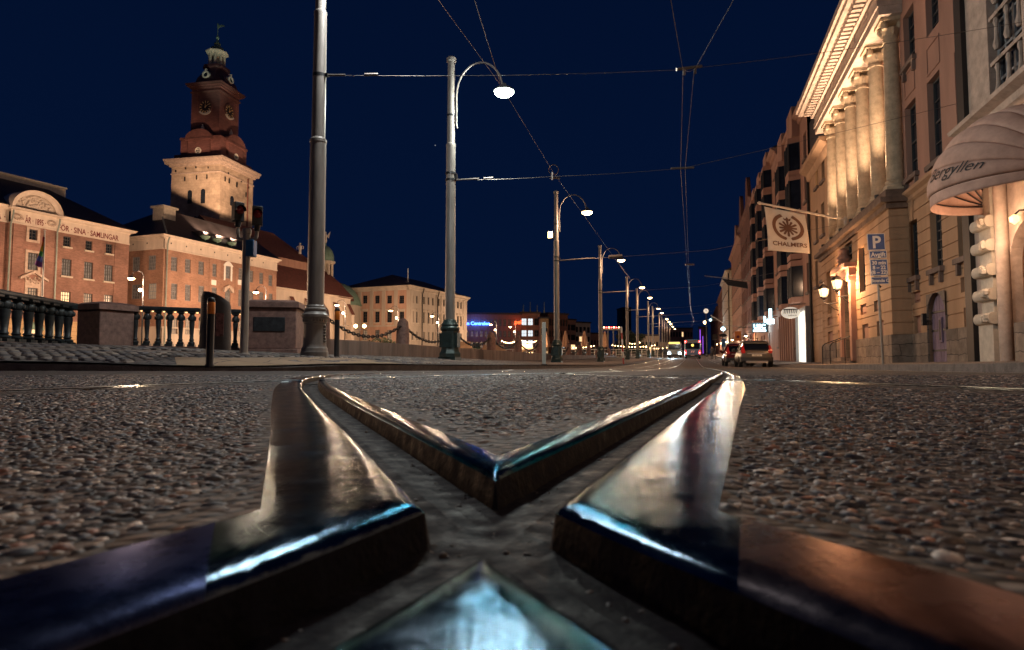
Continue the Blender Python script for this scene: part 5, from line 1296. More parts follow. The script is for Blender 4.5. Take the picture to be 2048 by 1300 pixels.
# apse and dome
mb = MB(); mb.lathe([(5.3,ZG),(5.3,zn)], 10, (LN-1.5, 5.3, 0), caps=False); fn.add(mb, 'apse_wall', X['white'], smooth=False)
mb = MB(); mb.lathe([(6.0,zn),(3.6,zn+2.8),(.4,zr1+1.2)], 10, (LN-1.5, 5.3, 0)); fn.add(mb, 'apse_roof', X['rooftile'], smooth=False)
dq = at(690, 640, 118); dm = thing('green_dome', 'low green copper dome behind the church end', 'dome', (dq.x-1.5, dq.y, 0))
MB().lathe([(4.2,ZG),(4.2,zat(612, 118))], 20).build('drum', X['cream'], dm); zq = zat(612, 118)
MB().lathe([(4.5,0),(4.3,.6),(3.9,1.6),(3.2,2.7),(2.2,3.6),(1.0,4.15),(0,4.3)], 24, (0,0,zq)).build('dome', X['copper'], dm)
cq = at(654, 560, 112); cu = thing('cupola', 'small white cupola with green cap and angel finial right of the thick pole', 'cupola', (cq.x-.35, cq.y, 0)); k_ = 112/1300; zq = zat(561, 112)
m = MB(); m.lathe([(1.55,-3),(1.55,.2),(1.65,.3),(1.65,.5),(1.3,.5)], 8, (0,0,zq))
for k in range(8): a = k*math.pi/4; m.lathe([(.24,.5),(.2,3.0)], 6, (1.2*math.cos(a), 1.2*math.sin(a), zq))
m.lathe([(.7,.4),(.7,3.0)], 8, (0,0,zq)); m.lathe([(1.35,2.8),(1.75,3.05),(1.75,3.3),(1.5,3.35)], 8, (0,0,zq)); m.build('drum', X['lightstone'], cu, ang=20)
MB().lathe([(1.55,3.3),(1.5,4.3),(1.2,5.2),(.6,5.9),(.15,6.1),(.1,6.7)], 12, (0,0,zq)).build('cap', X['copper'], cu)
MB().lathe([(.14,6.6),(.28,6.9),(.2,7.4),(.26,7.9),(.1,8.2),(.15,8.45),(0,8.6)], 8, (0,0,zq)).prism([(-.1,zq+7.8),(-.75,zq+8.6),(-.5,zq+7.4)], .1, .2).prism([(.1,zq+7.8),(.75,zq+8.6),(.5,zq+7.4)], .1, .2).build('finial', X['bust'], cu)
sq = at(600, 504, 106); m = MB(); m.lathe([(.25,0),(.18,.5),(.3,.9),(.32,1.3),(.12,1.45),(.17,1.6),(.15,1.8),(0,1.9)], 9, (0,0,0)); m.tube([(-.3,0,1.3),(-.62,0,1.05),(-.45,0,.75)], .08, 6); m.tube([(.3,0,1.3),(.6,0,1.15),(.5,-.1,.8)], .08, 6)
so = m.build('statue', X['bust']); so.location = sq-Vector((0,0,.3)); tag(so, 'small white statue standing on the dark church roof left of the thick pole', 'statue')

# ================= CREAM PALACE =================
C3 = Vector((-18.24, 115)); D3 = Vector((math.sin(R(22.4)), math.cos(R(22.4)))); N3 = Vector((-D3.y, D3.x))
pc = thing('cream_palace', 'cream three storey palace with pilasters between church and white lamp pole', 'building', (C3.x, C3.y, 0), math.atan2(D3.y, D3.x))
f3 = Fac(pc, C3, D3); LL = 14.5; f3l = Fac(pc, C3+N3*LL, -N3); L3 = 23.0; z3 = zat(571, 115)
lx = [(702,711),(725,734.5),(749.5,759),(773.6,783.6),(798,808)]; rx = [(823,827.4),(832.4,836.4),(846.6,850.4),(855.6,859.4),(864.4,868),(876,879.4),(886.4,890),(897,900.5),(905.5,909),(914,918),(920.6,924)]
hl = []; hr = []
for a, b in lx: hl += [(f3l.rect(a, b, 591, 607), 0), (f3l.rect(a, b, 623, 645), 1), (f3l.rect(a, b, 660, 680), 2)]
for i, (a, b) in enumerate(rx):
    f = i/10; hr += [(f3.rect(a, b, 590.5+14*f, 606+12*f), 0), (f3.rect(a, b, 622+11*f, 645+8*f), 1), (f3.rect(a, b, 663+4*f, 680+1*f), 2)]
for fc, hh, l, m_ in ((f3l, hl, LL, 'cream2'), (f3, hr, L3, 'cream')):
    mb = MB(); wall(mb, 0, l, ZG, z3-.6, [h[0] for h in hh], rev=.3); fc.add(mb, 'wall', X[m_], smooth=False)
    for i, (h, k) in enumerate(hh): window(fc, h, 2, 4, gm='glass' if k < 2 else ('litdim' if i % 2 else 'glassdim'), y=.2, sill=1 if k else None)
    zz = zat(652, 115); fc.add(MB().box(0, l, -.12, .02, zz, zz+.3), 'string_course', X['cream'])
    cornice(fc, 0, l, z3-.75, X['cream'], ((.03,0),(.12,.1),(.15,.3),(.5,.55),(.6,.8)), ends=(fc is f3))
    mb = MB()
    for k in range(int(l/.55)): mb.box(.2+.55*k, .38+.55*k, -.34, -.1, z3-.5, z3-.25)
    fc.add(mb, 'dentil', X['cream'])
    mb = MB(); xs = [(lx[i][1]+lx[i+1][0])/2 for i in range(4)]+[816] if fc is f3l else [821, 841, 872.5, 882.5, 893, 927]
    for px in xs: u = fc.u(px); mb.box(u-.35, u+.35, -.16, .02, zat(652, 115)+.3, z3-.75)
    fc.add(mb, 'pilaster', X['cream'], smooth=False)
    mb = MB()
    for h, k in hh:
        if k == 1: mb.box(h[0]-.25, h[1]+.25, -.28, .02, h[3]+.25, h[3]+.45); mb.box(h[0]-.15, h[1]+.15, -.08, .02, h[3], h[3]+.25)
    fc.add(mb, 'window_hood', X['cream'], smooth=False)
body(f3, L3, z3, LL, ZG, X['cream'], left=False)
for px in (841.5, 872.5): f3.add(MB().tube([(f3.u(px),-.6,z3-.1),(f3.u(px),-.25,z3-1.2),(f3.u(px),-.22,ZG)], .1, 6), 'downpipe', X['iron'])
hiproof(f3, -.6, L3+.6, -.6, LL+.6, z3+.05, 3.0, X['roof'], .8, .8)
p = at(816, 555, 119); zt = zat(525, 119); o = MB().lathe([(.12,0),(.06,zt-p.z),(.1,zt-p.z+.05),(0,zt-p.z+.15)], 8).build('flagpole', X['signwhite']); o.location = p-Vector((0,0,1.2)); tag(o, 'bare white flagpole on the roof of the cream palace', 'flagpole')
# two street trees / bush in front
def foliage(name, label, cat, loc, rx_, rz_, h0, n, ls, trunk=True, stuff=None):
    t = thing(name, label, cat, loc); V = []; rg = np.random.default_rng(abs(hash(label)) % 1000 if False else len(label))
    cl = [(rg.uniform(-.7,.7)*rx_, rg.uniform(-.7,.7)*rx_*.8, h0+rz_+rg.uniform(-.7,.75)*rz_, rg.uniform(.28,.5)) for _ in range(22)]
    mb = MB()
    for k in range(n):
        c = cl[rg.integers(len(cl))]; d = rg.normal(size=3); d /= np.linalg.norm(d); r = rg.uniform(.55,1.05)*c[3]
        p = np.array(c[:3])+d*r*np.array([rx_, rx_, rz_]); a = rg.normal(size=3); a /= np.linalg.norm(a); b = np.cross(a, rg.normal(size=3)); b /= np.linalg.norm(b); s_ = ls*rg.uniform(.6,1.3)
        mb.face([p-a*s_, p+b*s_*.5, p+a*s_, p-b*s_*.5])
    mb.build('crown', X['leaf'], t, smooth=False)
    if trunk:
        m = MB(); m.tube([(0,0,0),(.05,0,h0*.6),(0,.05,h0+rz_*.6)], [.22,.16,.08], 7)
        for k in range(5): a = k*1.26; m.tube([(0,0,h0*.8),(rx_*.35*math.cos(a), rx_*.35*math.sin(a), h0+rz_*.5),(rx_*.6*math.cos(a), rx_*.6*math.sin(a), h0+rz_)], [.1,.06,.03], 5)
        m.build('trunk', X['bark'], t)
    return t
p = at(746, 690, 106); foliage('bush', 'dark round bush before the left face of the cream palace, left of the stone post', 'bush', (p.x, p.y, ZG), 1.9, 1.5, .2, 1500, .22)
p = at(778, 690, 104); foliage('bush', 'wider dark bush behind the first stone post in view, before the cream palace', 'bush', (p.x, p.y, ZG), 2.5, 1.75, .2, 1900, .22)
# parapet along the far quay
def parapet(y0, y1, label):
    a = Vector((far_edge(y0)-.5, y0, ZG)); b_ = Vector((far_edge(y1)-.5, y1, ZG)); t = thing('quay_parapet', label, 'parapet', a, math.atan2(b_.y-a.y, b_.x-a.x)); L = (b_-a).length
    MB().box(0, L, -.12, .12, .75, .92).box(0, L, -.08, .08, .42, .5).build('rail', X['cream'], t)
    for k in range(int(L/5)+1): MB().box(k*5-.22, k*5+.22, -.25, .25, 0, 1.25).build('post', X['cream'], t)
parapet(84, 126, 'pale stone parapet on the far quay below the cream palace'); parapet(46, 80, 'pale parapet on the far quay below the brick buildings')
# ================= RIGHT: COLUMNED HOUSE =================
RD = Vector((-SA, -CA)); RT = math.atan2(-CA, -SA)
def rfac(parent, s, t): p = SP(s, t); return Fac(parent, (p.x, p.y), RD)
o1 = SP(46, 7.6); h1 = thing('columned_house', 'tall ochre house with six floodlit columns above a rusticated ground floor', 'building', (o1.x, o1.y, 0), RT)
f1 = rfac(h1, 46, 7.6); f1r = rfac(h1, 46, 6.95); UR0, UR1, UE = 7.0, 19.8, 26.0; RY = -.65
GR = [1.12+.43*k for k in range(0, 12)]; zP = 1.12; zBl = 5.85
def fit(r, f=None): return r
# lower near wall
low = [f1.rect(1817,1836,441,555), f1.rect(1861,1884,418,537), f1.rect(1915,1946,397,513)]
bas = [f1.rect(1829,1842,631,668), f1.rect(1928,1950,613,657)]
pan = [f1.rect(1824,1841,583,606), f1.rect(1921,1949,551,582)]
door = f1.rect(1858,1896,584,727); door = (door[0], door[1], .0, door[3], 1.0)
mb = MB(); wall(mb, UR1, UE, zP, zBl, low+bas+pan+[door], grooves=GR, rev=.28); f1.add(mb, 'rusticated_wall', X['ochre'], smooth=False)
mb = MB(); wall(mb, UR1, UE, -.2, zP, [door], y=-.06, rev=.3); f1.add(mb, 'granite_plinth', X['granite'], smooth=False)
mb = MB()
for r in pan+bas: mb.box(r[0], r[1], .10, .2, r[2], r[3]); mb.box(r[0]+.12, r[1]-.12, .06, .1, r[2]+.1, r[3]-.12)
f1.add(mb, 'recessed_panel', X['pinkst'], smooth=False)
for r in low: window(f1, r, 3, 6, y=.18, sill=2, sillm='roofstone' if 'roofstone' in X else 'quay')
mb = MB()
for r in low:
    e = (r[0]+r[1])/2; mb.add([(e-.17,-.05,r[3]),(e+.17,-.05,r[3]),(e+.26,-.05,r[3]+.75),(e-.26,-.05,r[3]+.75),(e-.17,.02,r[3]),(e+.17,.02,r[3]),(e+.26,.02,r[3]+.75),(e-.26,.02,r[3]+.75)], [(0,1,2,3),(0,3,7,4),(1,5,6,2)])
f1.add(mb, 'keystone', X['ochre'], smooth=False)
de = (door[0]+door[1])/2; dw = (door[1]-door[0])/2; m = MB()
for k in range(7):
    a, b = -dw+.0+2*dw*k/7+.008, -dw+2*dw*(k+1)/7-.008; ht = lambda x: door[3]-dw+math.sqrt(max(0, dw*dw-x*x))
    m.add([(a,0,.02),(b,0,.02),(b,0,ht(b)),(a,0,ht(a)),(a,.05,.02),(b,.05,.02),(b,.05,ht(b)),(a,.05,ht(a))], [(0,1,2,3),(0,3,7,4),(1,5,6,2)])
dd = f1.add(m, 'boarded_door', X['wood'], u=de, y=.10, smooth=False)
m = MB(); 
for z in (.5, 1.15, 1.75): m.box(-dw+.02, dw-.02, -.03, 0, z-.03, z+.03)
m.box(-dw-.14,-dw,-.28,.0,1.35,1.75); m.build('iron_strap', X['iron'], dd)
MB().box(-.14,.14,-.05,-.01,.75,1.55).build('letter_box', X['wood'], dd); MB().box(-.075,.075,-.056,-.045,.82,1.48).build('slot', X['black'], dd)
f1.add(MB().box(-.1,.1,-.08,0,-.17,.17), 'meter_box', X['framegrey'], u=f1.u(1960), z=f1.z(1960, 557))
# side of the projection, projection's ground floor
mb = MB(); 
rl = [f1r.rect(1718,1730,492,584), f1r.rect(1672,1682,526,612), f1r.rect(1654,1662,542,628), f1r.rect(1746,1760,470,560)]
rb = [f1r.rect(1725,1737,648,682), f1r.rect(1754,1768,641,678), f1r.rect(1677,1686,660,692), f1r.rect(1656,1666,663,692)]
rp = [f1r.rect(1721,1733,608,629), f1r.rect(1748,1762,600,622), f1r.rect(1675,1685,626,644), f1r.rect(1655,1664,634,650)]
rd = f1r.rect(1693,1709,566,722); rd = (rd[0], rd[1], .34, 3.9)
ro = (rd[0]+.05, rd[1]-.05, 4.75, 5.6)
wall(mb, UR0, UR1, zP, zBl-.15, rl+rb+rp+[rd, ro], y=RY, grooves=GR, rev=.28)
for g in range(11):
    a, b = (GR[g]+.02, GR[g+1]-.02) if g < 10 else (GR[10]+.02, zBl-.15)
    mb.face([(UR1,RY,a),(UR1,0,a),(UR1,0,b),(UR1,RY,b)])
mb.face([(UR1-.03,RY,zP),(UR1-.03,0.05,zP),(UR1-.03,0.05,zBl-.15),(UR1-.03,RY,zBl-.15)]); mb.face([(UR0,0,zP),(UR0,RY,zP),(UR0,RY,zBl-.15),(UR0,0,zBl-.15)])
f1.add(mb, 'rusticated_wall', X['ochre'], smooth=False)
mb = MB(); wall(mb, UR0-.06, UR1+.06, -.2, zP, [rd], y=RY-.06, rev=.3); mb.face([(UR1+.06,RY-.06,-.2),(UR1+.06,-.06,-.2),(UR1+.06,-.06,zP),(UR1+.06,RY-.06,zP)]); f1.add(mb, 'granite_plinth', X['granite'], smooth=False)
mb = MB()
for r in rb+rp: mb.box(r[0], r[1], RY+.10, RY+.2, r[2], r[3]); mb.box(r[0]+.12, r[1]-.12, RY+.06, RY+.1, r[2]+.1, r[3]-.12)
f1.add(mb, 'recessed_panel', X['pinkst'], smooth=False)
for r in rl: window(f1, r, 3, 5, y=RY+.18, sill=2, sillm='quay')
window(f1, ro, 2, 2, y=RY+.18)
e = (rd[0]+rd[1])/2; w_ = (rd[1]-rd[0])/2
dr2 = f1.add(MB().box(-w_,-.02,0,.07,.36,3.9).box(.02,w_,0,.07,.36,3.9).box(-w_+.12,-.14,-.03,0,.6,1.7).box(.14,w_-.12,-.03,0,.6,1.7).box(-w_+.12,-.14,-.03,0,1.9,3.4).box(.14,w_-.12,-.03,0,1.9,3.4), 'door', X['darkwood'], u=e, y=RY+.2)
MB().lathe([(0,0),(.035,.02),(.03,.06),(0,.07)], 8).build('handle', X['gold'], dr2, mat=T((.1,-.05,1.4)))
m = MB()
for sg_ in (-1, 1): m.box(e+sg_*(w_+.24)-.2, e+sg_*(w_+.24)+.2, RY-.22, RY+.02, .2, 3.75); m.box(e+sg_*(w_+.24)-.26, e+sg_*(w_+.24)+.26, RY-.3, RY+.02, 3.75, 3.95)
m.box(e-w_-.6, e+w_+.6, RY-.3, RY+.02, 3.95, 4.3); m.box(e-w_-.75, e+w_+.75, RY-.5, RY+.02, 4.3, 4.5)
m.lathe([(.3,0),(.22,.15),(.33,.35),(.2,.55),(.24,.75),(0,.9)], 10, (e, RY-.2, 4.5))
f1.add(m, 'door_surround', X['pinkst'], smooth=False)
f1.add(MB().box(-.95,.95,-.95,0,-.15,.18).box(-.85,.85,-.55,0,.18,.36), 'step', X['granite'], u=e, y=RY-.06, smooth=False)
for sg_ in (-1, 1): f1.add(MB().tube([(0,-1.0,-.1),(0,-1.0,.85),(0,-.9,1.0),(0,-.15,1.3),(0,0,1.3)], .022, 7).tube([(0,-.4,.2),(0,-.4,1.2)], .018, 6), 'stair_rail', X['iron'], u=e+sg_*.9, y=RY-.05)
# belt, podium under the columns
cornice(f1, UR1, UE, zBl-.05, X['ochre'], ((.02,0),(.1,.08),(.1,.2),(.22,.3),(.22,.42)), ends=False)
f1.add(MB().box(UR0-.15, UR1+.15, RY-.12, .2, zBl-.15, zBl+.05).box(UR0-.3, UR1+.3, RY-.32, .2, zBl+.05, zBl+.25).box(UR0-.1, UR1+.1, RY-.1, .3, zBl+.25, zBl+.55), 'ledge', mat('sooty stone', (.16,.11,.085), .85, var=.4, vs=3, bump=.3, bs=12), smooth=False)
# upper near wall
up = [f1.rect(1856,1882.5,149,325), f1.rect(1911,1947,81,281), f1.rect(1851,1877,-25,62), f1.rect(1807,1829,17,127), f1.rect(1811,1834,203,354)]
mb = MB(); wall(mb, UR1-.3, UE, zBl+.35, 17.2, up, rev=.26); f1.add(mb, 'stucco_wall', X['pinkst'], smooth=False)
for r in up: window(f1, r, 2, 4, y=.18, sill=2, sillm='quay')
mb = MB()
for r in ((1809,1830,138,190),(1853.5,1880,81,140),(1909,1942,5,74)):
    a, b, c, d = f1.rect(*r); t = .06
    mb.box(a,b,-.03,.02,c,c+t); mb.box(a,b,-.03,.02,d-t,d); mb.box(a,a+t,-.03,.02,c+t,d-t); mb.box(b-t,b,-.03,.02,c+t,d-t)
f1.add(mb, 'raised_panel', X['pinkst'], smooth=False)
# portico: recessed wall, columns, entablature
zC0, zC1 = zBl+.55, 12.95
pw = []
SCOL = [26.75+2.15*i for i in range(6)]
for i in range(5): u = 46-(SCOL[i]+1.07); pw += [(u-.45, u+.45, 7.2, 9.4), (u-.45, u+.45, 10.3, 11.9)]
mb = MB(); wall(mb, UR0, UR1, zC0-.3, zC1+.2, pw, y=.35, rev=.2); mb.face([(UR1,-.0,zC0),(UR1,.35,zC0),(UR1,.35,zC1),(UR1,0,zC1)][::-1]); f1.add(mb, 'portico_wall', X['pinkst'], smooth=False)
for r in pw: window(f1, r, 2, 3, y=.42)
X['column'] = mat('rough column stone', (.50,.40,.28), .9, var=.3, vs=3.5, bump=1.0, bs=16, detail=10)
cm = MB(); H = zC1-zC0
cm.box(-.52,.52,-.52,.52,0,.14); cm.lathe([(.5,.14),(.52,.22),(.47,.29),(.41,.31),(.43,.37),(.45,.41),(.40,.46),(.375,.5)]+[(.375-.065*f**1.5, .5+f*(H-1.35)) for f in np.linspace(0, 1, 14)]+[(.35,H-.83),(.35,H-.78),(.31,H-.76),(.31,H-.66),(.38,H-.52),(.44,H-.36),(.36,H-.3)], 24)
cm.v = [(x*.82, y*.82, z) for x, y, z in cm.v]; colm = cm.mesh('column', X['column'], ang=35)
m = MB()
for k in range(4):
    a = math.pi/4+k*math.pi/2; c, s_ = math.cos(a), math.sin(a); m.lathe([(0,-.16),(.12,-.12),(.16,0),(.12,.12),(0,.16)], 8, (.44*c,.44*s_,H-.28))
    a = k*math.pi/2; c, s_ = math.cos(a), math.sin(a); m.lathe([(0,-.2),(.09,-.1),(.1,.05),(0,.15)], 7, (.38*c,.38*s_,H-.45))
m.box(-.52,.52,-.52,.52,H-.14,H); m.v = [(x*.85, y*.85, z) for x, y, z in m.v]; capm = m.mesh('capital', X['column'], ang=35)
for i, s in enumerate(SCOL):
    c = f1.put('column', colm, 46-s, -.22, zC0); obj('capital', capm, c)
m = MB(); y0 = RY-.12
m.box(UR0-.1, UR1+.1, y0, .3, zC1, zC1+.32); m.box(UR0-.14, UR1+.14, y0-.05, .3, zC1+.32, zC1+.6); m.box(UR0-.1, UR1+.1, y0, .3, zC1+.6, zC1+.95)
m.box(UR0-.25, UR1+.25, y0-.18, .3, zC1+.95, zC1+1.05); m.box(UR0-.75, UR1+.75, y0-.75, .3, zC1+1.32, zC1+1.5); m.box(UR0-.85, UR1+.85, y0-.88, .3, zC1+1.5, zC1+1.78)
f1.add(m, 'entablature', X['stone'], smooth=False)
m = MB(); n = int((UR1-UR0)/.36)
for k in range(n+1): x = UR0+.0+k*(UR1-UR0)/n; m.box(x-.1,x+.1,y0-.55,y0-.1,zC1+1.06,zC1+1.30)
f1.add(m, 'dentil', X['stone'], smooth=False)
m = MB()
for i in range(5): u = 46-(SCOL[i]+1.07); m.box(u-.35,u+.35,y0-.04,y0+.02,zC1+.66,zC1+.88)
f1.add(m, 'frieze_block', X['stone'], smooth=False)
f1.add(MB().box(UR0-.2, UR1+.2, RY, 6, zC1+1.78, zC1+3.6), 'attic', X['pinkst'], smooth=False)
# far wing
fw = []
for px0, px1 in ((1631,1636),(1643,1649)):
    for y0_, y1_ in ((318,362),(405,470),(505,560)): fw.append(f1.rect(px0, px1, y0_+(1649-px1)*1.2, y1_+(1649-px1)*1.0))
mb = MB(); wall(mb, 0, UR0, -.2, 12.2, fw, rev=.22, grooves=[g for g in GR if g < 5.8]); f1.add(mb, 'rusticated_wall', X['ochre'], smooth=False)
for i, r in enumerate(fw): window(f1, r, 2, 3, y=.15, gm='lit' if i in (0,) else 'glass', sill=1, sillm='quay')
cornice(f1, 0, UR0, 12.0, X['ochre'], ((.02,0),(.15,.15),(.2,.4),(.55,.6),(.6,.8)), ends=False)
body(f1, UE, 17.2, 14, -.2, X['pinkst'], front=.3); hiproof(f1, 0, UE, -.1, 14, 17.2, 3.5, X['roof'], .3, .0)
f1.add(MB().box(0, UR0, .1, 6, 12.8, 16), 'attic', X['roof'], smooth=False)
f1.add(MB().tube([(.15,-.12,12),(.15,-.12,-.1)], .09, 6), 'downpipe', X['black'])
# up-lights on the ledge
for i, s in enumerate(SCOL):
    p = SP(s+.72, 6.92, zC0+.12); 
    m = MB().lathe([(.09,-.12),(.1,.0),(.08,.02)], 10); f1.add(m, 'uplight', X['iron'], u=46-s-.72, y=6.92-7.6, z=zC0+.12)
    q = SP(s+.25, 7.25, zC1); light('uplight_spot', p+Vector((0,0,.08)), 2500, (1,.66,.42), .04, spot=80, target=q, blend=.7)
# lanterns
def lantern(label, s, t, z, wallt):
    o = SP(s, t, z); tt = thing('wall_lantern', label, 'lantern', o, NA, 'lit wall lanterns beside the doorway')
    m = MB(); m.lathe([(.0,.72),(.05,.66),(.03,.6),(.10,.56),(.24,.42),(.27,.38),(.27,.35),(.24,.35)], 6); m.lathe([(.15,-.08),(.17,-.04),(.17,0),(.15,0)], 6); m.lathe([(0,-.3),(.05,-.22),(.03,-.16),(.1,-.1),(.15,-.08)], 8)
    for k in range(6): a = k*math.pi/3; m.tube([(.16*math.cos(a),.16*math.sin(a),0),(.245*math.cos(a),.245*math.sin(a),.36)], .012, 4)
    m.build('frame', X['iron'], tt, ang=25)
    MB().lathe([(.145,.0),(.225,.36)], 6, caps=False).build('glass', X['bulbs'], tt, smooth=False)
    MB().lathe([(0,.02),(.05,.06),(.06,.16),(.03,.22),(0,.24)], 8).build('bulb', X['bulbw2'], tt)
    L_ = wallt-t; MB().tube([(0,0,-.3),(.1,0,-.36),(L_*.6,0,-.34),(L_,0,-.30)], .03, 7).tube([(L_*.25,0,-.36),(L_*.6,0,-.62),(L_,0,-.75)], .022, 6).lathe([(.1,-.06),(.1,.06)], 10, (L_,0,-.3)).build('bracket', X['iron'], tt)
    light('lantern_light', o+Vector((-.12,-.38,.2)), 420, AMBER, .12)
    light('lantern_light', SP(s, t+.42, z+.15), 55, AMBER, .1)
lantern('lit wall lantern on iron bracket, nearer and higher of the two', 31.7, 6.26, 3.42, 6.95)
lantern('lit wall lantern on iron bracket, farther and lower of the two', 34.4, 6.19, 3.34, 6.95)

# ================= FLAG =================
fb = SP(32.9, 6.95, zat(440, SP(32.9, 6.95).y)); ft = SP(32.9, 3.1, zat(405, SP(32.9, 3.1).y))
tag(MB().tube([fb, fb.lerp(ft, .95)], .05, 10).tube([fb.lerp(ft, .95), fb.lerp(ft, .97), fb.lerp(ft, .985), ft], [.05,.085,.07,.0], 10).tube([fb+Vector((0,0,-.25)), fb+Vector((0,0,.15))], .09, 8).build('flagpole', X['flagcloth']), 'pale slanting flagpole fixed to the wall below the columns', 'flagpole')
pd = (ft-fb); 
W_, Hh = 1.80, 2.12
tl = fb+pd*((6.95-3.42)/3.85)-Vector((0,0,.12)); ax = Vector((CA, -SA, 0))
fg = thing('banner_flag', 'cream flag with brown wreathed crest and lettering below it', 'flag', tl, NA)
sl = -(ft.z-fb.z)/3.85
def fpos(a, b, e=0):
    """a along the pole (0..W), b down (0..H)"""
    y = .10*math.sin(2.1*a+.9*b)*(.35+.4*b)+.05*math.sin(4.5*a-1.3*b)
    x = a+.04*math.sin(1.8*b)*b/Hh+.16*b/Hh
    return (x, y-e, sl*a*(1-.45*b/Hh)-b)
m = MB(); na, nb = 30, 30
m.add([fpos(W_*i/na, Hh*j/nb) for j in range(nb+1) for i in range(na+1)], [(j*(na+1)+i, j*(na+1)+i+1, (j+1)*(na+1)+i+1, (j+1)*(na+1)+i) for j in range(nb) for i in range(na)])
cl = m.build('cloth', X['flagcloth'], fg); sd = cl.modifiers.new('Solidify', 'SOLIDIFY'); sd.thickness = .006
m = MB()
for k in range(2): a = W_*(.3+.5*k); m.tube([fpos(a, 0), (fpos(a,0)[0]+.12, 0, fpos(a,0)[2]+.2)], .012, 5)
m.build('cord', X['flagcloth'], fg)
def onflag(polys, name, mt):
    m = MB()
    for P in polys: m.face([fpos(p[0], p[1], .018) for p in P])
    return m.build(name, mt, cl, smooth=False)
cx_, cy_ = W_*.53, Hh*.40; P = []
for side in (-1, 1):
    for k in range(26):
        a = R(-90)+side*R(8+k*5.6); r = .60
        c = (cx_+side*0+r*math.cos(a), cy_-r*math.sin(a)*1.0); tg = a+side*math.pi/2
        for d in (-.55, .0, .55):
            q = tg+d*side*-1 if d else tg; l, w_ = .15, .045
            dx, dy = math.cos(q), -math.sin(q)
            P.append([(c[0], c[1]), (c[0]+dx*l*.5-dy*w_, c[1]+dy*l*.5+dx*w_), (c[0]+dx*l, c[1]+dy*l), (c[0]+dx*l*.5+dy*w_, c[1]+dy*l*.5-dx*w_)])
for k in range(12):
    a = k*math.pi/6; r1, r2 = .36+.05*(k % 2), .15; b_ = .14
    P.append([(cx_+r2*math.cos(a-b_*2), cy_+.05-r2*math.sin(a-b_*2)), (cx_+r1*math.cos(a-b_), cy_+.05-r1*math.sin(a-b_)), (cx_+r1*1.08*math.cos(a), cy_+.05-r1*1.08*math.sin(a)), (cx_+r1*math.cos(a+b_), cy_+.05-r1*math.sin(a+b_)), (cx_+r2*math.cos(a+b_*2), cy_+.05-r2*math.sin(a+b_*2))])
P.append([(cx_+.17*math.cos(a), cy_+.05-.17*math.sin(a)) for a in np.linspace(0, 2*math.pi, 16, endpoint=False)])
P.append([(cx_-.13, cy_-.33), (cx_+.13, cy_-.33), (cx_+.17, cy_-.47), (cx_+.07, cy_-.41), (cx_, cy_-.52), (cx_-.07, cy_-.41), (cx_-.17, cy_-.47)])
onflag(P, 'crest', X['brownprint'])
me = text_mesh('CHALMERS', .30, X['brownprint'], ext=0, sx=1.0, bold=.006)
for v in me.vertices: v.co = Vector(fpos(cx_+v.co.x, Hh*.865-v.co.y, .02))
obj('lettering', me, cl)

# ================= NEAR RIGHT HOUSE WITH AWNING =================
o0 = SP(20, 7.2); h0 = thing('awning_house', 'ornate stone house at right edge with banded pillar and big window', 'building', (o0.x, o0.y, 0), RT)
f0 = rfac(h0, 20, 7.2)
bw_ = f0.rect(1974, 2046, 0, 196); bw_ = (bw_[0]+.05, bw_[1], bw_[2], bw_[2]+3.6)
dw_ = (2.3, 4.2, .0, 3.3, 1.0)
mb = MB(); wall(mb, 0, 22, -.2, 17, [bw_, dw_, (bw_[0], bw_[1], bw_[3]+.9, bw_[3]+4)], rev=.35); mb.face([(0,0,-.2),(0,.45,-.2),(0,.45,17),(0,0,17)][::-1]); f0.add(mb, 'wall', X['stone'], smooth=False)
window(f0, bw_, 4, 5, fm='lightf' if 'lightf' in X else 'framegrey', y=.2, fw=.12, bar=.07); window(f0, (bw_[0], bw_[1], bw_[3]+.9, bw_[3]+4), 4, 4, y=.2)
m = MB()
for i in range(3):
    for j in range(3):
        u = bw_[0]+(bw_[1]-bw_[0])*(i+.5)/3; z = bw_[2]+.25+1.15*j; m.lathe([(.05,0),(.09,.12),(.05,.3),(.04,.6),(.07,.7),(.05,.8)], 8, (u,.08,z)); m.box(u-.4,u+.4,.03,.13,z+.82,z+.92)
f0.add(m, 'carved_mullion', X['stone'])
f0.add(MB().box(-.02,.42,-.12,.1,-.2,17), 'rain_pipe', X['black'], u=0, smooth=False)
u0, u1 = 1.2, 2.0; m = MB(); m.box(u0, u1, -.28, .05, -.2, 1.05); m.box(u0+.08, u1-.05, -.22, .05, 1.05, 4.6); f0.add(m, 'pillar', X['lightstone'], smooth=False)
for z in (1.16, 1.74, 2.33, 2.92, 3.5):
    m = MB(); m.loft([[(u0-.02+q*.0, -.30-.09*math.sin(a)*1.0-.0, z+.14*math.cos(a)) for a in np.linspace(0, math.pi, 8)]+[(u0-.02, -.05, z-.14), (u0-.02, -.05, z+.14)] if q == 0 else [(u1+.06, -.30-.09*math.sin(a), z+.14*math.cos(a)) for a in np.linspace(0, math.pi, 8)]+[(u1+.06, -.05, z-.14), (u1+.06, -.05, z+.14)] for q in (0, 1)])
    f0.add(m, 'stone_band', X['lightstone'])
    m = MB()
    for k in range(6): m.lathe([(0,-.09),(.07,-.05),(.08,.03),(0,.09)], 6, (u1-.1+random.uniform(-.12,.12), -.39, z+random.uniform(-.05,.05)))
    f0.add(m, 'carved_boss', X['lightstone'])
f0.add(MB().lathe([(.14,-.2),(.14,5)], 12), 'column', X['stone'], u=u1+.25, y=-.12)
f0.add(MB().box(2.6,22,-.10,.05,-.2,1.0), 'plinth', X['granite'], smooth=False)
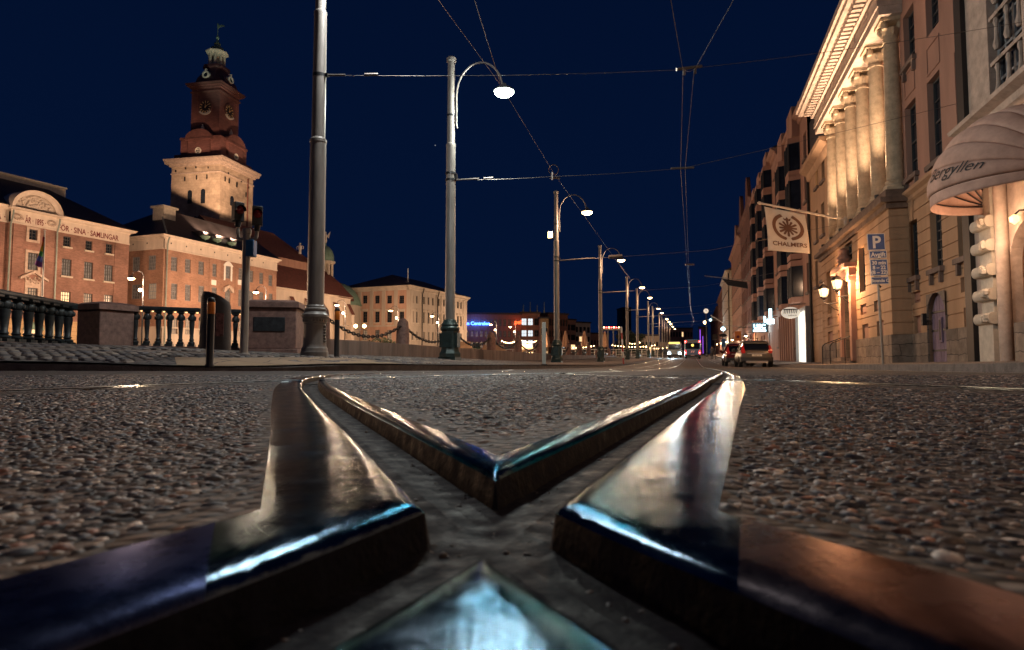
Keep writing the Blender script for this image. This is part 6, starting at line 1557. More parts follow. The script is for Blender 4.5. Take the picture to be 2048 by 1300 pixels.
f0.add(MB().box(dw_[0],dw_[1],.25,.35,0,3.3), 'door', X['darkwood'])
cornice(f0, .5, 22, f0.z(2010, 205)-.35, X['stone'], ((.02,0),(.15,.1),(.18,.25),(.4,.35),(.42,.45)), ends=True)
body(f0, 22, 17, 12, -.2, X['stone'], front=.45)
# awning: hoops hinged on the wall
aw = thing('door_awning', 'faded pink domed fabric awning with black script over the doorway', 'awning', SP(16.72, 7.12, 3.95), RT)
r0 = 1.80; hoops = [0, 17, 35, 53, 71, 88]
def apt(th, el, r=r0): return (r*math.cos(th), -r*math.sin(th)*math.cos(el), r*math.sin(th)*math.sin(el))
m = MB(); TH = np.linspace(.06, math.pi-.06, 40)
for a, b in zip(hoops, hoops[1:]):
    rows = []
    for f in np.linspace(0, 1, 9):
        el = R(a+(b-a)*f); puff = 1-.030*(1-math.sin(math.pi*f)**.55); rows.append([apt(t, el, r0*puff) for t in TH])
    m.loft(rows, close=False, caps=False)
cv = m.build('canvas', X['canvas'], aw, ang=60); sd = cv.modifiers.new('Solidify', 'SOLIDIFY'); sd.thickness = .012
m = MB(); rows = []
for z in np.linspace(0, -.26, 5): rows.append([(apt(t, 0, r0*.97)[0]*(1+.03*z), apt(t, 0, r0*.97)[1], z*(.75+.25*math.sin(t))) for t in TH])
m.loft(rows, close=False, caps=False); vl = m.build('valance', X['canvas'], aw); sd = vl.modifiers.new('Solidify', 'SOLIDIFY'); sd.thickness = .008
for h in hoops[:-1]: MB().tube([apt(t, R(h), r0*.965) for t in TH], .016, 6).build('hoop', X['iron'], aw)
MB().box(-r0-.05,-r0+.12,-.12,.08,-.12,.12).box(r0-.12,r0+.05,-.12,.08,-.12,.12).build('hinge', X['iron'], aw)
me = text_mesh('Bergyllen', .40, X['black'], ext=0, shear=.45, sx=1.0, align='LEFT')
for v in me.vertices:
    th = R(92)-v.co.x/r0; el = R(8)+v.co.y/r0; v.co = Vector(apt(th, el, r0*1.012))
obj('lettering', me, cv)

dl = thing('door_lamp', 'small lit lamp under the pink awning by the doorway', 'lamp', SP(16.9, 7.0, 3.3), RT); MB().lathe([(0,-.12),(.09,-.05),(.1,.05),(0,.12)], 10).build('globe', X['bulbs'], dl); MB().tube([(0,.0,.1),(0,.1,.2),(0,.25,.2)], .02, 5).build('bracket', X['iron'], dl); light('door_light', SP(16.9, 6.6, 3.2), 75, WARM, .12); light('door_light', SP(17.2, 6.3, 2.6), 30, WARM, .12)

# ================= PARKING SIGN =================
sp_ = SP(19.8, 5.0); px_ = thing('parking_sign', 'blue parking sign with four plates on a leaning grey post', 'street sign', (sp_.x, sp_.y, zRt(19.8, 5.0)-.02), 0, ry=R(-1.6))
zb = zRt(19.8, 5.0)-.02; Yp = sp_.y
MB().lathe([(.035,0),(.035,zat(470, Yp)-zb)], 12).build('post', X['steelpost'], px_)
def plate(w, y0, y1, dx, lines, nm='sign_plate'):
    z0, z1 = zat(y1, Yp)-zb, zat(y0, Yp)-zb
    q = MB().box(-w/2, w/2, -.06, -.045, z0, z1).build(nm, X['signwhite'], px_, bevel=.004, mat=T((dx, 0, 0)))
    m = MB().box(-w/2+.016, w/2-.016, -.064, -.05, z0+.016, z1-.016).build('blue_field', X['signblue'], q)
    n = len(lines)
    for i, (s, size) in enumerate(lines):
        me = text_mesh(s, size, X['signwhite'], ext=.0015, bold=.004 if size < .3 else .012); c = (z0+z1)/2+(z1-z0)*(.5-(i+.5)/n)*.86-size*.35
        obj('lettering', me, q, T((0, -.067, c)) @ RX90)
plate(.48, 468, 501, -.02, [('P', .47)]); plate(.48, 502, 517, .01, [('Avgift', .17)]); plate(.48, 519, 552, .015, [('30 min', .14), ('8 – 22', .14), ('(8 – 22)', .14)]); plate(.48, 554, 569, .02, [('Boende C', .12)])
MB().tube([(.0,0,zat(570,Yp)-zb),(.05,-.03,zat(575,Yp)-zb)], .03, 6).build('clamp', X['iron'], px_)

# ================= STREET HOUSES BEYOND =================
def street_house(label, s0, s1, h, wm, floors, ncol, t=7.6, bays=(), ww=1.1, lit=(), roof='roof', rise=3, name='town_house', gable=None, corn=True, fm='frame', z0=-.3):
    o = SP(s1, t); b = thing(name, label, 'building', (o.x, o.y, 0), RT); f = rfac(b, s1, t); L_ = s1-s0; zb_ = float(zr((s0+s1)/2)); hs = []
    for i in range(ncol):
        u = L_*(i+.5)/ncol
        if any(a-.3 < u < c+.3 for a, c in bays): continue
        for j, (za, zz) in enumerate(floors): hs.append((u-ww/2, u+ww/2, zb_+za, zb_+zz, (i, j)))
    mb = MB(); wall(mb, 0, L_, zb_+z0, h, [q[:4] for q in hs], rev=.25); f.add(mb, 'wall', X[wm], smooth=False)
    for q in hs: window(f, q[:4], 2, 3, fm=fm, gm=('litcool' if (q[4][0]+q[4][1]) % 2 else 'lit') if q[4] in lit else 'glass', y=.16, sill=1, sillm='quay')
    for a, c in bays:
        for za, zz in floors[1:]:
            m = MB(); d = -.75; A_ = [(a,0),(a+.35,d),(c-.35,d),(c,0)]
            m.prism(A_, zb_+za-.5, zb_+za-.1, axis='z'); m.prism(A_, zb_+zz+.1, zb_+zz+.5, axis='z'); f.add(m, 'bay_floor', X[wm], smooth=False)
            m = MB(); m.prism([(a+.06,0),(a+.37,d+.06),(c-.37,d+.06),(c-.06,0)], zb_+za-.1, zb_+zz+.1, axis='z'); g = f.add(m, 'bay_window', X['glass'], smooth=False)
            m = MB()
            for p in A_+[((a+c)/2, d)]: m.box(p[0]-.05,p[0]+.05,p[1]-.03,p[1]+.07,zb_+za-.1,zb_+zz+.1)
            m.build('mullion', X['frame'], g)
        m = MB(); m.box(a-.1, c+.1, -.5, .1, floors[-1][1]+zb_+.5, h+.9); f.add(m, 'bay_parapet', X[wm], smooth=False)
    if corn: cornice(f, 0, L_, h-.5, X[wm], ((.02,0),(.15,.1),(.18,.3),(.45,.45),(.5,.6)), ends=False)
    body(f, L_, h, 12, zb_+z0, X[wm], front=.25); hiproof(f, -.2, L_+.2, -.3, 12, h+.1, rise, X[roof], .1, .1)
    if gable:
        for (a, c, hh) in gable:
            e = (a+c)/2; w_ = (c-a)/2; m = MB(); m.prism([(a,h-.1),(a,h+.8),(e-w_*.7,h+.9),(e-w_*.6,h+hh*.6)]+[(e+w_*.5*math.cos(q), h+hh*.6+hh*.4*math.sin(q)) for q in np.linspace(math.pi, 0, 9)]+[(e+w_*.6,h+hh*.6),(e+w_*.7,h+.9),(c,h+.8),(c,h-.1)], -.35, .1); f.add(m, 'gable', X[wm], smooth=False)
    return b, f, zb_
X['dkpink'] = mat('dusky plaster', (.30,.17,.13), .85, var=.25, vs=1.2, streak=True); X['dkbrick'] = bricks('dark red street brick', (.20,.08,.06), (.14,.055,.045), (.12,.07,.06)); X['pale'] = mat('pale stone front', (.52,.46,.38), .8, var=.2, vs=2, streak=True)
FL = [(1.3,2.9),(4.9,6.9),(8.0,10.0),(11.1,13.1),(14.0,15.8)]
ba, fa, za = street_house('pink plaster house with dark bay windows beside the columned house', 46.2, 62, 17.6, 'pinkst', FL, 7, bays=[(4.6,7.0),(10.2,12.6)], ww=1.15)
street_house('tall pink house with three stacks of dark bay windows, farther than the shop entrance', 62.2, 85, 19.6, 'pinkst', FL[:4]+[(14.0,16.0),(16.9,18.4)], 9, bays=[(3,5.4),(9.6,12),(16.5,18.9)], ww=1.1, lit=[(4,3)])
street_house('dark brick house with curved gables up the right side of the street', 85.2, 108, 21.0, 'dkbrick', [(1,3.4),(5,7),(8.4,10.4),(11.8,13.8),(15.2,17.2)], 9, gable=[(2,8,4.5),(14,20,4)], rise=4)
street_house('dusky plaster house with corniced front beyond the brick gables', 108.2, 134, 20.5, 'dkpink', [(1,3.6),(5,7),(8.4,10.4),(11.8,13.8),(15.2,17)], 8, gable=[(16,22,3)], lit=[(2,0),(5,0)])
bw2, fw2, zw2 = street_house('narrow pale stone house standing out bright, far up the right side', 134.2, 160, 18.5, 'pale', [(1,3.6),(5.4,8),(9.4,11.6),(13,15)], 8, t=6.9, lit=[(1,0),(3,0),(6,0)])
street_house('brownish house with violet lit corner at the far right end', 160.2, 205, 18.5, 'dkpink', [(1,3.6),(5.4,7.4),(9,11),(12.6,14.6)], 11, lit=[(1,0),(2,0),(4,0),(6,0),(8,0)])
street_house('last small house on the right side of the street', 205.3, 290, 17.5, 'dkbrick', [(1,3.6),(5.4,7.4),(9,11),(12.6,14.6)], 14, lit=[(i, 0) for i in range(0, 14, 2)])
# shop entrance in the pink house
a, b = fa.u(1600.5), fa.u(1622)
sh = fa.add(MB().box(a, b, -.02, .0, za+.05, za+3.75), 'shop_window', X['shopwhite'], y=-.05)
fa.add(MB().box(a-.16, a, -.25, .02, za-.2, za+3.9).box(b, b+.28, -.3, .02, za-.2, za+3.9).box(a, b, -.25, .02, za+3.75, za+3.95), 'shop_frame', X['framegrey'], smooth=False)
fa.add(MB().box(b-.12, b-.04, -.1, -.03, za+.1, za+3.6), 'door_edge', X['cool'])
fa.add(MB().box(a-2.0, a-.9, -.03, .05, za-.2, za+2.5), 'door', mat('dark blue door', (.02,.03,.06), .4))
m = MB()
for k in range(12):
    if not (a-.8 < k*1.3+.4 < b+.5): m.box(k*1.3+.2, k*1.3+.62, -.22, .02, za-.2, za+4.2)
fa.add(m, 'pier', X['pinkst'], smooth=False)
def sign_post(label, px, py, Y, name='hanging_sign'):
    p = at(px, py, Y); return thing(name, label, 'shop sign', p, NA)
os_ = sign_post('oval white shop sign with black comb stripes hung above the lit entrance', 1581, 625.5, 45.2)
m = MB(); m.prism([(.62*math.cos(a), .40*math.sin(a)) for a in np.linspace(0, 2*math.pi, 32, endpoint=False)], -.06, .06); m.build('panel', mat('white enamel, lit', (.7,.68,.62), .5, var=.05, emit=(1,.9,.75), es=.45), os_, smooth=False)
m = MB()
for k in range(8): x = -.40+.115*k; m.add([(x-.03,-.075,.26-.012*k),(x+.035,-.075,.26-.012*k),(x-.01,-.075,-.06),(x-.05,-.075,-.06)], [(0,3,2,1)])
m.box(-.46,.5,-.078,-.06,.20,.27); m.build('emblem', X['black'], os_, smooth=False)
obj('lettering', text_mesh('GARAGE', .15, X['black'], ext=.002), os_, T((.1,-.07,-.24)) @ RX90)
MB().tube([(-.1,0,.40),(-.1,0,.55),(1.3,0,.62)], .025, 6).build('bracket', X['iron'], os_)
u1_ = sign_post('glowing white sign reading USC on the tall pink house', 1519, 655, 67.5); obj('lettering', text_mesh('USC', .62, X['neoncyan'], ext=.05, bold=.02), u1_, T((0,-.08,-.1)) @ RX90); MB().box(-.62,.62,-.09,.02,-.42,-.24).build('light_bar', X['neoncyan'], u1_); MB().box(.45,.62,-.08,.02,.5,1.2).build('upright', X['neoncyan'], u1_); MB().box(-.75,.9,.0,.05,-.5,.5).build('backing', X['black'], u1_)
u2_ = sign_post('small glowing cyan white sign nearer the shop entrance', 1541, 638, 60); MB().box(-.12,.12,-.05,.05,.1,.95).box(-.32,.32,-.05,.05,-.45,.0).build('light_panel', X['neoncyan'], u2_); MB().box(.3,1.0,-.02,.02,.2,.26).build('bracket', X['iron'], u2_)
light('sign_light', at(1519, 650, 66.5), 160, (.5,.85,1), .3)
light('shop_light', SP(49, 6.9, za+2.6), 130, (1,.85,.68), .5)
np_ = sign_post('orange no parking board hanging on the dark brick house', 1476, 672, 62, 'no_parking_sign'); MB().box(-.28,.28,-.03,.03,-.45,.45).build('board', X['orange'], np_); MB().lathe([(.14,0),(.14,.02)], 16).build('symbol', X['darkred'], np_, mat=T((0,-.04,-.08)) @ Matrix.Rotation(R(90), 4, 'X')); MB().tube([(0,0,.45),(.0,0,.8),(3,0,.9)], .02, 5).build('bracket', X['iron'], np_)
bf = sign_post('dark furled flag on a pole from the dark brick house', 1466, 562, 78, 'dark_flag'); bf['category'] = 'flag'; MB().prism([(-1.3,.35),(1.6,-.2),(1.7,-1.0),(-.6,-.5)], -.06, .06).build('cloth', X['black'], bf); MB().tube([(-3.3,0,.75),(4,0,-.35)], .05, 6).build('pole', X['steelpost'], bf)
clk = at(1412, 622, 118); ck = thing('street_clock', 'round white street clock on a tall post, far right pavement', 'clock', (clk.x, clk.y, zRt(120, 5)), NA)
hz = clk.z-zRt(120, 5); MB().lathe([(.12,0),(.08,hz-.5)], 8).build('post', X['iron'], ck); MB().lathe([(.5,-.12),(.5,.12)], 22).build('case', X['iron'], ck, mat=T((0,0,hz)) @ Matrix.Rotation(R(90), 4, 'X')); d_ = MB().lathe([(.44,.12),(.44,.14)], 22).build('dial', mat('lit dial', (.6,.6,.55), .4, emit=(1,.95,.85), es=.5), ck, mat=T((0,0,hz)) @ Matrix.Rotation(R(90), 4, 'X')); MB().box(-.02,.02,-.05,.36,.145,.155).box(-.02,.24,-.02,.02,.145,.155).build('hand', X['black'], d_)
# ================= VEHICLES =================
def wheel(r=.33, w=.22):
    t = MB(); t.lathe([(r*.62,-w/2),(r*.9,-w/2),(r,-w*.36),(r,w*.36),(r*.9,w/2),(r*.62,w/2)], 22, caps=False)
    q = MB(); q.lathe([(r*.62,-w*.4),(r*.6,-w*.1),(r*.18,-w*.2),(0,-w*.22)], 22, caps=False)
    for k in range(5):
        a = k*2*math.pi/5; q.tube([(r*.12*math.cos(a), r*.12*math.sin(a), -w*.3), (r*.6*math.cos(a), r*.6*math.sin(a), -w*.32)], .035, 5)
    return t.mesh('tyre', X['rubber']), q.mesh('rim', X['alloy'])
WT, WR = wheel()
def car(label, paint, loc, rz, lit=False):
    """local frame: rear bumper at y=0, nose at y=4.4, x to the right"""
    t = thing('parked_car', label, 'car', loc, rz, 'cars parked along the right kerb')
    L_, sec = 4.4, []
    # y, half width low, half width belt, bottom, belt height
    data = [(0,.74,.74,.42,.86),(.06,.84,.80,.30,.98),(.5,.89,.86,.24,1.0),(1.3,.90,.88,.22,.99),(2.4,.90,.88,.22,.97),(3.2,.90,.86,.22,.93),(3.9,.86,.80,.24,.82),(4.3,.76,.70,.30,.70),(4.42,.62,.58,.40,.60)]
    m = MB(); rings = []
    for y, wl, wb, zb_, zt in data:
        h = zt-zb_; half = [(.86*wl,zb_),(wl,zb_+.22*h),(wl*1.01,zb_+.55*h),(wb,zb_+.90*h),(wb*.9,zt)]
        rings.append([(x,y,z) for x, z in half]+[(-x,y,z) for x, z in half[::-1]])
    m.loft(rings); bo = m.build('body', paint, t); s_ = bo.modifiers.new('Subdivision', 'SUBSURF'); s_.levels = s_.render_levels = 2
    m = MB(); rings = []
    for y, w0, w1, z0_, z1_ in [(.10,.76,.62,.92,1.0),(.50,.82,.60,.95,1.42),(.85,.82,.60,.95,1.47),(1.9,.82,.61,.95,1.49),(2.5,.82,.60,.93,1.42),(3.25,.80,.66,.88,.95)]:
        rings.append([(w0,y,z0_),(w1,y,z1_),(-w1,y,z1_),(-w0,y,z0_)])
    m.loft(rings); m.build('cabin_glass', X['carglass'], t, ang=30)
    m = MB(); rings = []
    for y, w_, z in [(.36,.59,1.385),(.5,.615,1.45),(.85,.62,1.495),(1.9,.62,1.51),(2.45,.60,1.455),(2.6,.58,1.425)]: rings.append([(w_,y,z-.02),(w_*.7,y,z+.015),(-w_*.7,y,z+.015),(-w_,y,z-.02),(-w_*.98,y,z-.05),(w_*.98,y,z-.05)])
    m.loft(rings); m.build('roof', paint, t)
    m = MB()
    for sg_ in (-1, 1):
        for A_, B_ in (((.80,.14,.94),(.605,.52,1.43)), ((.825,1.55,.96),(.61,1.62,1.48)), ((.81,3.15,.90),(.60,2.45,1.45))):
            m.tube([(sg_*A_[0],A_[1],A_[2]),(sg_*B_[0],B_[1],B_[2])], .045, 6)
    m.build('pillar', paint, t)
    for sg_ in (-1, 1):
        m = MB(); m.loft([[(sg_*(x0),y,z),(sg_*(x1),y+.02,z),(sg_*x1,y+.12,z),(sg_*x0,y+.14,z)] for x0, x1, y, z in [(.62,.80,.015,.78),(.60,.83,.0,.90),(.66,.80,.05,1.05),(.66,.74,.22,1.24)]]); m.build('tail_light', X['tail'], t)
        MB().tube([(sg_*.60,.75,1.50),(sg_*.60,.8,1.54),(sg_*.60,2.2,1.55),(sg_*.60,2.25,1.51)], .02, 6).build('roof_rail', X['alloy'], t)
        MB().lathe([(0,-.1),(.09,-.06),(.1,.05),(0,.1)], 8, (sg_*1.0,2.75,1.0)).tube([(sg_*.85,2.75,.95),(sg_*1.0,2.75,.97)], .03, 5).build('mirror', paint, t)
        MB().box(sg_*.45-.13,sg_*.45+.13,4.28,4.40,.60,.70).build('headlight', X['carglass'], t)
        for y in (.82, 3.45):
            wq = obj('wheel', WT, t, T((sg_*.80, y, .33)) @ Matrix.Rotation(R(90)*sg_, 4, 'Y')); obj('rim', WR, wq)
    m = MB(); m.loft([[(-w_,y,z0_),(w_,y,z0_),(w_,y,z1_),(-w_,y,z1_)] for w_, y, z0_, z1_ in [(.70,-.03,.34,.52),(.84,.02,.30,.56),(.89,.2,.28,.56)]]); m.build('bumper', X['blackplastic'], t, bevel=.02)
    m = MB(); m.loft([[(-w_,-.05,z0_),(w_,-.05,z0_),(w_,-.02,z1_),(-w_,-.02,z1_)] for w_, z0_, z1_ in [(.55,.24,.36),(.5,.24,.36)]]); m.box(-.58,.58,-.055,-.02,.28,.36); m.build('skid_plate', X['alloy'], t)
    q = MB().box(-.26,.26,-.03,.0,.60,.71).build('number_plate', X['plate'], t, mat=T((0,-.005,.02)))
    obj('lettering', text_mesh('YNR 574', .085, X['black'], ext=.001), q, T((0,-.034,.625)) @ RX90)
    MB().box(-.5,.5,-.0,.03,.76,.80).build('trim', X['alloy'], t)
    return t
def onroad(s, t_): return SP(s, t_, float(zr(s)))
car('champagne grey estate car parked at the right kerb with lit number plate side', X['silver'], onroad(38.6, 3.45), -A+R(1.5))['label'] = 'champagne grey estate car parked at the right kerb, nearest of the parked cars'
car('dark car with red tail lights parked just ahead of the champagne grey car', X['darkred2'], onroad(44.8, 2.95), -A+R(1))
car('black car farther up the right kerb, mostly hidden by two nearer parked cars', X['darkcar'], onroad(52, 3.3), -A)
# bus seen from behind
def bus(label, loc, rz, rear=True, sc=1):
    t = thing('city_bus', label, 'bus', loc, rz)
    L_ = 11; m = MB(); pf = [(-1.25,.35),(-1.27,1.2),(-1.25,2.4),(-1.12,2.95),(-.9,3.08),(.9,3.08),(1.12,2.95),(1.25,2.4),(1.27,1.2),(1.25,.35)]
    m.loft([[(x*.97,-0.0,z) for x, z in pf],[(x,.12,z) for x, z in pf],[(x,L_-.1,z) for x, z in pf],[(x*.97,L_,z) for x, z in pf]]); m.build('body', X['busblue'] if rear else X['busgrey'], t, ang=30)
    y0, d = 0, -1
    m = MB(); m.box(-1.05,1.05,-.03,.02,1.55,2.5); g = m.build('rear_window' if rear else 'windscreen', X['carglass'], t)
    MB().box(-1.1,1.1,-.025,.02,2.55,2.95).build('roof_panel', X['busgrey'], t)
    MB().box(-1.2,1.2,-.06,.05,.38,.62).build('bumper', X['blackplastic'], t)
    for sg_ in (-1, 1):
        MB().box(-1.29 if sg_ < 0 else 1.26, -1.26 if sg_ < 0 else 1.29, .6, L_-.6, 1.5, 2.5).build('side_window', X['carglass'], t)
        if rear:
            for z, mt in ((.95,'redglow'),(1.3,'redsoft'),(2.72,'redglow')): MB().lathe([(.13,0),(.13,.05),(0,.07)], 12).build('tail_light', X[mt], t, mat=T((sg_*1.08,-.02,z)) @ Matrix.Rotation(R(90), 4, 'X'))
        else: MB().lathe([(.17,0),(.17,.05),(0,.07)], 12).build('headlight', X['headl'], t, mat=T((sg_*.95,-.02,.85)) @ Matrix.Rotation(R(90), 4, 'X'))
        for y in (1.8, 8.6):
            wq = obj('wheel', WT, t, T((sg_*1.08, y, .45)) @ Matrix.Rotation(R(90)*sg_, 4, 'Y') @ Matrix.Scale(1.4, 4)); obj('rim', WR, wq)
    if rear:
        MB().lathe([(.2,0),(.2,.04),(0,.07)], 12).build('stop_lamp', X['yellowled'], t, mat=T((0,-.03,2.15)) @ Matrix.Rotation(R(90), 4, 'X'))
        m = MB(); 
        for k in (-.16, .16): m.add([(k-.14,-.03,1.0),(k+.04,-.03,1.0),(k+.14,-.03,1.3),(k+.04,-.03,1.3)], [(0,1,2,3)])
        m.build('emblem', X['signwhite'], t); MB().box(-.28,.28,-.07,-.05,.5,.6).build('number_plate', X['plate'], t)
    else:
        MB().box(-1.0,1.0,-.04,.0,2.62,2.9).build('destination_sign', X['yellowled'], t)
    return t
pb_ = onroad(107, .0); bus('blue city bus seen from behind with red lights on', pb_, -A)
light('tail_glow', SP(105.4, .0, pb_.z+1.2), 18, (1,.04,.03), .3)
po = onroad(126, -3.3); bus('oncoming yellow topped bus with dazzling blue white headlights', po, -A, rear=False)
light('headlight_beam', SP(113.5, -3.3, float(zr(113))+.85), 2600, (.62,.9,1), .12, spot=100, target=SP(70, -2.6, .0), blend=.8)

# ================= PEOPLE FAR UP THE PAVEMENT =================
def person(label, loc, rz, coat, legs, step=.2, seed=0):
    t = thing('person', label, 'person', loc, rz, 'pedestrians on the pavements')
    J = {'pelvis':(0,0,.95),'waist':(0,0,1.1),'chest':(0,.01,1.35),'neck':(0,.02,1.5),'head0':(0,.03,1.56),'head1':(0,.04,1.66),'head2':(0,.03,1.75)}
    P = [J[k] for k in ('pelvis','waist','chest','neck','head0','head1','head2')]; Rr = [(.16,.12),(.15,.11),(.19,.13),(.06,.06),(.075,.085),(.085,.10),(.05,.06)]; E = [(i, i+1) for i in range(6)]
    for sg_ in (-1, 1):
        n = len(P); P += [(sg_*.19,.01,1.42),(sg_*.24,-.02-sg_*step*.3,1.16),(sg_*.22,.08-sg_*step*.6,.93),(sg_*.22,.11-sg_*step*.65,.83)]; Rr += [(.075,.075),(.055,.055),(.042,.042),(.04,.025)]; E += [(2,n),(n,n+1),(n+1,n+2),(n+2,n+3)]
        n = len(P); P += [(sg_*.09,sg_*step*.15,.88),(sg_*.10,.03+sg_*step*.75,.50),(sg_*.10,sg_*step*1.3,.08),(sg_*.11,.14+sg_*step*1.3,.04)]; Rr += [(.10,.10),(.07,.07),(.05,.05),(.045,.035)]; E += [(0,n),(n,n+1),(n+1,n+2),(n+2,n+3)]
    me = bpy.data.meshes.new('body'); me.from_pydata(P, E, []); me.update(); o = obj('body', me, t)
    sk = o.modifiers.new('Skin', 'SKIN'); sd = o.modifiers.new('Subdivision', 'SUBSURF'); sd.levels = sd.render_levels = 1
    if not me.skin_vertices: bpy.context.view_layer.objects.active = o; bpy.ops.mesh.customdata_skin_add()
    for i, r in enumerate(Rr): me.skin_vertices[0].data[i].radius = r
    me.skin_vertices[0].data[0].use_root = True; me.materials.append(X[coat])
    dg = bpy.context.evaluated_depsgraph_get(); dg.update(); nm = bpy.data.meshes.new_from_object(o.evaluated_get(dg)); nm.name = 'body'; o.modifiers.clear(); o.data = nm
    nm.materials.clear(); [nm.materials.append(X[k]) for k in (coat, legs, 'skin')]
    for p in nm.polygons: p.material_index = 2 if p.center.z > 1.52 or (p.center.z < .9 and abs(p.center.x) > .185) else (1 if p.center.z < .82 else 0); p.use_smooth = True
    MB().lathe([(.088,-.05),(.095,.0),(.085,.06),(.05,.095),(0,.105)], 10, (0,.015,1.69)).build('hair', X['bark'], t); return t
for px, Y, cols, lb in ((1322, 97, ('coat','black'), 'pedestrian in dark coat on the quay pavement, left of a pair'), (1330, 99, ('coatb','coat'), 'pedestrian in blue grey jacket on the quay pavement, right of a pair'), (1424, 88, ('coat','coat'), 'lone pedestrian in dark clothes by the right kerb ahead of the cars')):
    x = at(px, 715, Y).x; s, t_ = st(x, Y); person(lb, (x, Y, zL(x, Y) if t_ < 0 else zRt(s, t_)), -A+(math.pi if px == 1330 else 0), *cols)
for i, (px, Y, h) in enumerate(((1431, 84, 3.2), (1447, 74, 2.6))):
    x = at(px, 715, Y).x; s, t_ = st(x, Y); z = zRt(s, max(t_, 4.6)); q = thing('street_sign_post', ('dark post with small board by the lone pedestrian', 'post with black oval board and blue box behind the dark car')[i], 'sign post', (x, Y, z), NA)
    MB().lathe([(.05,0),(.045,h)], 8).build('post', X['iron'], q)
    if i: MB().prism([(.42*math.cos(a), h+.2+.2*math.sin(a)) for a in np.linspace(0, 2*math.pi, 20, endpoint=False)], -.04, .04).build('oval_board', X['black'], q); MB().box(-.2,.25,-.1,.1,h-1.1,h-.2).build('blue_box', X['bluebox'], q)
    else: MB().box(-.3,.3,-.04,.04,h-.7,h).build('board', X['black'], q)

# ================= FAR BUILDINGS AND LIGHTS =================
def far_block(label, x0, x1, ytop, Y, wm, rows, ncol, lit=(), dx=.38, depth=14, kind='glass', litm='lit', ww=.6, name='far_building', skip=()):
    a = at(x0, 700, Y); k1 = (x1-CX)/F; D = Vector((1, dx)).normalized(); tt = (k1*Y-a.x)/(D.x-k1*D.y)
    b = thing(name, label, 'building', (a.x, Y, 0), math.atan2(D.y, D.x)); f = Fac(b, (a.x, Y), D); h = zat(ytop, Y+tt*D.y*.5); hs = []
    n = len(rows)
    for j, (fa_, fb_) in enumerate(rows):
        for i in range(ncol):
            if (i, j) in skip: continue
            w_ = tt/ncol; hs.append((w_*(i+.5-ww/2), w_*(i+.5+ww/2), ZG+(h-ZG)*fa_, ZG+(h-ZG)*fb_, (i, j)))
    mb = MB(); wall(mb, 0, tt, ZG, h, [q[:4] for q in hs], rev=.3); f.add(mb, 'wall', X[wm], smooth=False)
    for q in hs: window(f, q[:4], 2, 2, gm=litm if q[4] in lit else kind, y=.2)
    body(f, tt, h, depth, ZG, X[wm], front=.3); f.add(MB().box(-.3, tt+.3, -.3, depth+.3, h, h+.5), 'roof', X['roof'], smooth=False)
    return b, f, tt, h
R3 = [(.10,.26),(.36,.52),(.62,.78)]; R4 = [(.06,.2),(.3,.43),(.53,.66),(.76,.9)]
b_, f_, l_, h_ = far_block('dark brown block with glowing blue neon sign on its front', 930, 1042, 629, 185, 'dkpink', R4, 12, lit=[(7,0),(3,0),(9,0)], kind='glassdim', dx=.12)
p = f_.u(952); lettering(f_, 'Lån Centralen', 1.35, X['neonblue'], p, -.35, f_.z(952, 650), ext=.08, bold=.03); p = f_.u(1036); lettering(f_, 'pei', 1.7, X['neonred'], p, -.35, f_.z(1036, 648), ext=.08, bold=.03)
light('neon_glow', at(952, 645, 182.5), 420, (.06,.16,1), .6); light('neon_glow', at(1035, 645, 184), 120, (1,.1,.03), .4)
b_, f_, l_, h_ = far_block('red brick block with three lit bands of windows behind the café lamps', 1042, 1080, 627, 188, 'b2', [(.1,.25),(.32,.46),(.53,.66),(.76,.9)], 3, lit=[(0,3),(1,3),(0,2),(1,2),(0,1),(1,1)], litm='litcool', ww=.8, dx=.12)
m = MB()
for k in range(4): m.tube([(2+3.1*k,4,h_),(2+3.1*k,4,h_+2.5+.8*(k % 2))], .12, 5)
for k in range(4): tag(MB().tube([(0,0,0),(0,0,2.4+.9*(k % 2))], .11, 6).lathe([(.25,0),(.25,.9)], 6).build('chimney_pipe', X['zinc'], b_, mat=T((1.2+2.1*k,4,h_+.5))))
far_block('narrow orange lit house front right of the red brick block', 1080.5, 1097, 637, 186, 'yell', R3, 2, lit=[(0,0),(1,0)], dx=.1)
far_block('dark glass block right of the orange lit front', 1098, 1136, 629, 200, 'dkbrick', R4, 7, lit=[(1,0),(3,0),(5,1),(2,0)], dx=.8, litm='litcool')
far_block('grey block with wide window bands behind the folded parasols', 1120, 1152, 640, 225, 'dkpink', R4, 3, lit=[(0,0),(1,0),(2,1)], dx=.9, ww=.85)
far_block('pale cornered block with lit shop floor behind the folded parasols', 1150, 1181, 646, 240, 'cream', R4, 4, lit=[(0,0),(1,0),(2,0),(3,0),(1,2)], dx=.7, ww=.7)
far_block('low dark block left of the roof top red lights', 1181, 1218, 668, 250, 'dkpink', R3, 6, lit=[(1,0),(4,0),(3,1)], dx=.5)
far_block('dark office tower with one column of lit cyan windows', 1246, 1263, 616, 420, 'roof', [(.05+.1*k, .11+.1*k) for k in range(9)], 3, lit=[(1,k) for k in range(2, 9)], litm='litcool', dx=.1, name='office_tower', ww=.5)
b_, f_, l_, h_ = far_block('lit cream corner house behind the quay café with warm windows', 1276, 1318, 672, 190, 'cream', R3, 6, lit=[(0,0),(1,0),(2,0),(3,0),(4,0),(1,1),(3,1),(4,1)], dx=.2)
far_block('long low restaurant block with bright windows along the quay end', 1312, 1352, 684, 210, 'cream', [(.15,.6)], 12, lit=[(i,0) for i in range(12)], dx=.5)
far_block('brown block closing the far end of the street', 1340, 1386, 657, 330, 'dkpink', R4, 8, lit=[(2,1),(5,2),(6,0),(1,0),(4,3)], dx=.1)
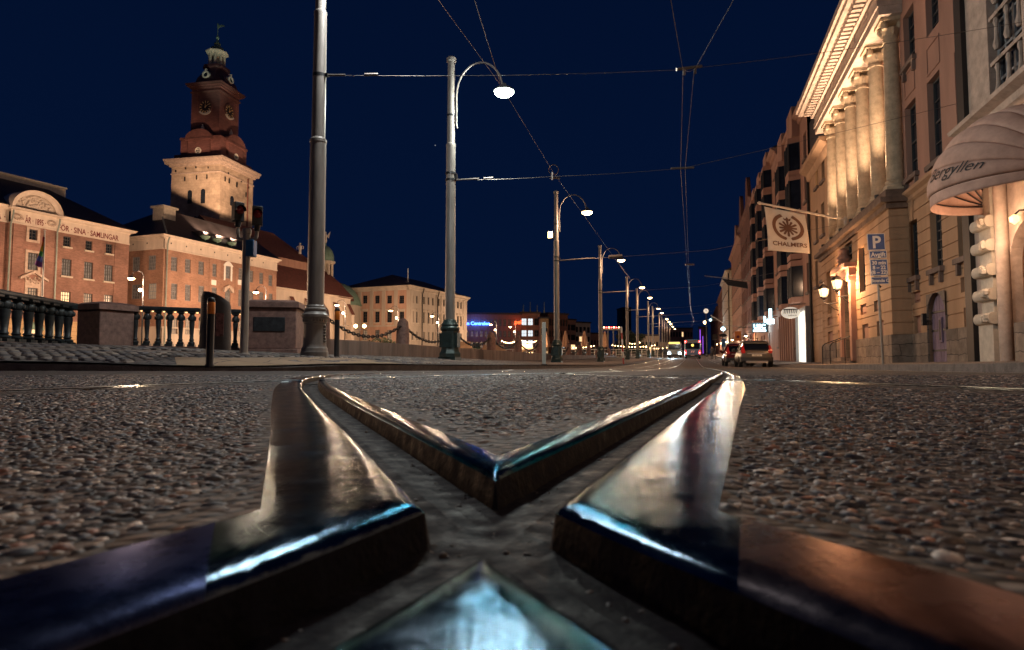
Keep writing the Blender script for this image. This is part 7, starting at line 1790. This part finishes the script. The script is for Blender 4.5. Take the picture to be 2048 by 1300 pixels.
b_, f_, l_, h_ = far_block('violet lit facade at the far right end of the street', 1398, 1410, 655, 300, 'dkpink', R3, 2, dx=-.4)
f_.add(MB().box(.5, .8, -.15, .05, 4, h_-1).box(l_-1.0, l_-.8, -.15, .05, 2, h_-4), 'light_strip', X['violet'])
# a roof terrace of red and amber lamps, on a canopy
p = at(1205, 700, 150); q = at(1238, 700, 150); cz = zat(656, 150); cn = thing('roof_canopy', 'canopy edged with red and amber lamps right of the third amber lamp pole', 'canopy', (p.x, p.y, ZG), 0)
wd = q.x-p.x; MB().box(0, wd, -1.5, 1.5, cz-ZG-.5, cz-ZG-.2).build('roof', X['cream'], cn)
for k in range(4): MB().box(wd*k/3.0-.12, wd*k/3.0+.12, -.12, .12, 0, cz-ZG-.5).build('post', X['polegrey'], cn)
for k in range(7): MB().lathe([(0,-.16),(.16,0),(0,.16)], 8).build('lamp', X['redglow' if k % 2 else 'bulbw2'], cn, mat=T((.2+(wd-.4)*k/6, -1.4, cz-ZG+.05)))
p = at(1258, 700, 170); foliage('round_tree', 'large dark round tree behind the red and white pole', 'tree', (p.x, p.y, ZG), 4.4, 3.4, 1.2, 5200, .3)
p = at(1296, 700, 200); foliage('street_tree', 'smaller dark tree before the lit cream corner house', 'tree', (p.x, p.y, ZG), 1.6, 1.6, 2.0, 900, .25)
# market stalls, folded parasols and strings of bulbs on the far quay
STL = [(918, 943, 683, 92, 'stall with a scalloped orange lit awning right of the white lamp pole'), (944, 962, 686, 96, 'stall with low dark canopy next to the scalloped orange one'), (963, 1012, 690, 84, 'broad peaked canvas stall roof behind the low wall'), (1040, 1066, 688, 90, 'small lit kiosk behind the fifth stone post')]
for i, (x0, x1, yt, Y, lb) in enumerate(STL):
    a, b2_ = at(x0, 700, Y).x, at(x1, 700, Y).x; w_ = b2_-a; zt = zat(yt, Y)-ZG; t = thing('market_stall', lb, 'market stall', ((a+b2_)/2, Y, ZG), 0, 'market stalls on the far quay')
    m = MB(); m.add([(-w_/2,-1.2,zt-.75),(w_/2,-1.2,zt-.75),(w_/2,1.2,zt-.75),(-w_/2,1.2,zt-.75),(-w_/2*.8,0,zt),(w_/2*.8,0,zt)], [(0,1,5,4),(1,2,5),(2,3,4,5),(3,0,4)])
    n = max(3, int(w_/.45))
    for k in range(n): xa, xb = -w_/2+w_*k/n, -w_/2+w_*(k+1)/n; m.add([(xa,-1.21,zt-.75),(xb,-1.21,zt-.75),(xb,-1.21,zt-1.0),((xa+xb)/2,-1.21,zt-1.12),(xa,-1.21,zt-1.0)], [(4,3,2,1,0)])
    m.build('canopy', X['tent' if i != 1 else 'polegreen'], t, smooth=False); m = MB()
    for sx_ in (-1, 1):
        for sy in (-1, 1): m.box(sx_*w_*.47-.05,sx_*w_*.47+.05,sy*1.1-.05,sy*1.1+.05,0,zt-.7)
    m.box(-w_*.45,w_*.45,-.9,-.5,0,1.0); m.build('counter', X['darkwood'], t)
    nb_ = 5
    for k in range(nb_): MB().lathe([(0,-.1),(.1,0),(0,.1)], 8).build('bulb', X['bulbw2'], t, mat=T((-w_*.42+w_*.84*k/(nb_-1), -1.0, zt-1.25)))
    light('stall_light', ((a+b2_)/2, Y-.7, ZG+zt-1.2), 170, AMBER, .3)
for i, (px, y0, y1, Y) in enumerate(((1131, 661, 694, 92), (1169, 661, 694, 96), (1210, 662, 694, 104), (1093, 663, 694, 90))):
    p = at(px, 700, Y); zb, zt = zat(y1, Y)-ZG, zat(y0, Y)-ZG; t = thing('folded_parasol', 'folded brown parasol, %s from the left in the café row' % ['second', 'third', 'fourth', 'first'][i], 'parasol', (p.x, p.y, ZG), 0, 'folded parasols of the quay café')
    m = MB(); m.loft([[(r*(1+.18*math.cos(5*a))*math.cos(a), r*(1+.18*math.cos(5*a))*math.sin(a), z) for a in np.linspace(0, 2*math.pi, 30, endpoint=False)] for r, z in ((.5,zb),(.48,zb+.3),(.33,zb+(zt-zb)*.55),(.12,zt-.15),(.02,zt))]); m.build('canvas', X['parasol'], t); MB().tube([(0,0,0),(0,0,zb+.2)], .05, 6).lathe([(.35,0),(.35,.1)], 10).build('pole', X['iron'], t)
def bulbs(label, x0, x1, y, Y, n, sag=.35, mt='bulbw2', r=.09):
    a, b2_ = at(x0, y, Y), at(x1, y, Y); t = thing('string_lights', label, 'string lights', (a+b2_)/2, 0, 'strings of bulbs along the far quay'); c = (a+b2_)/2; P = [a.lerp(b2_, k/(n*2))-c-Vector((0,0,sag*4*(k/(n*2))*(1-k/(n*2)))) for k in range(2*n+1)]
    m = MB().tube(P, .015, 4)
    for e_ in (P[0], P[-1]): m.tube([e_, (e_.x, e_.y, ZG-c.z)], .05, 5)
    m.build('cable', X['iron'], t)
    for k in range(n): MB().lathe([(0,-r),(r,0),(0,r)], 7).build('bulb', X[mt], t, mat=T(P[2*k+1]))
    return t
bulbs('string of warm bulbs above the stalls between third and fourth stone posts', 1002, 1034, 681, 92, 9); bulbs('string of warm bulbs above the lit kiosk left of the grey pillar', 1041, 1078, 680, 94, 11)
bulbs('low string of white bulbs right of the floodlight pole', 1118, 1190, 691, 100, 14, mt='bulbw2'); bulbs('low string of warm bulbs before the dark round tree', 1222, 1312, 690, 112, 16); bulbs('string of amber bulbs above the tree, before the office tower', 1252, 1282, 684, 118, 6); bulbs('string of bulbs before the restaurant block', 1290, 1340, 694, 140, 12)
# café terrace: pale railing and tables seen over the wall
for i, (x0, x1, Y) in enumerate(((1012, 1080, 88), (1112, 1215, 96), (1222, 1335, 118))):
    a, b2_ = at(x0, 700, Y), at(x1, 700, Y); w_ = b2_.x-a.x; zt = zat(698.5, Y)-ZG; t = thing('terrace_railing', ('white terrace railing left of the grey pillar', 'white terrace railing below the folded parasols', 'white terrace railing before the dark round tree')[i], 'railing', (a.x, Y, ZG), 0, 'railings of the quay café')
    MB().box(0,w_,-.05,.05,zt-.08,zt).box(0,w_,-.03,.03,zt-.5,zt-.45).box(0,w_,-.03,.03,zt-.95,zt-.9).build('rail', X['signwhite'], t)
    n = int(w_/.9)
    for k in range(min(n, 40)): MB().box(w_*k/n-.04,w_*k/n+.04,-.04,.04,0,zt-.05).build('post', X['signwhite'], t)
    for k in range(4): light('terrace_light', (a.x+w_*(k+.5)/4, Y+1.5, ZG+zt+1.0), 300, (1,.68,.38), .2)
# lamps on the right pavement
for i, (px, py, Y, lb) in enumerate(((1410, 645, 125, 'round globe lamp on a bracket, far right pavement'), (1446, 658, 92, 'bluish wall lamp on the bright pale stone house'), (1421, 640, 150, 'small bluish wall lamp above the far right pavement'))):
    p = at(px, py, Y); t = thing('wall_lamp', lb, 'lamp', p, NA); MB().lathe([(0,-.3),(.27,-.15),(.32,.05),(.2,.25),(0,.3)], 12).build('globe', X['bulbw2' if i == 0 else 'neoncyan'], t); s, tq = st(p.x, p.y); MB().tube([(0,0,.3),(.2,0,.55),(7.3-tq,0,.2)], .035, 6).build('bracket', X['steelpost'], t)
    light('lamp_light', p+Vector((-.3,-.4,-.2)), 260, WARM if i == 0 else (.6,.85,1), .2)
p = at(1432, 641, 112); wf = thing('wall_flagpole', 'bare white flagpole slanting from the dusky plaster house', 'flagpole', p, NA); MB().tube([(-.8,0,.9),(1.5,0,-.7)], .06, 7).build('pole', X['signwhite'], wf); MB().lathe([(0,-.1),(.1,0),(0,.1)], 8, (-.8,0,.9)).build('knob', X['gold'], wf)
for i, (s, pw, c) in enumerate(((88, 500, AMBER), (100, 450, (1,.7,.45)), (118, 700, (1,.75,.5)), (140, 1000, (1,.78,.55)), (165, 800, AMBER), (190, 800, WARM))):
    p = SP(s, 6.6, float(zr(s))+3.2); t = thing('shop_lamp', 'warm shop lamp over the right pavement, %s of six going up the street' % ORD[i], 'lamp', p, NA, 'shop lamps up the right side'); MB().lathe([(.05,.2),(.16,.05),(.2,-.1)], 10).build('shade', X['iron'], t); MB().lathe([(.19,-.1),(.1,-.18),(0,-.2)], 10, caps=False).build('bulb', X['bulbw'], t); MB().tube([(0,0,.2),(.3,0,.35),(1.2,0,.3)], .025, 5).build('bracket', X['iron'], t)
    light('shop_light', p+Vector((-.05,-.1,-.4)), pw, c, .2)

# ================= FLOODLIGHTS AND UNSEEN STREET LAMPS =================
twl = Vector((tc_.x, tc_.y, 0))
for p, dxt, dyt, zt, pw, sp in ((RFL[0], -2.5, -4.2, 28, 26000, 40), (RFL[1], 4.2, -1.5, 25, 26000, 44), (RFL[2], 4.3, 1.0, 28, 24000, 46)):
    light('roof_floodlight', p, pw, (1,.60,.36), .25, spot=sp, target=(twl.x+dxt, twl.y+dyt, zt), blend=.8)
light('lantern_flood', RFL[2], 9000, (.85,1,.75), .2, spot=12, target=(twl.x, twl.y, tz(112)), blend=.6)
light('lantern_flood', RFL[0], 9000, (.85,1,.75), .2, spot=10, target=(twl.x, twl.y, tz(112)), blend=.6)
# ================= CAMERA, SKY =================
cam = bpy.data.cameras.new('camera'); co = bpy.data.objects.new('camera', cam); COL.objects.link(co)
cam.sensor_width = 36; cam.lens = 36*F/2048; cam.clip_start = .005; cam.clip_end = 4000
co.location = (0, 0, HC); co.rotation_euler = (R(90)+PITCH, 0, 0)
cam.dof.use_dof = True; cam.dof.focus_distance = 2.8; cam.dof.aperture_fstop = 16; cam.dof.aperture_blades = 7
SC.camera = co
w = bpy.data.worlds.new('World'); SC.world = w; w.use_nodes = True; nt = w.node_tree; L = nt.links
bg = nt.nodes['Background']
tc = nd(nt, 'ShaderNodeTexCoord'); sx = nd(nt, 'ShaderNodeSeparateXYZ'); L.new(tc.outputs['Generated'], sx.inputs[0])
cr = nd(nt, 'ShaderNodeValToRGB'); e = cr.color_ramp.elements
e[0].position = 0; e[0].color = (.0014, .0070, .031, 1); e[1].position = .6; e[1].color = (.0007, .0047, .023, 1)
L.new(sx.outputs[2], cr.inputs[0])
vo = nd(nt, 'ShaderNodeTexVoronoi'); vo.inputs['Scale'].default_value = 17; L.new(tc.outputs['Generated'], vo.inputs['Vector'])
lt = nd(nt, 'ShaderNodeMath', operation='LESS_THAN'); lt.inputs[1].default_value = .016; L.new(vo.outputs['Distance'], lt.inputs[0])
ml = nd(nt, 'ShaderNodeMath', operation='MULTIPLY'); ml.inputs[1].default_value = .22; L.new(lt.outputs[0], ml.inputs[0])
mx = nd(nt, 'ShaderNodeMix', data_type='RGBA', blend_type='ADD'); mx.inputs['Factor'].default_value = 1
L.new(cr.outputs[0], mx.inputs['A']); L.new(ml.outputs[0], mx.inputs['B']); L.new(mx.outputs['Result'], bg.inputs['Color'])
bg.inputs['Strength'].default_value = 1
SC.view_settings.view_transform = 'Standard'; SC.view_settings.look = 'None'; SC.view_settings.exposure = 0; SC.view_settings.gamma = 1
SC.cycles.use_denoising = True; SC.cycles.sample_clamp_indirect = 6; SC.cycles.max_bounces = 6; SC.cycles.diffuse_bounces = 2; SC.cycles.glossy_bounces = 4
SC.cycles.caustics_reflective = False; SC.cycles.caustics_refractive = False
